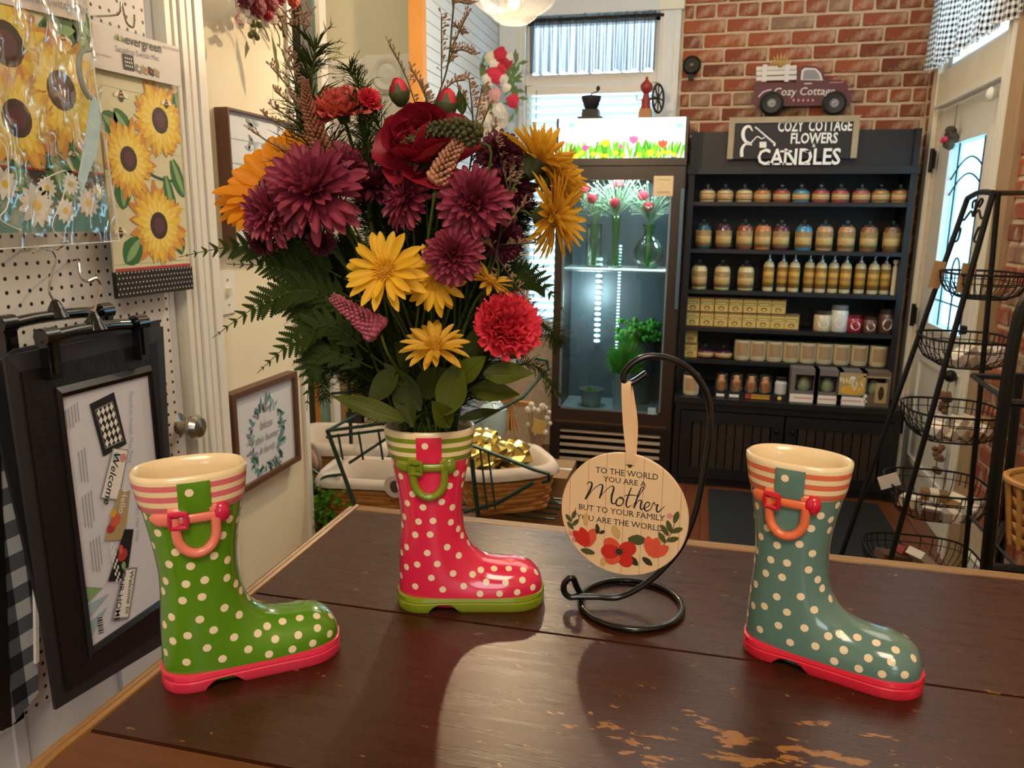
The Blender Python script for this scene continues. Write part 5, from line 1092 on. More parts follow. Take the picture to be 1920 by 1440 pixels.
for s in (0, 1):
    f = (lambda q: q) if s == 0 else (lambda q: 1-q)
    b.tube(smoothpath([sp(f(.02), .16), sp(f(.16), .15), sp(f(.12), .11), sp(f(.02), .12)], 5), .004, 5)
    b.tube(smoothpath([sp(f(0), .07), sp(f(.15), .08), sp(f(.35), .05), sp(f(.5), .07), sp(f(.42), .015), sp(f(.3), .02), sp(f(.36), .04)], 5), .004, 5)
b.build('scrollwork', m_wire, tw, True)
BK = []
for i, (pl_, pr, py, dep) in enumerate(((1772, 1916, 512, .085), (1726, 1895, 632, .10), (1694, 1875, 765, .11), (1660, 1852, 905, .12), (1618, 1832, 1034, .11))):
    c = at_y((pl_+pr)/2, py, 3.02); rx = (at_y(pr, py, 3.02).x-at_y(pl_, py, 3.02).x)/2; ry = .165; rx = min(rx, 1.115-c.x); BK.append((c, rx, ry, dep))
    b = MB(); X1, Y1 = Vector((1, 0, 0)), Vector((0, 1, 0))
    def sq(a, k, z):
        ca, sa = math.cos(a), math.sin(a); e = .62
        return c+Vector((rx*k*math.copysign(abs(ca)**e, ca), ry*k*math.copysign(abs(sa)**e, sa), z))
    b.tube([sq(2*PI*j/40, 1, 0) for j in range(40)], .0042, 6, True); b.tube([sq(2*PI*j/40, .98, -.03) for j in range(40)], .0018, 4, True); b.tube([sq(2*PI*j/32, .55, -dep) for j in range(32)], .003, 5, True)
    ba_ = b.build('wire_basket', m_wire, tw, True)
    b = MB()
    for j in range(34): a = 2*PI*j/34; b.tube([sq(a, 1, 0), sq(a, .97, -dep*.4), sq(a, .82, -dep*.8), sq(a, .55, -dep)], .0019, 4)
    for j in range(7): a = -.5+j/6; y = ry*.55*a*1.7; b.tube([c+Vector((-rx*.5, y, -dep)), c+Vector((rx*.5, y, -dep))], .0018, 4)
    b.tube([c+Vector((-.05, -ry, -.002)), c+Vector((-.05, -ry*1.0, -.035)), c+Vector((.05, -ry*1.0, -.035)), c+Vector((.05, -ry, -.002))], .0022, 4)
    b.build('rib_wires', m_wire, ba_, False)
m_kraft = M('kraft_card', 'b08c62', .8); m_wcard = M('white_card', 'e4e0dc', .6)
def tagcard(px, py, y, w, h, rot, mat, label):
    c = at_y(px, py, y); o = MB().box((0, 0, 0), (w, .002, h), Matrix.Translation(c)@Matrix.Rotation(rot, 4, 'Y')).build('price_tag', mat); tag(o, label, 'tag'); return o
tagcard(1757, 515, 3.16, .04, .10, .12, m_kraft, 'kraft paper tag on the far front leg of the basket tower')
tagcard(1812, 522, 2.9, .045, .10, .1, m_kraft, 'kraft paper tag on the near front leg of the basket tower')
tagcard(1667, 902, 2.95, .07, .05, -.4, m_wcard, 'white price card clipped to the fourth wire basket')
m_soap = [M('soap_pale', 'c6b8a4', .5, noise=.2), M('soap_wrap', 'd8cfc4', .25, noise=.1), M('soap_tan', '8a6a44', .6, noise=.2), M('soap_brown', '5a4030', .6), M('soap_grey', 'a8a29c', .5, noise=.2), M('soap_red', '8c2f2c', .5)]
m_band = M('soap_band', 'efe6d6', .6)
def soaps(bi, items):
    c, rx, ry, dep = BK[bi]
    for k, (dx, dy, dz, rz, ti, mi, lab) in enumerate(items):
        t = thing('soap_bar', lab, 'soap', group='wrapped soaps in the wire baskets', mtx=Matrix.Translation(c+Vector((dx*rx, dy*ry, -dep+.028+dz)))@Matrix.Rotation(rz, 4, 'Z')@Matrix.Rotation(ti, 4, 'Y'))
        b = MB().box((0, 0, 0), (.09, .058, .034)); b.build('bar', m_soap[mi], t, local=True)
        b = MB().box((0, 0, 0), (.03, .0595, .0355)); b.build('paper_band', m_band, t, local=True)
soaps(1, [(-.1, -.2, .01, .4, -.6, 1, 'pale wrapped soap leaning left in the second basket'), (.25, -.15, .01, .3, -.5, 0, 'beige wrapped soap in the middle of the second basket'), (.55, -.1, .012, .2, -.4, 1, 'white wrapped soap at the right of the second basket')])
soaps(2, [(-.25, -.1, .012, .5, -.9, 4, 'grey wrapped soap leaning at the left of the third basket'), (.05, -.12, .012, .5, -.9, 0, 'second leaning soap in the third basket, pale wrapper'), (.32, -.05, .014, .5, -.9, 0, 'third leaning soap in the third basket'), (.58, -.25, .02, .5, -1.0, 2, 'tan soap with white band at the right of the third basket')])
soaps(3, [(-.15, -.45, .0, 1.2, 0, 3, 'dark brown soap lying flat at the front of the fourth basket'), (.05, .25, .03, -.2, .05, 2, 'tan soap block standing in the middle of the fourth basket'), (.5, .05, .03, .5, -.8, 2, 'tan banded soap leaning in the fourth basket'), (.62, -.35, .02, .7, -.6, 4, 'grey banded soap at the right of the fourth basket'), (.25, -.55, .0, .1, 0, 4, 'grey soap lying at the front right of the fourth basket'), (-.45, .1, .01, 1.0, 0, 0, 'pale soap lying at the left of the fourth basket')])
def bottom_items():
    c, rx, ry, dep = BK[4]
    for k, (dx, dy, rz, ry_, w, l, mi, lab) in enumerate(((.05, -.2, .6, -.7, .07, .14, 1, 'white and maroon carton lying in the lowest basket'), (-.15, .2, .5, -.5, .06, .12, 5, 'dark red carton at the back of the lowest basket'), (-.5, -.1, .3, -.2, .07, .11, 3, 'brown carton at the left of the lowest basket'))):
        t = thing('soap_carton', lab, 'box', mtx=Matrix.Translation(c+Vector((dx*rx, dy*ry, -dep+.085)))@Matrix.Rotation(rz, 4, 'Z')@Matrix.Rotation(-ry_, 4, 'Y'))
        MB().box((0, 0, 0), (l, w, .03)).build('carton', m_soap[mi], t, local=True); MB().box((l*.36, 0, 0), (l*.3, w+.001, .031)).build('end_panel', m_soap[5 if mi == 1 else 3], t, local=True)
bottom_items()
# string of dried pods hanging from the door knob
c = at_x(1782, 705, XR-.02); st = thing('pod_string', 'string of dried brown seed pods hanging from the black door knob', 'ornament', c); r = random.Random(6); b = MB()
b.tube([c, at_x(1776, 730, XR-.03), at_x(1772, 770, XR-.03), at_x(1756, 870, XR-.03), at_x(1754, 885, XR-.03)], .003, 4); b.build('cord', M('twine', '8c7a5c', .9), st); b = MB()
for (x, y, n) in ((1775, 745, 9), (1770, 765, 6), (1757, 845, 7), (1762, 858, 6), (1754, 885, 3)):
    for i in range(n): b = MB().ball(at_x(x, y, XR-.04)+Vector((r.uniform(-.015, .015), r.uniform(-.025, .025), r.uniform(-.02, .02))), r.uniform(.01, .017), 6, 4); b.build('seed_pod', M('seed_pod_brown', '6e4e36', .8, noise=.4, ns=60), st)
b = MB().ball(c+Vector((.0, 0, .0)), .028, 12, 8); tag(b.build('dark_knob', m_iron, None, True), 'black round knob on the glazed door behind the basket tower', 'knob')
# black rack at the right edge with a splint basket
Y0 = 1.75
rk = thing('black_rack', 'black metal shelf rack cut off by the right edge of the view', 'rack', (at_y(1850, 1060, Y0).x+.1, Y0, 0))
b = MB(); pth = [at_y(x, y, Y0) for x, y in ((1945, 540), (1918, 575), (1901, 640), (1888, 720), (1868, 880), (1850, 1055))]; d = (pth[-1]-pth[-2]); pth.append(pth[-1]+d*((pth[-1].z-.004)/-d.z)); b.tube(smoothpath(pth, 4), .013, 8); b.build('post', m_wire, rk, True)
Y1 = 2.05; b = MB(); a, c2 = at_y(1912, 700, Y1), at_y(1880, 990, Y1); b.tube([Vector((c2.x+(c2.x-a.x)*(c2.z)/(a.z-c2.z), Y1, .004)), a], .011, 8); b.build('post', m_wire, rk, True)
q = at_y(1848, 1062, Y0); q2 = at_y(1884, 985, Y1)
b = MB(); b.tube([q, Vector((1.12, Y0, q.z))], .011, 8); b.tube([q, Vector((q2.x, Y1, q.z))], .008, 8); b.tube([Vector((q2.x, Y1, q.z)), Vector((1.12, Y1, q.z))], .009, 8)
for k in range(5): x = q.x+.06+k*.09; b.tube([(x, Y0, q.z+.004), (x, Y1, q.z+.004)], .004, 5)
b.build('shelf_rails', m_wire, rk); u1 = at_y(1893, 755, Y0); b = MB(); b.tube([u1, Vector((1.12, Y0, u1.z))], .009, 8); b.tube([u1, Vector((u1.x+.02, Y1, u1.z))], .006, 6); b.tube([Vector((u1.x+.02, Y1, u1.z)), Vector((1.12, Y1, u1.z))], .007, 6); b.build('upper_rails', m_wire, rk); MB().tube([Vector((1.12, Y0, .004)), Vector((1.12, Y0, 1.4))], .011, 8).build('post', m_wire, rk)
c = at_y(1988, 1085, 1.86); c.z = q.z+.012; m_spl = wood_mat('splint_wood', 'a06a34', 'c99a58', .5, (1, 1, 10), 14)
t = thing('splint_basket', 'honey wood splint basket on the black rack at the right edge', 'basket', c)
for k in range(5):
    z0 = k*.03; b = MB().lathe([(.085+.1*z0, z0+.001), (.088+.1*(z0+.03), z0+.029), (.084+.1*(z0+.03), z0+.029), (.081+.1*z0, z0+.001)], 24, c, sx=1.25); b.build('splint_hoop', m_spl, t, 2)
b = MB()
for k in range(18): a = 2*PI*k/18; b.tube([c+Vector((1.25*.088*math.cos(a), .088*math.sin(a), .002)), c+Vector((1.25*.105*math.cos(a), .105*math.sin(a), .15))], .006, 4)
b.build('stakes', m_spl, t); MB().lathe([(0, 0), (.085, 0), (.085, .006), (0, .006)], 20, c, sx=1.25).build('bottom', m_spl, t)
MB().tube([c+Vector((1.25*.108*math.cos(2*PI*i/28), .108*math.sin(2*PI*i/28), .155)) for i in range(28)], .007, 6, True).build('rim', m_spl, t, True)
# ================================================================ COUNTER
T = .95; TX0, TX1, TY0, TY1 = -.583, 1.0, .468, 1.192
def table_mat():
    t = NT('dark_stained_pine'); o = t.xyz(); n = t.noise(5, 7, stretch=(1.2, 16, 16), rough=.65); f = t.noise(30, 5, stretch=(1, 22, 22))
    c = t.mix(n, hexc('230c05'), hexc('482010')); c = t.mix(t.math('MULTIPLY', f, .35), c, hexc('4e2a16'))
    g = t.N('ShaderNodeNewGeometry').outputs['Position']; s = t.N('ShaderNodeSeparateXYZ'); t.L(g, s.inputs[0])
    def bell(v, c0, w): return t.math('MAXIMUM', t.math('SUBTRACT', 1, t.math('ABSOLUTE', t.math('DIVIDE', t.math('SUBTRACT', v, c0), w))), 0)
    reg = t.math('MULTIPLY', bell(s.outputs[0], .11, .30), bell(s.outputs[1], .66, .13))
    wn = t.noise(36, 7, stretch=(.7, 2.0, 1), vec=g, rough=.6); w = t.ramp(t.math('ADD', wn, t.math('MULTIPLY', reg, .24)), [(.685, (0, 0, 0)), (.70, (1, 1, 1))])
    edge = t.math('GREATER_THAN', s.outputs[1], 1.165); we = t.ramp(t.noise(18, 5, vec=g, stretch=(.5, 3, 1)), [(.42, (0, 0, 0)), (.6, (1, 1, 1))])
    c = t.mix(w, c, hexc('98662f')); c = t.mix(t.math('MULTIPLY', edge, we), c, hexc('9c7444')); sp = t.ramp(t.noise(70, 2, vec=g), [(.735, (0, 0, 0)), (.76, (.8, .8, .8))]); c = t.mix(sp, c, hexc('a07a50'))
    r = t.math('MULTIPLY_ADD', n, .16, .20); t.set(Base_Color=c, Roughness=r, Specular_IOR_Level=.45); t.bump(t.math('ADD', f, t.math('MULTIPLY', n, .6)), .15, .002); return t.m
m_tab = table_mat(); m_edge = wood_mat('ochre_edge_strip', '6b4524', 'a5793f', .4, (14, 1, 14), 9, .2); m_edgex = wood_mat('ochre_back_strip', '6a4626', 'b08c58', .45, (1, 14, 14), 14, .3); m_front = wood_mat('worn_front_board', '48230e', '74401a', .35, (1, 14, 14), 7, .2)
ct = thing('counter', 'dark stained plank counter with ochre edge strips in the foreground', 'counter', (.2, .83, 0))
for y0, y1, m in ((.853, TY1-.022, m_tab), (.557, .8515, m_tab), (TY0, .5555, m_front)):
    b = bmesh.new(); bmesh.ops.create_cube(b, size=1, matrix=Matrix.Translation(((TX0+.022+TX1)/2, (y0+y1)/2, T-.0125))@Matrix.Diagonal((TX1-TX0-.022, y1-y0, .025, 1))); bmesh.ops.bevel(b, geom=[e for e in b.edges], offset=.0016, segments=2, affect='EDGES')
    me = bpy.data.meshes.new('plank'); b.to_mesh(me); b.free(); me.materials.append(m); me.transform(Matrix.Translation(-OFF[ct.name])); o = inst('plank', me, ct)
MB().bx(TX0+.022, TX1, TY1-.021, TY1, T-.03, T-.0005).build('back_strip', m_edgex, ct)
# left moulding: two beads, with a rounded near corner
def edgepath(dx): return smoothpath([(TX0+dx, TY1, 0), (TX0+dx, .9, 0), (TX0+dx, .6, 0), (TX0+dx, TY0+.045, 0), (TX0+dx+.012, TY0+.012, 0), (TX0+dx+.045, TY0-dx*.3-.004, 0)], 5)
for dx, r, z, nm in ((.0155, .0062, T-.0045, 'inner_bead'), (.0035, .0060, T-.009, 'outer_bead')): MB().tube([p+Vector((0, 0, z)) for p in edgepath(dx)], r, 8).build(nm, m_edge, ct, True)
MB().bx(TX0, TX0+.0215, TY0+.03, TY1, T-.04, T-.012).build('side_strip', m_edge, ct)
b = MB(); b.bx(TX0+.05, TX1-.03, TY0+.06, TY1-.05, 0, T-.026); b.build('cabinet_body', M('dark_cabinet', '22140d', .5), ct)
MB().bx(TX0+.006, TX1-.01, TY0+.02, TY1-.006, T-.06, T-.026).build('apron', M('dark_cabinet', '22140d', .5), ct)
# ================================================================ BOOT VASES
def cf(x): return (x-170)*1.934e-4
def zf(y): return max(0, (1335-y)*1.967e-4)
FR = [(.0977, .242), (.0957, .223), (.0919, .198), (.087, .174), (.0841, .1525), (.0832, .1328), (.0846, .1131), (.0885, .094), (.0965, .0775), (.110, .066), (.126, .0605), (.143, .0585), (.158, .0575), (.171, .0535), (.181, .046), (.187, .036), (.1895, .025), (.188, .012)]
BK2 = [(-.0145, .242), (-.0116, .223), (-.0068, .198), (-.002, .171), (.0012, .148), (.0032, .125), (.0025, .099), (.0008, .072), (-.0002, .042), (.002, .010), (.03, -.008), (.065, -.010), (.10, -.010), (.135, -.008), (.155, -.004), (.17, 0), (.18, .004), (.185, .008)]
WD = [.0400, .0388, .0374, .0362, .0354, .035, .035, .0352, .0356, .036, .0365, .0375, .0382, .037, .033, .026, .016, .002]
def loft(F, B, Wd, inset=0, n=36, zmin=.006, ex=2.35, lo=None):
    rows = []
    for (fx, fz), (bx_, bz), w in zip(F, B, Wd):
        c = Vector(((fx+bx_)/2, 0, (fz+bz)/2)); h = Vector((fx-bx_, 0, fz-bz))*.5; L = h.length; h = h*((L-inset)/L); w -= inset; r = []
        for j in range(n):
            a = 2*PI*j/n; ca, sa = math.cos(a), math.sin(a); v = c+h*math.copysign(abs(ca)**(2/ex), ca)+Vector((0, w*math.copysign(abs(sa)**(2/ex), sa), 0)); v.z = max(v.z, zmin); r.append(v)
        r.append(r[0]); rows.append(r)
    return rows
def dens(A, n=3):
    P = smoothpath([Vector((x, 0, z)) for x, z in A], n); return [(p.x, p.z) for p in P]
def densw(A, n=3): return [p.x for p in smoothpath([Vector((w, 0, 0)) for w in A], n)]
DF, DB, DW = dens(FR), dens(BK2), densw(WD)
BODY = MB().grid(loft(DF, DB, DW)); 
BODY_ME = BODY.mesh('tmp', [m_white], merge=1e-5); _bm = bmesh.new(); _bm.from_mesh(BODY_ME); BV = BVHTree.FromBMesh(_bm)
def front_y(x, z):
    h = BV.ray_cast(Vector((x, -.3, z)), Vector((0, 1, 0))); return h[0].y if h[0] is not None else None
DOTS = [(165, 265), (150, 318), (202, 402), (175, 487), (278, 510), (242, 580), (345, 596), (466, 562), (535, 612), (518, 460), (600, 285), (632, 325), (606, 410), (602, 480), (219, 684), (315, 695), (409, 688), (524, 711), (203, 750), (292, 788), (389, 781), (572, 772), (597, 828), (232, 886), (369, 908), (499, 875), (195, 943), (302, 992), (434, 985), (575, 944), (228, 1025), (394, 1081), (537, 1056), (666, 1040), (722, 1010), (812, 1013), (911, 1018), (188, 1107), (285, 1149), (468, 1164), (607, 1144), (757, 1117), (886, 1123), (1000, 1110), (1100, 1093), (716, 1212), (846, 1211), (964, 1192), (1072, 1176), (1098, 1018), (1010, 1035), (560, 380), (640, 900)]
m_cer = M('cream_ceramic', 'efd9b2', .2, noise=.03, coat=.3)
def stripe_mat(name, c):
    t = NT(name); z = t.xyz()[2]; k = t.math('FRACT', t.math('MULTIPLY', t.math('SUBTRACT', z, .2055), 1/.0118)); on = t.math('MULTIPLY', t.math('LESS_THAN', k, .52), t.math('LESS_THAN', z, .2375))
    t.set(Base_Color=t.mix(on, hexc('eed8b0'), hexc(c)), Roughness=.2, Coat_Weight=.3); return t.m
def boot(label, body, sole, stripe, strap, knob, loc, ang):
    t = thing('boot_vase', label, 'vase', mtx=Matrix.Translation(loc)@Matrix.Rotation(ang, 4, 'Z'))
    m_b = M('glaze_'+body, body, .16, noise=.05, ns=12, coat=.6); m_s = M('glaze_sole_'+sole, sole, .28, noise=.05, coat=.2); m_st = M('glaze_strap_'+strap, strap, .2, noise=.05, coat=.4); m_k = M('glaze_knob_'+knob, knob, .2, noise=.05, coat=.4)
    i0 = 0
    bo = MB().grid(loft(DF, DB, DW)).build('shaft_and_foot', m_b, t, 2, merge=1e-5, local=True)
    # rim band: slightly proud of the shaft, rolled lip, inner wall
    zb = .204; n = 36
    def ringat(z, grow):
        for i in range(len(DF)-1):
            if DF[i][1] >= z >= DF[i+1][1]: k = (DF[i][1]-z)/(DF[i][1]-DF[i+1][1]); break
        L = lambda A: (A[i][0]*(1-k)+A[i+1][0]*k, z)
        return loft([L(DF)], [L(DB)], [DW[i]*(1-k)+DW[i+1]*k], -grow)[0]
    def r2(z, g): return [Vector((v.x, v.y, v.z)) for v in ringat(min(z, .2418), g)]
    rows = [ringat(zb+.0, .0002), ringat(zb+.0015, .0014), ringat(.215, .0016), ringat(.228, .0017), ringat(.2385, .0018)]
    top = ringat(.2418, .001); rows.append([v+Vector((0, 0, .0005)) for v in top]); rows.append([v+Vector((0, 0, .0015)) for v in ringat(.2418, -.0015)])
    MB().grid(rows).build('striped_band', stripe_mat('stripe_'+stripe, stripe), t, 2, merge=1e-5, local=True)
    rows = [[v+Vector((0, 0, .0015)) for v in ringat(.2418, -.0015)], ringat(.2410, -.0048), ringat(.232, -.0062), ringat(.21, -.0062), ringat(.17, -.0062), ringat(.13, -.0062), ringat(.11, -.0066)]
    ce = sum(rows[-1][:-1], Vector())/n; rows.append([ce for _ in rows[-1]]); MB().grid(rows).build('lining', m_cer, t, 2, merge=1e-6, local=True)
    # sole with heel, notch and groove
    xs = [-.003+.1955*i/60 for i in range(61)]
    def hw(x):
        def prof(u, pts):
            for (a, b), (c, d) in zip(pts, pts[1:]):
                if a <= u <= c: k = (u-a)/(c-a); return b+(d-b)*k
            return pts[-1][1]
        base = prof(x, [(-.01, .0368), (.03, .0372), (.07, .0366), (.11, .0380), (.14, .0396), (.2, .0396)])
        e0 = (x+.003)/.036; e1 = (.1925-x)/.045
        k = 1
        if e0 < 1: k = math.sqrt(max(0, 1-(1-e0)**2.3))
        if e1 < 1: k = math.sqrt(max(0, 1-(1-e1)**2.2))
        return max(base*k, .0004)
    def zbot(x): return .0115*max(0, 1-((x-.0585)/.0185)**2)**.5 if abs(x-.0585) < .0185 else 0
    lev = [(0, -.0025), (.0035, -.0003), (.0125, .0006), (.0135, -.0006), (.0147, -.0006), (.0156, .0004), (.0205, -.0004), (.0212, -.003)]
    def outline(z, g, bot):
        up = [Vector((x, -max(hw(x)+g, .0003), max(z, zbot(x)+(.0 if z < .001 else .0005)))) for x in xs]; dn = [Vector((x, max(hw(x)+g, .0003), max(z, zbot(x)+(.0 if z < .001 else .0005)))) for x in reversed(xs)]
        return up+dn
    R = [outline(z, g, k == 0) for k, (z, g) in enumerate(lev)]; m_ = len(R[0]); b = MB(); b.grid([r+[r[0]] for r in R])
    for r in (R[0], R[-1]):
        nx = len(xs); b.add(r, [(i, i+1, m_-2-i, m_-1-i) for i in range(nx-1)])
    b.build('sole', m_s, t, 2 if False else True, merge=1e-6, local=True)
    # tab, strap, buckle, knob and pull loop, all following the front of the shaft
    def patch(b, x0, x1, z0, z1, off, nx=8, nz=5, rnd=.0):
        G = []
        for i in range(nz+1):
            r = []
            for j in range(nx+1):
                x, z = x0+(x1-x0)*j/nx, z0+(z1-z0)*i/nz
                e = min(j, nx-j, i, nz-i)
                y = front_y(x, min(z, .2405)); r.append(Vector((x, (y if y is not None else -.03)-off-.0008*min(e, 1), z)))
            G.append(r)
        b.grid(G); H = [[v+Vector((0, off+.003, 0)) for v in r] for r in G]
        for A, Bq in ((G[0], H[0]), (G[-1], H[-1]), ([r[0] for r in G], [r[0] for r in H]), ([r[-1] for r in G], [r[-1] for r in H])): b.grid([A, Bq])
    b = MB(); patch(b, cf(308), cf(470), .2045, .2375, .0034); b.build('pull_tab', m_b, t, True, merge=1e-6, local=True)
    def rodpath(pts, r, dz=.0):
        out = []
        for x, z in pts: y = front_y(x, z); out.append(Vector((x, (y if y is not None else -.03)-r*.62, z)))
        return out
    zs_ = .1985
    def pillow(b, x0, x1, hf, off, nx=18, nz=8):
        G = []
        for i in range(nx+1):
            u = i/nx; x = x0+(x1-x0)*u; h, zc = hf(u); r = []
            for j in range(nz+1):
                s = -1+2*j/nz; z = zc+h*s; y = front_y(x, z); e = (1-abs(s)**2.6)**.5 if abs(s) < 1 else 0; r.append(Vector((x, (y if y is not None else -.03)+.0004-(off+.0004)*e*min(1, h/.003), z)))
            G.append(r)
        b.grid(G)
    b = MB(); xx = [cf(170)+(cf(548)-cf(170))*i/16 for i in range(17)]; rr = [.0042 if i == 0 else (.0062 if 0 < i < 3 else .0068) for i in range(17)]; rr = [(.003 if i == 0 else .0060 if i == 1 else .0072 if i < 5 else .0060 if i < 13 else .0068) for i in range(17)]
    pillow(b, cf(168), cf(525), lambda u: ((.0022+.0062*min(1, u/.08)**.6) if u < .3 else .0064, zs_), .0052)
    b.v = [(v[0], v[1], v[2]) for v in b.v]
    U = [(cf(285), zs_+.004)]+[(cf(285), zs_-.004)]+[(cf(388)-(cf(388)-cf(290))*math.cos(PI*i/12), zs_-.016-.0225*math.sin(PI*i/12)) for i in range(13)]+[(cf(487), zs_-.002)]
    b.tube(rodpath(U, .0050), .0052, 10); pillow(b, cf(255), cf(340), lambda u: (.0075, zs_+.0065), .0042, 8); pillow(b, cf(458), cf(520), lambda u: (.007, zs_+.006), .0040, 8)
    b.build('strap_and_loop', m_st, t, True, local=True)
    b = MB(); q = [(cf(264), zs_-.0068), (cf(340), zs_-.0068), (cf(340), zs_+.0074), (cf(264), zs_+.0074)]
    Q = []
    for i in range(4):
        for j in range(4): u = j/4; Q.append((q[i][0]*(1-u)+q[(i+1) % 4][0]*u, q[i][1]*(1-u)+q[(i+1) % 4][1]*u))
    P = [p+Vector((0, -.0046, 0)) for p in rodpath(Q, .003)]; b.tube(P, .0030, 8, True); b.build('buckle', m_k, t, True, local=True)
    b = MB(); y = front_y(cf(520), zs_+.002); b.ball((cf(518), y-.0025, zs_+.002), .0090, 16, 12, (1.0, .78, 1.25)); b.build('strap_end', m_k, t, True, local=True)
    # painted dots
    b = MB(); m_dot = M('dot_cream', 'f0dcbc', .2, noise=.03, coat=.3)
    for side in (-1, 1):
        for (px, py) in DOTS:
            x = cf(px); z = (1335-py)*1.967e-4
            if px > 640 and py > 880: z -= max(0, .0013+.0074*(1117-py)/104)
            if side == 1: x = .086-x if py < 880 else x+.006
            z = max(z, .0272)
            h = BV.ray_cast(Vector((x, .3*side, z)), Vector((0, -side, 0)))
            if h[0] is None: continue
            p, nn = h[0], h[1].normalized()
            if nn.y*side < 0: nn = -nn
            t1 = nn.orthogonal().normalized(); t2 = nn.cross(t1); ok = True; ring = []
            for i in range(16):
                a = 2*PI*i/16; s = p+(t1*math.cos(a)+t2*math.sin(a))*.0044; g = BV.ray_cast(s+nn*.008, -nn, .02)
                if g[0] is None or g[0].z < .0215: ok = False; break
                ring.append(g[0]+nn*.0003)
            if ok and p.z < .2035: MB().add([p+nn*.0004]+ring, [(0, 1+i, 1+(i+1) % 16) for i in range(16)]).build('polka_dot', m_dot, t, local=True)
    x, z = cf(365), .2275; y = front_y(x, z)
    b.add([Vector((x, y-.0049, z))]+[Vector((x+.0042*math.cos(2*PI*i/16), front_y(x+.0042*math.cos(2*PI*i/16), z)-.0048, z+.0042*math.sin(2*PI*i/16))) for i in range(16)], [(0, 1+i, 1+(i+1) % 16) for i in range(16)])
    b.build('polka_dot', m_dot, t, local=True)
    return t
def place(heel, toe, zoff=T):
    a, c = at_z(*heel, T), at_z(*toe, T); return a, c
PINK_A = math.radians(17.3); PINK = Vector((-.3618, .8815, T+.0003))
boot('pink polka dot rain boot vase with green trim, holding the bouquet', 'e02850', '84941e', '7f8f24', '7d8a1e', '6f7f1a', PINK, PINK_A)
boot('green polka dot rain boot vase with pink sole, front left on the counter', '568a16', 'e43656', 'd8707a', 'e8806e', 'c81f4a', Vector((-.5415, .6440, T+.0003)), math.radians(40))
boot('teal polka dot rain boot vase with red sole, on the right of the counter', '5e8078', 'e02a42', 'dd7050', 'e8744a', 'cc1a34', Vector((.0825, .8970, T+.0003)), math.radians(-19))
# ================================================================ HANGING DISC SIGN
HD = Vector((-math.sin(math.radians(13.5)), math.cos(math.radians(13.5)), 0)); RC = Vector((-.062, .946, T))
ss = thing('sign_stand', 'black wire ornament stand with coiled base and hook on the counter', 'stand', RC); m_bw = M('satin_black_wire', '0b0b0c', .25, .3, noise=.05, coat=.4)
MB().tube(circle(RC+Vector((0, 0, .0045)), (1, 0, 0), (0, 1, 0), .067, 48), .0042, 10, True).build('base_ring', m_bw, ss, 2)
W1 = [(1098, 1112), (1086, 1090), (1073, 1083), (1060, 1091), (1057, 1106), (1066, 1124), (1085, 1134), (1120, 1136), (1160, 1124), (1205, 1098), (1243, 1066), (1277, 1024), (1302, 965), (1319, 890), (1330, 815), (1331, 765), (1318, 724), (1290, 690), (1255, 672), (1218, 668), (1190, 678), (1172, 697), (1169, 712), (1176, 719), (1190, 715), (1213, 699)]
wp = [at_p(x, y, RC, HD) for x, y in W1]
lo = min(p.z for p in wp); 
for k, p in enumerate(wp):
    if p.z < T+.0132: p.z = max(p.z, T+.0132)
wp[0] = RC+Vector((-.066, .0, .0055)); wp[1] = lerp(wp[0], wp[2], .55)
MB().tube(smoothpath(wp, 6), .0042, 10).build('hook_wire', m_bw, ss, 2)
dn = Matrix.Rotation(math.radians(-6.5), 3, 'Z')@Vector((0, 1, 0)); du = Matrix.Rotation(math.radians(-6.5), 3, 'Z')@Vector((1, 0, 0)); PC = RC+HD*(-.006)
hk = at_p(1176, 722, RC, HD); pc0 = Vector((hk.x, hk.y, 0)); DC = at_p(1170, 963, pc0, dn); RD = abs((at_p(1289, 970, pc0, dn)-at_p(1051, 955, pc0, dn)).dot(du))/2
dsk = thing('round_sign', 'round wooden sign about mothers with red flowers hanging by a ribbon', 'sign', DC)
m_dface = NT('planked_disc'); o_ = m_dface.xyz('Object'); _g = m_dface.math('LESS_THAN', m_dface.math('FRACT', m_dface.math('MULTIPLY', o_[0], 42)), .03)
m_dface.set(Base_Color=m_dface.mix(_g, m_dface.mix(m_dface.noise(6, 4, stretch=(12, 1, 1)), hexc('e4c096'), hexc('eaccA4')), hexc('b88a5c')), Roughness=.5); m_dface = m_dface.m
mtx = Matrix.Identity(4); mtx.col[0][:3] = du; mtx.col[1][:3] = dn; mtx.col[2][:3] = (0, 0, 1); mtx.col[3][:3] = DC
dd_ = MB(); n = 64; hole = Vector((0.005, 0, RD-.013))
dd_.lathe([(0, 0), (RD-.001, 0), (RD, .001), (RD, .0045), (RD-.0008, .0055), (0, .0055)], n, mtx=Matrix.Rotation(PI/2, 4, 'X'))
ob = dd_.build('disc', m_dface, dsk, True, local=True); ob.matrix_local = Matrix.Translation(-OFF[dsk.name])@mtx
p = Print(DC-dn*.0056, du, Vector((0, 0, 1)), .00012); m_ink = M('sign_ink', '1c1826', .5)
def U(x, y):
    q = at_p(x, y, p.O, dn)-p.O; return (q.dot(du), q.z)
def lang(a, b): a, b = U(*a), U(*b); return math.atan2(b[1]-a[1], b[0]-a[0])
S_ = RD/.085
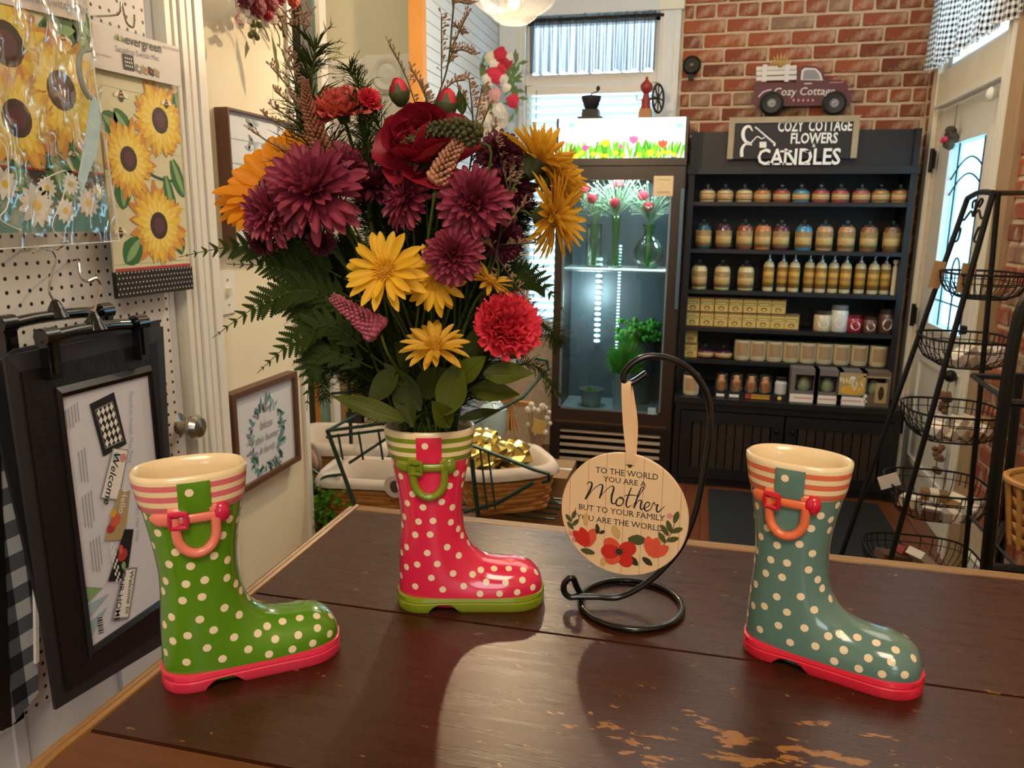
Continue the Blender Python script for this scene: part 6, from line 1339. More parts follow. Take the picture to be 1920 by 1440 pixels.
def serif(txt, c, size, width):
    vs, _ = text_poly(txt, 0); w = max(v[0] for v in vs)-min(v[0] for v in vs); k = width/(w*size); p.text(txt, c, size, m_ink, 1, 0, 0, k)
    zs = sorted(v[1] for v in vs); flat = {}
    for v in vs: flat.setdefault(round(v[1], 3), []).append(v[0])
    lines = sorted(flat, key=lambda q: -len(flat[q]))[:2]
    for y in lines:                                                  # small foot and head serifs on every stem
        sg_ = 1 if y < sum(lines)/2 else -1; xs_ = sorted(flat[y]); i = 0
        while i < len(xs_):
            j = i
            while j+1 < len(xs_) and xs_[j+1]-xs_[i] < .14: j += 1
            x0, x1 = xs_[i]-.055, xs_[j]+.055; y0, y1 = sorted((y, y+sg_*.035)); p.poly([(c[0]+x*size*k, c[1]+yy*size) for x, yy in ((x0, y0), (x1, y0), (x1, y1), (x0, y1))], m_ink, 1.2); i = j+1
wd = lambda a, b: abs(U(*b)[0]-U(*a)[0])
serif('TO THE WORLD', U(1175, 888), .0115*S_, wd((1117, 880), (1234, 895))); serif('YOU ARE A', U(1171, 903), .0105*S_, wd((1131, 900), (1211, 908)))
serif('BUT TO YOUR FAMILY', U(1164, 961), .0112*S_, wd((1083, 950), (1244, 970))); serif('YOU ARE THE WORLD', U(1161, 980), .0112*S_, wd((1080, 968), (1242, 990)))
# slab feet that turn the plain capitals into serif ones
def cal(pts, w): p.stroke([U(*q) for q in pts], [x*S_ for x in w], m_ink, 1.5, 5)
cal([(1100, 908), (1104, 904), (1110, 906), (1107, 918), (1097, 936)], [.0008, .0012, .0022, .0028, .0022])
cal([(1100, 934), (1112, 918), (1124, 909), (1130, 910), (1128, 922), (1124, 934)], [.0008, .0008, .0012, .0022, .0026, .002])
cal([(1125, 932), (1137, 918), (1148, 911), (1151, 916), (1147, 930), (1147, 942), (1152, 944), (1158, 938)], [.0008, .0008, .001, .0022, .0026, .0022, .0014, .0008])
cal([(1163, 932), (1156, 938), (1156, 946), (1163, 948), (1169, 941), (1167, 933), (1161, 933), (1172, 938)], [.001, .0016, .002, .0014, .0014, .0018, .001, .0007])
cal([(1184, 914), (1178, 930), (1174, 945), (1177, 951), (1184, 947)], [.0014, .002, .0022, .0016, .0007]); cal([(1170, 930), (1180, 928), (1196, 929)], [.0007, .0013, .0008])
cal([(1186, 950), (1198, 930), (1206, 918), (1208, 914), (1203, 914), (1196, 930), (1189, 953)], [.0007, .0008, .0012, .0012, .0014, .002, .002]); cal([(1190, 950), (1197, 939), (1203, 939), (1201, 948), (1202, 955), (1208, 952)], [.0007, .0009, .0018, .0022, .0018, .0008])
cal([(1208, 953), (1217, 948), (1217, 942), (1211, 943), (1208, 952), (1212, 958), (1221, 954)], [.0008, .0012, .0016, .0014, .0022, .0018, .0007]); cal([(1220, 955), (1226, 942), (1229, 947), (1234, 946), (1231, 953), (1234, 960), (1247, 948)], [.0008, .0014, .001, .0016, .0022, .0018, .0006])
ir = I['red']; m_pr = M('poppy_red', 'c8281f', .5, noise=.15, ns=150); m_pr2 = M('poppy_coral', 'd8553a', .5, noise=.15, ns=150); m_olive = M('print_olive', '4a4f28', .5, noise=.1); m_dkl = M('print_dark_leaf', '35301c', .5); m_faint = M('print_faint_leaf', 'c9a468', .5)
def poppy(c, r, seed):
    for k, (a, m) in enumerate(((.5, m_pr), (2.5, m_pr2), (-.9, m_pr), (-2.3, m_pr2), (3.3, m_pr))): p.ell((c[0]+r*.52*math.cos(a), c[1]+r*.48*math.sin(a)), r*.5, r*.42, m, 3+k*.5, a)
    p.ell(c, r*.2, r*.2, m_dkl, 7)
    for i in range(9): a = i*.7; p.ell((c[0]+r*.28*math.cos(a), c[1]+r*.28*math.sin(a)), r*.035, r*.035, m_dkl, 7.3, 0, 6)
def tulip(c, r, m1, m2, rot=0):
    for k, (a, m) in enumerate(((PI/2+.55, m1), (PI/2-.55, m2), (PI/2+.1, m1))): p.petal((c[0], c[1]-r*.7), a+rot, r*1.7, r*.95, m, 3+k*.5)
poppy(U(1161, 1034), .0245*S_, 1); tulip(U(1102, 1009), .0165*S_, m_pr, m_pr2, .25); tulip(U(1222, 1027), .0165*S_, m_pr2, m_pr2, -.35)
for (x, y), a, L, w, m in (((1178, 1012), .15, .024, .015, m_olive), ((1178, 1042), -.7, .018, .01, m_dkl), ((1115, 1037), PI-.1, .02, .009, m_olive), ((1205, 1045), -.6, .016, .009, m_dkl), ((1122, 1000), PI/2+.2, .014, .006, m_dkl), ((1124, 1000), .6, .009, .005, m_dkl), ((1121, 1000), 2.5, .009, .005, m_dkl), ((1160, 1010), 2.0, .02, .012, m_faint), ((1098, 985), PI/2, .018, .008, m_faint), ((1235, 1020), 1.2, .018, .01, m_faint), ((1137, 1043), -2, .016, .01, m_faint)): p.petal(U(x, y), a, L*S_, w*S_, m, 2)
p.stroke([U(1076, 995), U(1072, 975), U(1080, 952)], .0008, m_dkl, 2); p.stroke([U(1240, 1028), U(1258, 1000), U(1268, 970)], .0008, m_dkl, 2)
for (x, y), a in (((1073, 972), 1.2), ((1072, 978), 2.3), ((1074, 985), .9), ((1075, 992), 2.3)): p.petal(U(x, y), a, .013*S_, .006*S_, m_olive, 3)
for (x, y), a in (((1264, 980), 1.3), ((1258, 998), 1.9), ((1253, 1004), 2.2), ((1258, 998), .5), ((1248, 1018), 2.2), ((1250, 1014), .4)): p.petal(U(x, y), a, .017*S_, .0075*S_, m_olive, 3)
for (x, y) in ((1256, 967), (1072, 1000), (1077, 1012)):
    c = U(x, y)
    for i in range(5): p.ell((c[0]+.0022*math.cos(i*1.257), c[1]+.0022*math.sin(i*1.257)), .0017, .0017, I['pink'], 3, 0, 8)
p.build('sign_print', dsk)
# ribbon through the hole, over the hook
rb = MB(); hw_ = .0058; hp = DC+du*.006+Vector((0, 0, RD-.0115)); tp = hk+Vector((0, 0, .003))
def rib(path):
    rows = [[q-du*hw_, q+du*hw_] for q in path]; rb.grid(rows); rb.grid([[a+dn*.0006, b_+dn*.0006] for a, b_ in rows])
rib(smoothpath([hp-dn*.0075+Vector((0, 0, -.002)), hp-dn*.0082+Vector((0, 0, .015)), lerp(hp, tp, .5)-dn*.006-du*.001, tp-dn*.0065+Vector((0, 0, -.006)), tp+Vector((0, 0, .0025)), tp+dn*.0065+Vector((0, 0, -.006)), lerp(hp, tp, .5)+dn*.005+du*.004, hp+dn*.005+Vector((0, 0, .015)), hp+dn*.003], 5))
rb.build('ribbon', M('cream_ribbon', 'e2bd94', .6, noise=.06), dsk, 2, fixn=False)
MB().lathe([(.0030, 0), (.0030, .0004), (0, .0004)], 16, hp-dn*.0058+Vector((0, 0, -.0035)), Matrix.Rotation(PI/2, 4, 'X')).build('hole', m_dkl, dsk)
# ================================================================ BOUQUET
OC = PINK+Matrix.Rotation(PINK_A, 3, 'Z')@Vector((.042, 0, .242))
BASE = PINK+Matrix.Rotation(PINK_A, 3, 'Z')@Vector((.042, 0, .12))
def BQ(px, py, d=0): return at_p(px, py, OC+HD*d, HD)
PXM = (BQ(960, 500)-BQ(860, 500)).length/100
def axis(r, u, c): return (CR*r+CU*u-CW*c).normalized()
def frame_to(pos, ax, spin=0):
    q = Vector((0, 0, 1)).rotation_difference(ax).to_matrix().to_4x4(); return Matrix.Translation(pos)@q@Matrix.Rotation(spin, 4, 'Z')
def petal_mesh(name, mat, L, w, cup=.25, curl=.0, prof=None, nx=4, ny=6, ruffle=0, notch=0, seed=0):
    pr = prof or [(0, .3), (.2, .72), (.5, 1), (.78, .82), (.93, .42), (1, .05)]; q = random.Random(seed); b = MB(); rows = []
    for t, k in pr:
        r = []
        for j in range(nx+1):
            s = -1+2*j/nx; z = cup*w*.5*k*s*s+curl*L*t*t
            if ruffle: z += ruffle*L*t*t*math.sin(s*7+seed)+ruffle*.5*L*t*q.uniform(-1, 1)
            x = L*t*(1-notch*(1 if j % 2 else 0)*(t > .9))
            r.append(Vector((x, s*w*.5*k, z)))
        rows.append(r)
    b.grid(rows); return b.mesh(name, mat, 2, fixn=False)
def m_petal(name, h, h2=None, tr=.3, ns=40):
    # two tones of one petal colour, a little light passing through
    if name in MATS: return MATS[name]
    t = NT(name); c = t.mix(t.noise(ns, 4, stretch=(1, 4, 1)), hexc(h), hexc(h2 or h)); t.set(Base_Color=c, Roughness=.55); t.transl(c, tr); MATS[name] = t.m; return t.m
m_mum = m_petal('burgundy_petal', '741a34', 'b04a62', .22); m_mumd = m_petal('dark_burgundy_petal', '430d1e', '702438', .15)
m_yel = m_petal('yellow_petal', 'e8ae18', 'f7cf3c', .35); m_gold = m_petal('gold_petal', 'd6a224', 'f2c648', .4); m_sun = m_petal('sunflower_petal', 'e08a08', 'f2a818', .4)
m_rosep = m_petal('rose_petal', '7c0e22', 'aa1c34', .15, 15); m_carn = m_petal('coral_carnation', 'd92a42', 'f0485a', .25); m_carn2 = m_petal('salmon_carnation', 'cc4a48', 'e67a68', .35)
m_gstem = M('green_stem', '3c4716', .6, noise=.3, spec=.2); m_dgreen = M('calyx_green', '39431f', .6, noise=.3, ns=80); m_disc = M('golden_disc', 'c08a18', .8, noise=.5, ns=250, bump=.6); m_sdisc = M('dark_disc', '2c1a10', .9, noise=.6, ns=250, bump=.8)
def stem_to(t, pos, ax, r=.0022, jx=0):
    b = MB(); a = pos-ax*.004; k = OC+Vector((R0.uniform(-.03, .03), R0.uniform(-.026, .026), .0)); e = BASE+Vector((R0.uniform(-.012, .012), R0.uniform(-.012, .012), 0)); m = lerp(a-ax*.035, k, .45)+Vector((0, 0, .015))
    b.tube(smoothpath([a, a-ax*.025, m, k, e], 5), r, 6); return b.build('stem', m_gstem, t, 2)
def flower(name, label, pos, ax, rings, disc, group=None, calyx=.35, spin=0, stem=True, cat='flower', r=.05, jit=9):
    t = thing(name, label, cat, pos, group); m0 = frame_to(Vector((0, 0, 0)), ax, spin)
    for k, (n, me, tilt, r0, z0) in enumerate(rings):
        for i in range(n):
            a = 2*PI*(i+.5*(k % 2)+R0.uniform(-.22, .22))/n; tl = math.radians(tilt+R0.uniform(-jit, jit)); sc = R0.uniform(.84, 1.08)
            inst('petal', me, t, m0@Matrix.Rotation(a, 4, 'Z')@Matrix.Translation((r0, 0, z0))@Matrix.Rotation(-tl, 4, 'Y')@Matrix.Rotation(R0.uniform(-.18, .18), 4, 'X')@Matrix.Scale(sc, 4))
    if disc:
        rr, hh, dm = disc; b = MB().lathe([(0, -hh*.3), (rr, -.001), (rr*.96, hh*.5), (rr*.7, hh), (0, hh*.9)], 14, mtx=frame_to(Vector(pos), ax)); q = random.Random(1)
        for i in range(46):
            k = math.sqrt((i+.5)/46); a = i*2.4; b.box((0, 0, 0), (rr*.13, rr*.13, rr*.25), frame_to(Vector(pos), ax)@Matrix.Translation((rr*k*math.cos(a), rr*k*math.sin(a), hh*(1-.45*k*k))))
        b.build('disc_florets', dm, t)
    if calyx:
        MB().lathe([(0, -r*.42), (r*.16, -r*.40), (r*calyx, -r*.16), (r*calyx*1.15, -r*.02), (0, -.0005)], 12, mtx=frame_to(Vector(pos), ax)).build('calyx', m_dgreen, t, True)
    if stem: stem_to(t, Vector(pos)-ax*r*.35, ax)
    return t
MP = [(0, .3), (.25, .62), (.55, .95), (.8, 1), (.93, .72), (1, .22)]
def mum(label, px, py, rp, ax, d=0, mat=None, n=1.0, spin=0):
    r = rp*PXM; m = mat or m_mum; A = petal_mesh('petal', m, r, r*.21, .7, -.08, MP); Bm = petal_mesh('petal', m, r*.88, r*.20, .9, .0, MP); Cm = petal_mesh('petal', m, r*.7, r*.17, 1.1, .08, MP); Dm = petal_mesh('petal', m, r*.45, r*.13, 1.2, .18, MP)
    return flower('burgundy_chrysanthemum', label, BQ(px, py, d), axis(*ax), [(int(22*n), A, -8, r*.06, -r*.02), (int(22*n), A, 6, r*.06, r*.03), (int(20*n), Bm, 20, r*.06, r*.06), (int(18*n), Bm, 34, r*.05, r*.08), (16, Cm, 46, r*.05, r*.1), (14, Cm, 58, r*.04, r*.11), (11, Dm, 68, r*.03, r*.12), (7, Dm, 80, r*.01, r*.12)], None, 'burgundy chrysanthemums in the bouquet', .3, spin, r=r)
def daisy(label, px, py, rp, ax, d=0, mat=None, double=False, droop=0):
    r = rp*PXM; m = mat or m_yel; pw = .17 if double else .25; A = petal_mesh('petal', m, r*.86, r*pw, .45, -.12-droop); Bm = petal_mesh('petal', m, r*.78, r*pw*.9, .5, -.04); Cm = petal_mesh('petal', m, r*.17, r*.05, .8, .1)
    rg = ([(24, A, -4, r*.16, -r*.02), (24, A, 8, r*.15, r*.02), (22, Bm, 20, r*.14, r*.05), (18, Bm, 34, r*.12, r*.07), (14, Bm, 48, r*.1, r*.09)] if double else [(15, A, 2, r*.2, 0), (14, Bm, 18, r*.2, r*.04)])+[(22, Cm, 30, r*.2, r*.06), (20, Cm, 48, r*.16, r*.08), (14, Cm, 64, r*.11, r*.1)]
    return flower('yellow_chrysanthemum', label, BQ(px, py, d), axis(*ax), rg, (r*.25, r*.10, m_disc), 'yellow daisy chrysanthemums in the bouquet', .28, R0.random(), r=r, jit=16)
# sunflower at the left
r = 118*PXM; A = petal_mesh('petal', m_sun, r*.74, r*.33, .35, .05); Bm = petal_mesh('petal', m_sun, r*.6, r*.3, .4, .1)
flower('sunflower', 'large orange yellow sunflower at the left of the bouquet behind the burgundy blooms', BQ(518, 350, .035), axis(-.40, .50, .76), [(17, A, 4, r*.34, 0), (16, A, 16, r*.33, r*.02), (14, Bm, 34, r*.31, r*.04)], (r*.36, r*.08, m_sdisc), None, .42, 0, r=r)
mum('largest burgundy chrysanthemum at upper left, beside the sunflower', 592, 362, 90, (-.25, .35, .9), -.035)
mum('burgundy chrysanthemum lowest at the left, just under the sunflower', 512, 402, 60, (-.55, -.15, .8), -.03)
mum('burgundy chrysanthemum half hidden behind the largest one', 646, 318, 52, (.35, .6, .6), -.005)
mum('dark burgundy chrysanthemum left of the big rose, seen from the side', 698, 352, 50, (.15, .75, .5), -.01, m_mumd)
mum('burgundy chrysanthemum facing left, below the big rose', 765, 372, 58, (-.7, .1, .6), -.02)
mum('bright burgundy chrysanthemum facing forward, right of centre', 888, 380, 66, (.05, .1, 1), -.045)
mum('burgundy chrysanthemum lower centre, above the yellow daisies', 850, 478, 52, (.05, .05, 1), -.06, n=1.1)
mum('dark burgundy bloom at the upper right behind the gold flowers', 938, 292, 46, (.1, .5, .8), .0, m_mumd)
mum('dark burgundy bloom at the right beneath the gold flowers', 962, 352, 44, (.5, .1, .8), .01, m_mumd)
mum('darkest burgundy bloom low at the right', 940, 448, 46, (.3, -.3, .9), .0, m_mumd)
mum('small dark burgundy bud hanging at the left under the sunflower', 492, 452, 30, (-.2, -.8, .5), -.01, m_mumd)
mum('small dark burgundy bud right of the hanging bud', 602, 455, 28, (.1, -.8, .5), -.01, m_mumd)
daisy('big yellow daisy facing forward at the bouquet centre', 722, 508, 74, (-.1, .22, 1), -.07)
daisy('yellow daisy tucked below the lower burgundy bloom', 815, 522, 62, (.1, -.25, .9), -.05, droop=.22)
daisy('yellow daisy seen from the side, right of the burgundy bloom', 918, 528, 46, (.5, .7, .35), -.03, m_gold)
daisy('lowest yellow daisy opening upward near the vase', 815, 650, 62, (.05, .72, .62), -.06, m_gold)
daisy('gold flower at the upper right, seen from behind', 1005, 305, 82, (.55, .68, -.12), .0, m_gold, True)
daisy('gold flower at the far right, seen from the side', 1040, 335, 76, (.85, .35, .1), .01, m_gold, True)
daisy('gold flower at the right edge, lowest of the three', 1035, 405, 84, (.86, -.02, .2), -.02, m_gold, True)
# big red rose
r = 92*PXM; wide = [(0, .35), (.2, .75), (.45, 1), (.7, 1.02), (.9, .8), (1, .5)]
P1 = petal_mesh('petal', m_rosep, r*1.0, r*1.15, .55, -.20, wide, 6); P2 = petal_mesh('petal', m_rosep, r*.95, r*1.05, .8, .05, wide, 6); P3 = petal_mesh('petal', m_rosep, r*.8, r*.8, 1.1, .12, wide, 6)
flower('red_rose', 'large dark red rose at the top centre of the bouquet', BQ(795, 292, -.01), axis(-.12, .45, .85), [(6, P1, 28, r*.12, -r*.15), (6, P2, 50, r*.12, -r*.1), (5, P2, 64, r*.1, -r*.05), (5, P3, 76, r*.08, 0), (4, P3, 86, r*.05, .0), (3, P3, 94, r*.06, 0)], None, None, .35, .3, r=r)
def carnation(name, label, px, py, rp, ax, d, mat, nn=(14, 14, 13, 11, 9, 6), cat='flower'):
    r = rp*PXM; fan = [(0, .12), (.3, .3), (.6, .68), (.82, .95), (.95, 1.05), (1, .95)]; Q = [petal_mesh('petal', mat, r*(1-.05*k), r*.72, .15, .05, fan, 8, ruffle=.085, notch=.09, seed=k) for k in range(4)]
    return flower(name, label, BQ(px, py, d), axis(*ax), [(n, Q[i % 4], tl, 0, z*r-r*.45) for i, (n, tl, z) in enumerate(zip(nn, (12, 28, 42, 56, 68, 80), (.25, .22, .15, .1, .05, .0)))], None, None, .22, 0, r=r)
carnation('carnation', 'coral red ruffled carnation at the lower right of the bouquet', 950, 612, 68, (.35, .25, .9), -.055, m_carn)
carnation('carnation', 'salmon red carnation at the top left of the bouquet', 640, 205, 62, (-.15, .72, .55), .01, m_carn2)
carnation('spray_carnation', 'small red spray carnation right of the salmon carnation', 692, 185, 26, (.4, .4, .7), .0, m_carn, (8, 8, 7, 6, 4, 3))
for px, py, rp, ax, lb in ((750, 168, 22, (-.15, .9, .3), 'left red rosebud standing above the big rose'), (836, 190, 24, (.1, .95, .2), 'right red rosebud standing above the big rose')):
    pos = BQ(px, py+12, .0); a = axis(*ax); r = rp*PXM; t = thing('rosebud', lb, 'flower', pos, 'red rosebuds'); f = frame_to(pos, a)
    for i in range(3): MB().lathe([(0, -.4*r), (.65*r, -.2*r), (.82*r, .5*r), (.55*r-.1*i*r, 1.25*r+.08*i*r), (.2*r, 1.55*r), (0, 1.5*r)][:6], 12, mtx=f@Matrix.Rotation(i*2.1, 4, 'Z')@Matrix.Translation((.09*r, 0, 0))@Matrix.Scale(.9, 4)).build('petal', m_rosep if i else m_carn, t, 2)
    b = MB().lathe([(0, -.9*r), (.35*r, -.8*r), (.75*r, -.3*r), (.9*r, .25*r), (.88*r, .3*r), (0, .2*r)], 12, mtx=f)
    for i in range(5): m = f@Matrix.Rotation(i*1.257, 4, 'Z'); b.add([m@Vector((.86*r, -.35*r, .2*r)), m@Vector((.86*r, .35*r, .2*r)), m@Vector((.6*r, 0, 1.1*r))], [(0, 1, 2)])
    b.build('sepals', m_dgreen, t, 2); stem_to(t, pos-a*.9*r, a, .0018)
# veronica and celosia spikes
def spike(label, pts, d, r0, mat, n=150, name='flower_spike'):
    P = smoothpath([BQ(x, y, d) for x, y in pts], 8); t = thing(name, label, 'flower', P[0], 'flower spikes'); q = random.Random(len(label)); b = MB(); m = len(P)
    for i in range(n):
        u = (i+.5)/n; k = min(int(u*(m-1)), m-2); c = lerp(P[k], P[k+1], u*(m-1)-k); ax = (P[k+1]-P[k]).normalized(); s = ax.orthogonal().normalized(); s2 = ax.cross(s); a = i*2.4; rr = r0*(1-.75*u)*min(1, .25+(u*7)**.6); dr = s*math.cos(a)+s2*math.sin(a)
        b.ball(c+dr*rr*.85, (rr*.22+.0006)*q.uniform(.75, 1.3), 6, 4, mtx=frame_to(Vector((0, 0, 0)), (dr+ax*.5).normalized())@Matrix.Diagonal((.9, .9, 1.5, 1)))
    tag(b.build('florets', mat, t, True), kind='stuff'); MB().tube(P, [r0*.3]*m, 6).build('core', m_dgreen, t); stem_to(t, P[0], (CU*.9+(P[1]-P[0]).normalized()*.6).normalized(), .0018)
m_spk = M('pink_floret', 'b0566c', .7, noise=.4, ns=120, transl=.1); m_spb = M('peach_floret', 'b98468', .7, noise=.35, ns=120); m_spg = M('green_floret', '4a4a28', .7, noise=.5, ns=120); m_spr = M('brown_floret', '86543e', .7, noise=.4, ns=120)
spike('pink flower spike pointing left at lower left', [(712, 622), (690, 605), (655, 580), (622, 556)], -.06, .0165, m_spk, 190)
spike('peach flower spike curving down below the rose', [(818, 346), (836, 305), (860, 270), (894, 250)], -.05, .0135, m_spb, 170)
spike('green flower spike lying across the big rose', [(900, 262), (860, 240), (805, 245), (755, 272)], -.055, .0135, m_spg, 130)
spike('tall brown flower spike at the upper left', [(604, 290), (590, 240), (577, 195), (572, 150)], -.01, .0125, m_spr, 220)
# statice (limonium) sprays
m_lim = M('dried_statice', '8a6c54', .8, noise=.4, ns=120); m_lims = M('statice_stem', '4a4028', .7)
def statice(label, main, tips, d, seed):
    q = random.Random(seed); P = [BQ(x, y, d) for x, y in main]; t = thing('statice_spray', label, 'flower', P[0], 'brown statice sprays'); b = MB(); fl = MB(); S2 = smoothpath(P, 6); b.tube(S2, .0011, 5)
    for (k, x, y, bend) in tips:
        s = S2[min(int(k*(len(S2)-1)), len(S2)-1)]; e = BQ(x, y, d+q.uniform(-.012, .012)); mid = lerp(s, e, .55)+CU*bend*PXM; br = smoothpath([s, mid, e], 8); b.tube(br, .0008, 4)
        for i in range(4, len(br)):
            ax = (br[i]-br[i-1]).normalized(); up = CU if abs(ax.dot(CU)) < .9 else CR
            for j in range(2):
                dr = (up*q.uniform(.2, 1)+ax*q.uniform(0, .8)+CR*q.uniform(-.5, .5)).normalized(); L = q.uniform(.003, .009); c = br[i]+ax*q.uniform(-.003, .003); fl.tube([c, c+dr*L], [.0005, .0005], 3, cap=False); fl.ball(c+dr*L, q.uniform(.0008, .0015), 5, 4, mtx=frame_to(Vector((0, 0, 0)), dr)@Matrix.Diagonal((1, 1, 1.8, 1)))
    b.build('branches', m_lims, t); tag(fl.build('florets', m_lim, t), kind='stuff'); stem_to(t, P[0], axis(0, 1, 0), .0014)
statice('tall brown statice spray rising to the top edge', [(800, 330), (806, 230), (838, 130), (848, 40), (852, -10)], [(.2, 730, 84, 18), (.3, 772, 130, 5), (.45, 828, 30, 0), (.6, 876, 28, 0), (.62, 886, 102, 6), (.4, 872, 150, 8), (.75, 868, 66, 0), (.85, 846, -20, 0), (.95, 880, 8, 0), (.35, 770, 215, 0), (.3, 790, 160, 4), (.5, 850, 95, 4)], .0, 1)
statice('brown statice spray spreading at the left above the sunflower', [(640, 330), (622, 265), (580, 215), (560, 150)], [(.15, 472, 246, -12), (.3, 495, 215, -8), (.4, 510, 200, -4), (.55, 515, 170, 0), (.7, 508, 125, 2), (.8, 530, 100, 0), (.9, 540, 95, 0), (.3, 560, 240, 0), (.6, 545, 180, 0)], .0, 2)
statice('short brown statice spray at the right of the rosebuds', [(880, 320), (888, 260), (885, 200)], [(.2, 930, 235, 0), (.4, 920, 195, 4), (.6, 905, 160, 4), (.8, 880, 150, 2), (.9, 860, 165, 0), (.3, 960, 265, 0), (.1, 935, 290, 0)], .01, 3)
statice('dark statice spray among the right hand blooms', [(930, 480), (945, 400), (960, 330)], [(.1, 905, 455, 2), (.3, 985, 380, 2), (.6, 985, 290, 3), (.8, 930, 262, 0), (.9, 955, 300, 0), (.2, 1005, 455, 0), (.05, 985, 560, 0), (.05, 900, 570, 0)], -.02, 4)
# feathery fern sprays (needles nobody could count)
m_fea = M('feathery_fern_green', '2a3310', .8, noise=.4, ns=40, transl=.2, spec=.1)
def feather(label, main, d, L, n, seed, fine=.00045, spread=1.0, taper=True):
    q = random.Random(seed); P = smoothpath([BQ(x, y, d) for x, y in main], 8); m = len(P); t = thing('feathery_fern', label, 'foliage', P[0], 'feathery fern sprays'); MB().tube(P, .0011, 5).build('stalk', m_gstem, t); b = MB()
    for i in range(n):
        u = q.random()**.9; k = min(int(u*(m-1)), m-2); c = lerp(P[k], P[k+1], u*(m-1)-k); ax = (P[k+1]-P[k]).normalized(); s = ax.orthogonal().normalized(); s2 = ax.cross(s); a = q.uniform(0, 2*PI); dr = (s*math.cos(a)+s2*math.sin(a)*.55)*spread+ax*q.uniform(.2, 1.1); dr.normalize(); ll = L*q.uniform(.4, 1)*(1-.5*u if taper else 1)
        e = c+dr*ll; mid = lerp(c, e, .5)+Vector((0, 0, .1*ll)); w = fine; o = dr.orthogonal().normalized()*w; b.add([c-o, c+o, mid+o, mid-o, e], [(0, 1, 2, 3), (3, 2, 4)])
        for j in range(3):
            f = lerp(c, e, q.uniform(.35, .95)); g = f+(dr+Vector((q.uniform(-1, 1), q.uniform(-1, 1), q.uniform(-1, 1)))*.8).normalized()*ll*.28; b.add([f-o*.8, f+o*.8, g], [(0, 1, 2)])
    tag(b.build('needles', m_fea, t, fixn=False), kind='stuff'); stem_to(t, P[0], (P[0]-P[1]).normalized()*-1, .0014)
feather('feathery fern spray at the upper left above the statice', [(640, 400), (600, 280), (585, 180), (590, 90)], .015, .085, 170, 1, .0009)
feather('feathery fern around the salmon carnation', [(690, 420), (690, 320), (688, 240), (670, 190)], .0, .05, 260, 2, .0006)
feather('feathery fern behind the big yellow daisy', [(760, 700), (720, 600), (660, 520), (640, 460)], .03, .06, 520, 3)
feather('feathery fern low at the left over the pictures', [(740, 740), (680, 690), (620, 660), (580, 680)], .02, .055, 560, 4)
feather('feathery fern trailing down at the far left', [(720, 730), (650, 690), (605, 700), (608, 745)], .0, .035, 260, 5)
feather('feathery fern at the right of the carnation', [(860, 740), (930, 610), (990, 590), (1050, 640)], .02, .05, 520, 6)
feather('feathery fern drooping at the right below the carnation', [(880, 740), (960, 690), (1010, 690), (1045, 745)], .03, .035, 220, 7)
feather('feathery fern in the dark heart of the bouquet', [(800, 780), (800, 640), (810, 500), (820, 380)], .05, .10, 1800, 8, .0012)
feather('feathery fern behind the right hand daisies', [(850, 760), (880, 620), (920, 480), (970, 380)], .045, .085, 1500, 9, .001)
feather('feathery fern behind the left burgundy blooms', [(770, 760), (700, 640), (640, 520), (560, 450)], .05, .085, 1500, 10, .001)
feather('wispy fern tips around the top of the rose', [(760, 420), (740, 300), (690, 200), (655, 130)], .02, .05, 240, 11, .0006)
feather('feathery fern low in the middle above the vase', [(805, 800), (770, 720), (740, 650), (700, 610)], -.02, .05, 520, 12)
feather('feathery fern low at the right above the vase', [(815, 800), (850, 720), (890, 650), (900, 580)], -.01, .05, 480, 13)
# leatherleaf fronds
m_fern = M('leather_fern_green', '2a3a10', .6, noise=.3, ns=60, transl=.15, spec=.12)
def pinna_mesh(seed):
    b = MB(); q = random.Random(seed); n = 9
    for i in range(n):
        u = i/n; w = .25*(1-u)**.75+.03
        for s in (-1, 1): x = u; b.add([(x-.01, 0, 0), (x+.04, s*w*.6, .01), (x+.10, s*w, .0), (x+.145, s*w*.6, .004), (x+.125, 0, 0)], [(0, 1, 2, 3, 4)])
    b.add([(.9, -.02, 0), (1.02, 0, 0), (.9, .02, 0)], [(0, 1, 2)]); return b.mesh('leaflet', m_fern, fixn=False)
PIN = [pinna_mesh(i) for i in range(3)]
def frond(label, pts, d, Lp, n, d2=None):
    P = [BQ(x, y, d+(0 if d2 is None else (d2-d)*i/(len(pts)-1))) for i, (x, y) in enumerate(pts)]; P = smoothpath(P, 10); m = len(P); t = thing('fern_frond', label, 'foliage', P[0], 'leather fern fronds'); MB().tube(P, [.0013*(1-.7*i/m) for i in range(m)], 5).build('rachis', m_gstem, t)
    nn = -CW
    for i in range(n):
        u = .12+.86*i/n; k = min(int(u*(m-1)), m-2); c = lerp(P[k], P[k+1], u*(m-1)-k)-P[0]; ax = (P[k+1]-P[k]).normalized(); L = Lp*PXM*(math.sin(PI*min(1, u*.75+.22))**.8)*(1.0 if u < .6 else (1.06-u)/.46*.9+.1)
        for s in (-1, 1):
            side = nn.cross(ax).normalized()*s; x = (side*.75+ax*.75+nn*R0.uniform(-.25, .25)).normalized(); z = nn+Vector((R0.uniform(-.3, .3),)*3); z = (z-x*z.dot(x)).normalized(); y = z.cross(x); mt = Matrix.Identity(4); mt.col[0][:3] = x*L; mt.col[1][:3] = y*L; mt.col[2][:3] = z*L; mt.col[3][:3] = c
            inst('leaflet', R0.choice(PIN), t, mt)
    stem_to(t, P[0], (P[0]-P[1]).normalized()*-1, .0014)
frond('fern frond reaching farthest left, topmost of the left fronds', [(640, 520), (560, 480), (450, 462), (335, 482)], .0, 46, 17, .03)
frond('fern frond at the left over the light switch, second from top', [(660, 560), (580, 520), (510, 500), (425, 495)], .0, 40, 14)
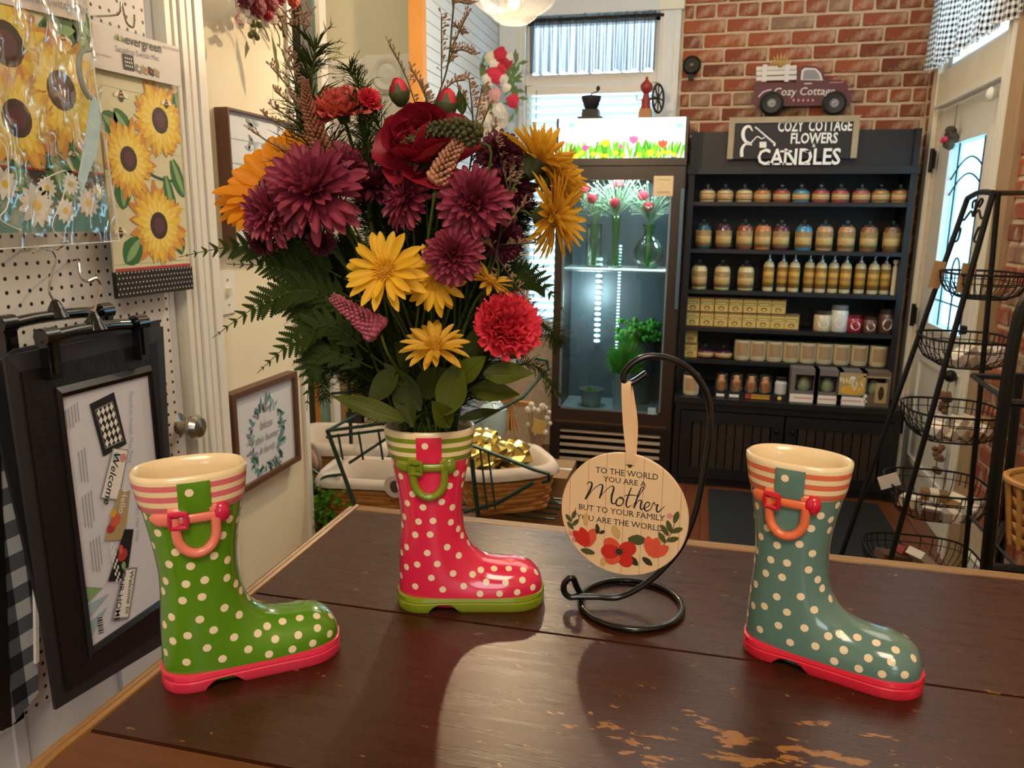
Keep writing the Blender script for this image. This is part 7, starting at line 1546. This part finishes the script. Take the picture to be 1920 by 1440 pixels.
frond('fern frond sweeping down left to its tip by the casing', [(670, 590), (580, 545), (490, 570), (398, 634)], -.01, 46, 16)
frond('fern frond pointing left below the sweeping one', [(680, 620), (610, 585), (550, 580), (492, 575)], .0, 36, 12)
frond('fern frond lower left toward the framed wreath', [(690, 660), (620, 610), (550, 640), (482, 700)], -.02, 44, 14)
frond('fern frond hanging down in front of the framed wreath', [(700, 690), (620, 660), (585, 690), (575, 770)], -.01, 46, 12)
frond('fern frond at the right behind the carnation', [(880, 640), (950, 540), (1010, 530), (1062, 590)], .02, 40, 13)
frond('fern frond pointing up right beside the cooler', [(880, 600), (940, 530), (980, 510), (1030, 498)], .03, 34, 10)
# broad leaves
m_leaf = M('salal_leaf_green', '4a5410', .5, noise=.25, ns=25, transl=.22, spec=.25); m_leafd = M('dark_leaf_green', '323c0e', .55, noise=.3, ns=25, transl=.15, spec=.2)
def broad(label, base, tip, w, d, d2, curl=.05, mat=None, roll=0.3, pinch=0):
    a, e = BQ(base[0], base[1], d), BQ(tip[0], tip[1], d2); x = (e-a); L = x.length; x.normalize(); z = (-CW+CU*roll); z = (z-x*z.dot(x)).normalized(); y = z.cross(x); t = thing('broad_leaf', label, 'leaf', a, 'broad leaves low in the bouquet'); b = MB(); rows = []; n = 10; q = random.Random(len(label)); ph = q.uniform(0, 6)
    for i in range(n+1):
        u = i/n; k = math.sin(PI*u**.85)**.9*(1-.15*u); rows.append([a+x*L*u+y*s*w*PXM*.5*max(k, .03)+z*(curl*L*math.sin(PI*u)-.16*w*PXM*(1-abs(s))*k+.02*L*math.sin(u*9+ph)*abs(s)) for s in (-1, -.5, 0, .5, 1)])
    b.grid(rows); b.build('blade', mat or m_leaf, t, 2, fixn=False); MB().tube([a+x*L*u+z*(curl*L*math.sin(PI*u)-.16*w*PXM*math.sin(PI*u**.85)**.9+.0004) for u in [i/8 for i in range(9)]], [.0007*(1-.1*i) for i in range(9)], 4).build('midrib', m_gstem, t); stem_to(t, a, -x*.3+CU*.2, .0014)
broad('long narrow leaf pointing left above the vase', (760, 788), (622, 742), 40, -.06, -.05)
broad('broad leaf standing up at the vase centre', (835, 780), (862, 672), 62, -.07, -.06)
broad('yellow green leaf beneath the carnation', (905, 700), (1000, 700), 46, -.06, -.07)
broad('leaf curling up left of the carnation', (860, 715), (912, 668), 46, -.06, -.07, .15)
broad('torn leaf low at the vase rim', (845, 800), (810, 752), 44, -.06, -.08, .1)
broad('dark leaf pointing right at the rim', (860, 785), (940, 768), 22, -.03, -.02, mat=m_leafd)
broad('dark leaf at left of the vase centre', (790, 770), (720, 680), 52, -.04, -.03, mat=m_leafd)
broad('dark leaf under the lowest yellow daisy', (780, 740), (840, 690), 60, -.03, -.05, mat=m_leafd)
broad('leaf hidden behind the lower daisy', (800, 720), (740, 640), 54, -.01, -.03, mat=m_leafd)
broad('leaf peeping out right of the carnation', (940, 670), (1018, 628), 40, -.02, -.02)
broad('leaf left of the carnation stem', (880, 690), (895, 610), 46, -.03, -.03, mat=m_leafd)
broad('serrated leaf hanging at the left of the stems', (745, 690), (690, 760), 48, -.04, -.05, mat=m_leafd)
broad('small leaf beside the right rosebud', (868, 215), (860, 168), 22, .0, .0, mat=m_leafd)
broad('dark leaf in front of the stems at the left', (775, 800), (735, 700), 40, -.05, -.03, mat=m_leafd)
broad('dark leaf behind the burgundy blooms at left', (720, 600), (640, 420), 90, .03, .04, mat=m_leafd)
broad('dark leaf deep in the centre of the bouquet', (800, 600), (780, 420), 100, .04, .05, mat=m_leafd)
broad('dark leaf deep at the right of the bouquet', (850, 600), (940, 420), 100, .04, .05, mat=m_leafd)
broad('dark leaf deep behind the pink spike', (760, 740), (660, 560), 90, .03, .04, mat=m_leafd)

feather('feathery fern filling the left flank of the bouquet', [(770, 790), (690, 700), (620, 620), (560, 560)], .035, .07, 1300, 14, .0008)
feather('feathery fern filling between the rose and the left blooms', [(790, 620), (740, 480), (700, 380), (670, 300)], .04, .07, 1100, 15, .0008)
feather('feathery fern filling between the lower daisies and the carnation', [(815, 780), (860, 690), (890, 580), (880, 470)], .02, .06, 900, 16, .0008)
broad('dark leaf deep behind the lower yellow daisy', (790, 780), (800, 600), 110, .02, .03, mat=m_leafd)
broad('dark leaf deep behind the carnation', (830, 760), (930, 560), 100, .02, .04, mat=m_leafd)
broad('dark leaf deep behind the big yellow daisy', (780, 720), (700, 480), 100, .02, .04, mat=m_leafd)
broad('broad green leaf drooping right beneath the carnation', (880, 730), (975, 740), 44, -.04, -.05)
# ================================================================ LEFT BACK: green wire stand, lined wicker baskets
def wicker_mat(name, c1, c2):
    t = NT(name); t.set(Base_Color=t.mix(t.noise(50, 3), hexc(c1), hexc(c2)), Roughness=.55); return t.m
m_wick = wicker_mat('wicker_willow', '96602e', 'cc9450'); m_linen = M('white_liner_cloth', 'c6bdb4', .85, noise=.1, ns=12, bump=.3); m_gw = M('dark_green_wire', '1c3b33', .35, .3, noise=.1)
def wicker(name, label, c, lx, ly, h, rz, liner=.4, flare=1.12):
    t = thing(name, label, 'basket', mtx=Matrix.Translation(c)@Matrix.Rotation(rz, 4, 'Z')); n = 40
    def at(a, k, z):
        ca, sa = math.cos(a), math.sin(a); e = .45; f = 1+(flare-1)*z/h; return Vector((lx/2*f*k*math.copysign(abs(ca)**e, ca), ly/2*f*k*math.copysign(abs(sa)**e, sa), z))
    rows = int(h/.017)
    b = MB().grid([[at(2*PI*j/n, .965, z) for j in range(n+1)] for z in (0.004, h*.5, h)]); b.add([at(2*PI*j/n, .965, .004) for j in range(n)], [tuple(range(n))]); b.build('shell', M('wicker_dark', '54321a', .7), t, True, local=True)
    for k in range(rows):                                              # each woven strand is its own piece
        z = .009+k*.017; MB().tube([at(2*PI*j/n, 1.0+(.03 if (j//2+k) % 2 else -.01), z) for j in range(n)], .0085, 5, True).build('strand', m_wick, t, True, local=True)
    b = MB()
    for j in range(0, n, 2): b.tube([at(2*PI*j/n, 1.0, 0.002), at(2*PI*j/n, 1.0, h)], .004, 4)
    b.build('stakes', m_wick, t, local=True)
    q = random.Random(len(label)); ph = q.uniform(0, 6); b = MB()
    L = [[at(2*PI*j/n, .86, h*.3) for j in range(n+1)], [at(2*PI*j/n, .89, h+.004) for j in range(n+1)], [at(2*PI*j/n, 1.03, h+.012) for j in range(n+1)], [at(2*PI*j/n, 1.14, h-.012) for j in range(n+1)], [at(2*PI*j/n, 1.16+.02*math.sin(j*1.7+ph), h-h*liner*(1+.12*math.sin(j*.9+ph))) for j in range(n+1)]]
    b.grid(L); b.build('cloth_liner', m_linen, t, 2, fixn=False, local=True); return t
b1 = at_y(650, 905, 2.75); b2 = at_y(715, 945, 2.55); b3 = at_y(945, 935, 2.55)
wicker('wicker_basket', 'upper wicker basket with white cloth liner behind the left of the bouquet', Vector((b1.x-.02, 2.78, b1.z-.0)), .36, .26, .19, .12, .20)
wicker('wicker_basket', 'lower wicker basket with cloth liner just left of the pink boot', Vector((b2.x, 2.48, b2.z+.005)), .30, .22, .15, .1, .17)
W3 = wicker('wicker_basket', 'wicker basket of gold foil right of the pink boot', Vector((b3.x-.01, 2.58, b3.z-.02)), .28, .24, .16, .55, .17, 1.15)
# gold foil in the basket
t = thing('gold_foil', 'crumpled shiny gold foil filling the wicker basket', 'foil', Vector((b3.x, 2.58, b3.z+.1))); r = random.Random(3); m_foil = M('gold_foil_metal', 'dcc470', .2, 1, noise=.15, ns=20); c0 = Vector((b3.x-.02, 2.58, b3.z+.14))
for k in range(13):
    b = MB(); cc = c0+Vector((r.uniform(-.12, .10), r.uniform(-.09, .07), r.uniform(0, .04)+(.04 if k < 3 else 0)+(-.06*0))); rows = []
    for i in range(9): rows.append([cc+Vector((.06*math.cos(a)*math.sin(PI*(i+.3)/8.6)*r.uniform(.6, 1.3), .06*math.sin(a)*math.sin(PI*(i+.3)/8.6)*r.uniform(.6, 1.3), -.05*math.cos(PI*i/8)*r.uniform(.8, 1.2))) for a in [2*PI*j/11 for j in range(11)]]); rows[-1].append(rows[-1][0])
    b.grid(rows); b.build('foil_sheet', m_foil, t)
t = thing('ice_blue_bottle', 'pale blue glass bottle standing behind the gold foil', 'bottle', at_y(925, 785, 2.85)); c = OFF[t.name]; c = Vector((c.x, c.y, .62)); zt = at_y(925, 735, 2.85).z
MB().lathe([(0, 0), (.05, 0), (.055, .02), (.055, (zt-.62)*.6), (.03, (zt-.62)*.75), (.02, (zt-.62)*.8), (.02, zt-.62), (0, zt-.62)], 18, c).build('bottle', M('pale_blue_glass', 'a8c4d4', .1, coat=.5), t, True)
# green tiered wire stand holding the baskets
s = thing('green_wire_stand', 'dark green tiered wire stand holding the wicker baskets behind the counter', 'display stand', (b2.x, 2.55, 0))
v = at_y
F = [(at_y(614, 808, 2.30), at_y(665, 945, 2.30))]
b = MB(); p0, p1 = F[0]; dr = p1-p0; b.tube([p0, p0+dr*((.003-p0.z)/dr.z)], .008, 6); b.build('leg', m_gw, s)
b = MB(); q0 = at_y(652, 650, 2.66); b.tube([q0, Vector((q0.x, 2.66, .003))], .008, 6); b.build('leg', m_gw, s)
b = MB(); q1 = at_y(728, 700, 2.66); b.tube([q1, Vector((q1.x, 2.66, .003))], .008, 6); b.build('leg', m_gw, s)
b = MB(); q2 = at_y(900, 880, 2.36); b.tube([at_y(884, 860, 2.36), Vector((at_y(925, 1050, 2.36).x, 2.36, .003))], .008, 6); b.build('leg', m_gw, s)
b = MB(); b.tube([at_y(612, 808, 2.30), at_y(735, 792, 2.30)], .006, 6); b.tube([at_y(612, 820, 2.30), at_y(728, 805, 2.30)], .005, 6)
for px in (634, 672, 709): b.tube([at_y(px, 816-(px-612)*.12, 2.30), at_y(px+9, 862, 2.30)], .004, 5)
b.tube([at_y(735, 792, 2.30), at_y(728, 820, 2.30), at_y(655, 868, 2.30)], .005, 6); b.tube([at_y(622, 738, 2.66), at_y(725, 728, 2.66)], .006, 6); b.tube([at_y(640, 712, 2.66), at_y(720, 700, 2.66)], .004, 5)
b.tube([at_y(614, 808, 2.30), Vector((at_y(614, 808, 2.30).x, 2.66, at_y(614, 808, 2.30).z))], .006, 6)
b.build('left_tier_wires', m_gw, s); b = MB(); b.tube([at_y(885, 835, 2.36), at_y(1000, 880, 2.36), at_y(1028, 888, 2.36), at_y(1030, 900, 2.37), at_y(1018, 904, 2.38)], .007, 6); b.tube([at_y(870, 960, 2.36), at_y(930, 945, 2.36), at_y(1000, 905, 2.36)], .007, 6); b.tube([at_y(875, 800, 2.44), at_y(980, 745, 2.7), at_y(1028, 690, 2.9), at_y(1025, 676, 2.9), at_y(1005, 672, 2.9)], .007, 6)
for px in (880, 900, 915): b.tube([at_y(px, 835+(px-880)*.35, 2.36), at_y(px+14, 955, 2.36)], .0035, 5)
b.build('right_tier_wires', m_gw, s)
b = MB(); b.tube(smoothpath([at_y(575, 835, 2.45), at_y(560, 838, 2.45), at_y(550, 855, 2.45), at_y(560, 870, 2.45), at_y(585, 880, 2.45), at_y(610, 900, 2.45)], 5), .006, 6); b.tube(smoothpath([at_y(640, 890, 2.35), at_y(608, 895, 2.35), at_y(602, 908, 2.35), at_y(615, 917, 2.35), at_y(640, 914, 2.35)], 5), .006, 6)
for k in range(2):
    z = (b2.z if k else b1.z)-.03; y = 2.48 if k else 2.78; x = (b2.x if k else b1.x-.02)
    for j in range(5): b.tube([(x-.18, y-.1+.05*j, z), (x+.18, y-.1+.05*j, z)], .004, 5)
z = b3.z-.03
for j in range(5): b.tube([(b3.x-.18, 2.48+.05*j, z), (b3.x+.2, 2.48+.05*j, z)], .004, 5)
b.tube([(b1.x-.2, 2.66, b1.z-.035), (b3.x+.2, 2.66, b3.z-.035)], .005, 6); b.build('basket_rests', m_gw, s)
# rabbit ear ornament hanging at the upper basket and round tag
c = at_y(588, 860, 2.5); t = thing('plush_ear', 'grey plush bunny ear with pink lining hanging on the upper wicker basket', 'ornament', c)
MB().ball(c, .055, 14, 10, (.55, .35, 1.15), Matrix.Rotation(-.25, 4, 'Y')).build('ear', M('grey_plush', '7a6a60', .95, noise=.3, ns=90), t, True); MB().ball(c+Vector((.002, -.014, 0)), .042, 14, 10, (.5, .3, 1.1), Matrix.Rotation(-.25, 4, 'Y')).build('pink_lining', M('dusty_pink_plush', 'b08c84', .9), t, True)
c = at_y(741, 912, 2.33); t = thing('round_basket_tag', 'round white tag with dark oval on the lower wicker basket', 'tag', c); mt = Matrix.Translation(c)@Matrix.Rotation(PI/2, 4, 'X'); MB().lathe([(0, 0), (.04, 0), (.04, .003), (0, .003)], 24, mtx=mt).build('disc', M('tag_white', 'cfc6be', .6), t); MB().lathe([(.022, .0032), (.022, .005), (0, .005)], 16, mtx=mt, sx=.8).build('dark_oval', M('tag_dark', '4a3a3a', .6), t)
# leafy green plant low at the left
c = at_y(590, 940, 2.36); t = thing('leafy_plant', 'bright green leafy plant on the floor below the wicker baskets', 'plant', Vector((c.x, 2.36, 0))); c = Vector((c.x, 2.36, 0))
MB().lathe([(0, 0), (.08, 0), (.10, .24), (.11, .24), (.105, .25), (0, .22)], 20, c).build('pot', M('brown_pot', '4a3426', .7), t, True); b = MB(); r = random.Random(17)
for i in range(700):
    a = r.uniform(0, 2*PI); k = r.random()**.5; p = c+Vector((.14*k*math.cos(a), .10*k*math.sin(a), .22+.30*r.random())); x = Vector((math.cos(a)+r.uniform(-.6, .6), math.sin(a)-.4, r.uniform(-.2, .8))).normalized(); z = Vector((r.uniform(-.5, .5), -1, r.uniform(0, 1))); z = (z-x*z.dot(x)).normalized(); y = z.cross(x); L = r.uniform(.022, .038)
    b.add([p, p+x*L*.35+y*L*.32+z*.006, p+x*L*.75+y*L*.25, p+x*L, p+x*L*.75-y*L*.25, p+x*L*.35-y*L*.32+z*.006, p+x*L*.5], [(0, 1, 6), (1, 2, 6), (2, 3, 6), (3, 4, 6), (4, 5, 6), (5, 0, 6)])
tag(b.build('leaves', M('bright_leaf', '4f9424', .5, noise=.5, ns=30, transl=.25), t, fixn=False), kind='stuff'); b = MB()
for i in range(12): a = i*.52; b.tube([c+Vector((0, 0, .22)), c+Vector((.10*math.cos(a), .07*math.sin(a), .45))], .004, 4)
b.build('stems', m_gstem, t)
# honey pine shelf with cards in the nook behind the baskets
YN2 = 3.55; xa, xb = at_y(590, 740, YN2).x, at_y(617, 740, YN2).x; zt = at_y(600, 640, YN2).z
ps = thing('pine_shelf', 'honey pine upright with beige back panel in the nook behind the baskets', 'shelf', (xa, YN2, 0)); MB().bx(xa, xb, YN2, YN2+.05, 0, zt).build('upright', m_honey, ps); xc = at_y(740, 740, YN2).x; MB().bx(xb, xc, YN2+.04, YN2+.06, 0, zt).build('back_panel', M('beige_panel', '9a8660', .7), ps); z2 = at_y(650, 796, YN2).z; MB().bx(xa, xc, YN2-.18, YN2+.05, z2-.025, z2).build('shelf_board', m_honey, ps)
MB().bx(xa-.13, xa-.002, YN2+.0, YN2+.03, 0, zt).build('green_post', M('dark_green_paint', '2f3d2a', .6), ps)
for px, y0, y1, w, m, lb in ((668, 765, 795, .05, 'dark_card', 'small dark card standing on the pine shelf'), (692, 770, 796, .035, 'cream_card', 'cream card right of the dark card on the pine shelf')):
    c = at_y(px, y1, YN2-.05); h = at_y(px, y0, YN2-.05).z-c.z; o = MB().bx(c.x-w, c.x+w, YN2-.06, YN2-.052, z2, z2+h).build('standing_card', M(m, '2c2a28' if 'dark' in m else 'cfc2aa', .6, noise=.3)); tag(o, lb, 'card')
# straw figure and tagged sticks by the gold foil
c = at_y(955, 790, 2.9); t = thing('straw_doll', 'tan raffia straw figure standing behind the gold foil basket', 'ornament', Vector((c.x, 2.9, .62))); b = MB(); r = random.Random(2); z0 = .62; zt = at_y(955, 728, 2.9).z; hh = zt-z0
for i in range(40): a = r.uniform(0, 6.28); k = .05*r.random(); b.tube(smoothpath([Vector((c.x+k*math.cos(a), 2.9+k*math.sin(a), z0)), Vector((c.x+.01*math.cos(a), 2.9+.01*math.sin(a), z0+hh*.6)), Vector((c.x+.02*math.cos(a), 2.9+.02*math.sin(a), z0+hh*.85)), Vector((c.x, 2.9, zt))], 3), .003, 4)
for i in range(14): b.tube([Vector((c.x-.07, 2.9+r.uniform(-.01, .01), z0+hh*.66+r.uniform(-.015, .015))), Vector((c.x+.09, 2.9+r.uniform(-.01, .01), z0+hh*.66+r.uniform(-.015, .015)))], .0025, 4)
b.build('raffia', M('raffia', 'b08450', .8, noise=.3), t); b = MB(); 
for k in (.62, .82): b.tube(circle((c.x, 2.9, z0+hh*k), (1, 0, 0), (0, 1, 0), .02, 12), .003, 5, True)
b.build('tie', M('twine', '8c7a5c', .9), t)
c = at_y(1008, 815, 2.9); t = thing('cotton_stems', 'bundle of dried stems with white tufts and a tan tag beside the cooler', 'dried flowers', Vector((c.x, 2.9, .5))); b = MB(); w = MB(); r = random.Random(5)
for i in range(14): e = at_y(1012+r.uniform(-22, 22), 775+r.uniform(-20, 40), 2.9+r.uniform(-.04, .04)); b.tube([Vector((c.x-.01, 2.9, .5)), e], .003, 4); w.ball(e, r.uniform(.008, .016), 6, 5)
b.build('stems', M('pale_twig', '9c8468', .8), t); w.build('tufts', M('cotton_white', 'cfc8bc', .9), t, True); q = at_y(1011, 800, 2.86); MB().box((0, 0, 0), (.05, .003, .055), Matrix.Translation(q)@Matrix.Rotation(.2, 4, 'Y')).build('tag', M('tan_tag', 'bda05c', .7), t)
cs = thing('foil_crate', 'kraft cardboard crate under the gold foil basket', 'box', (b3.x+.1, 2.62, 0)); x = b3.x; zz = b3.z-.04
MB().bx(x-.14, x+.2, 2.72, 2.95, 0.001, .499).build('carton', M('kraft_box', '8c6a42', .8), cs); MB().bx(x-.141, x+.201, 2.82, 2.84, .4992, .5005).build('tape', M('tape_tan', 'b89a66', .3), cs)
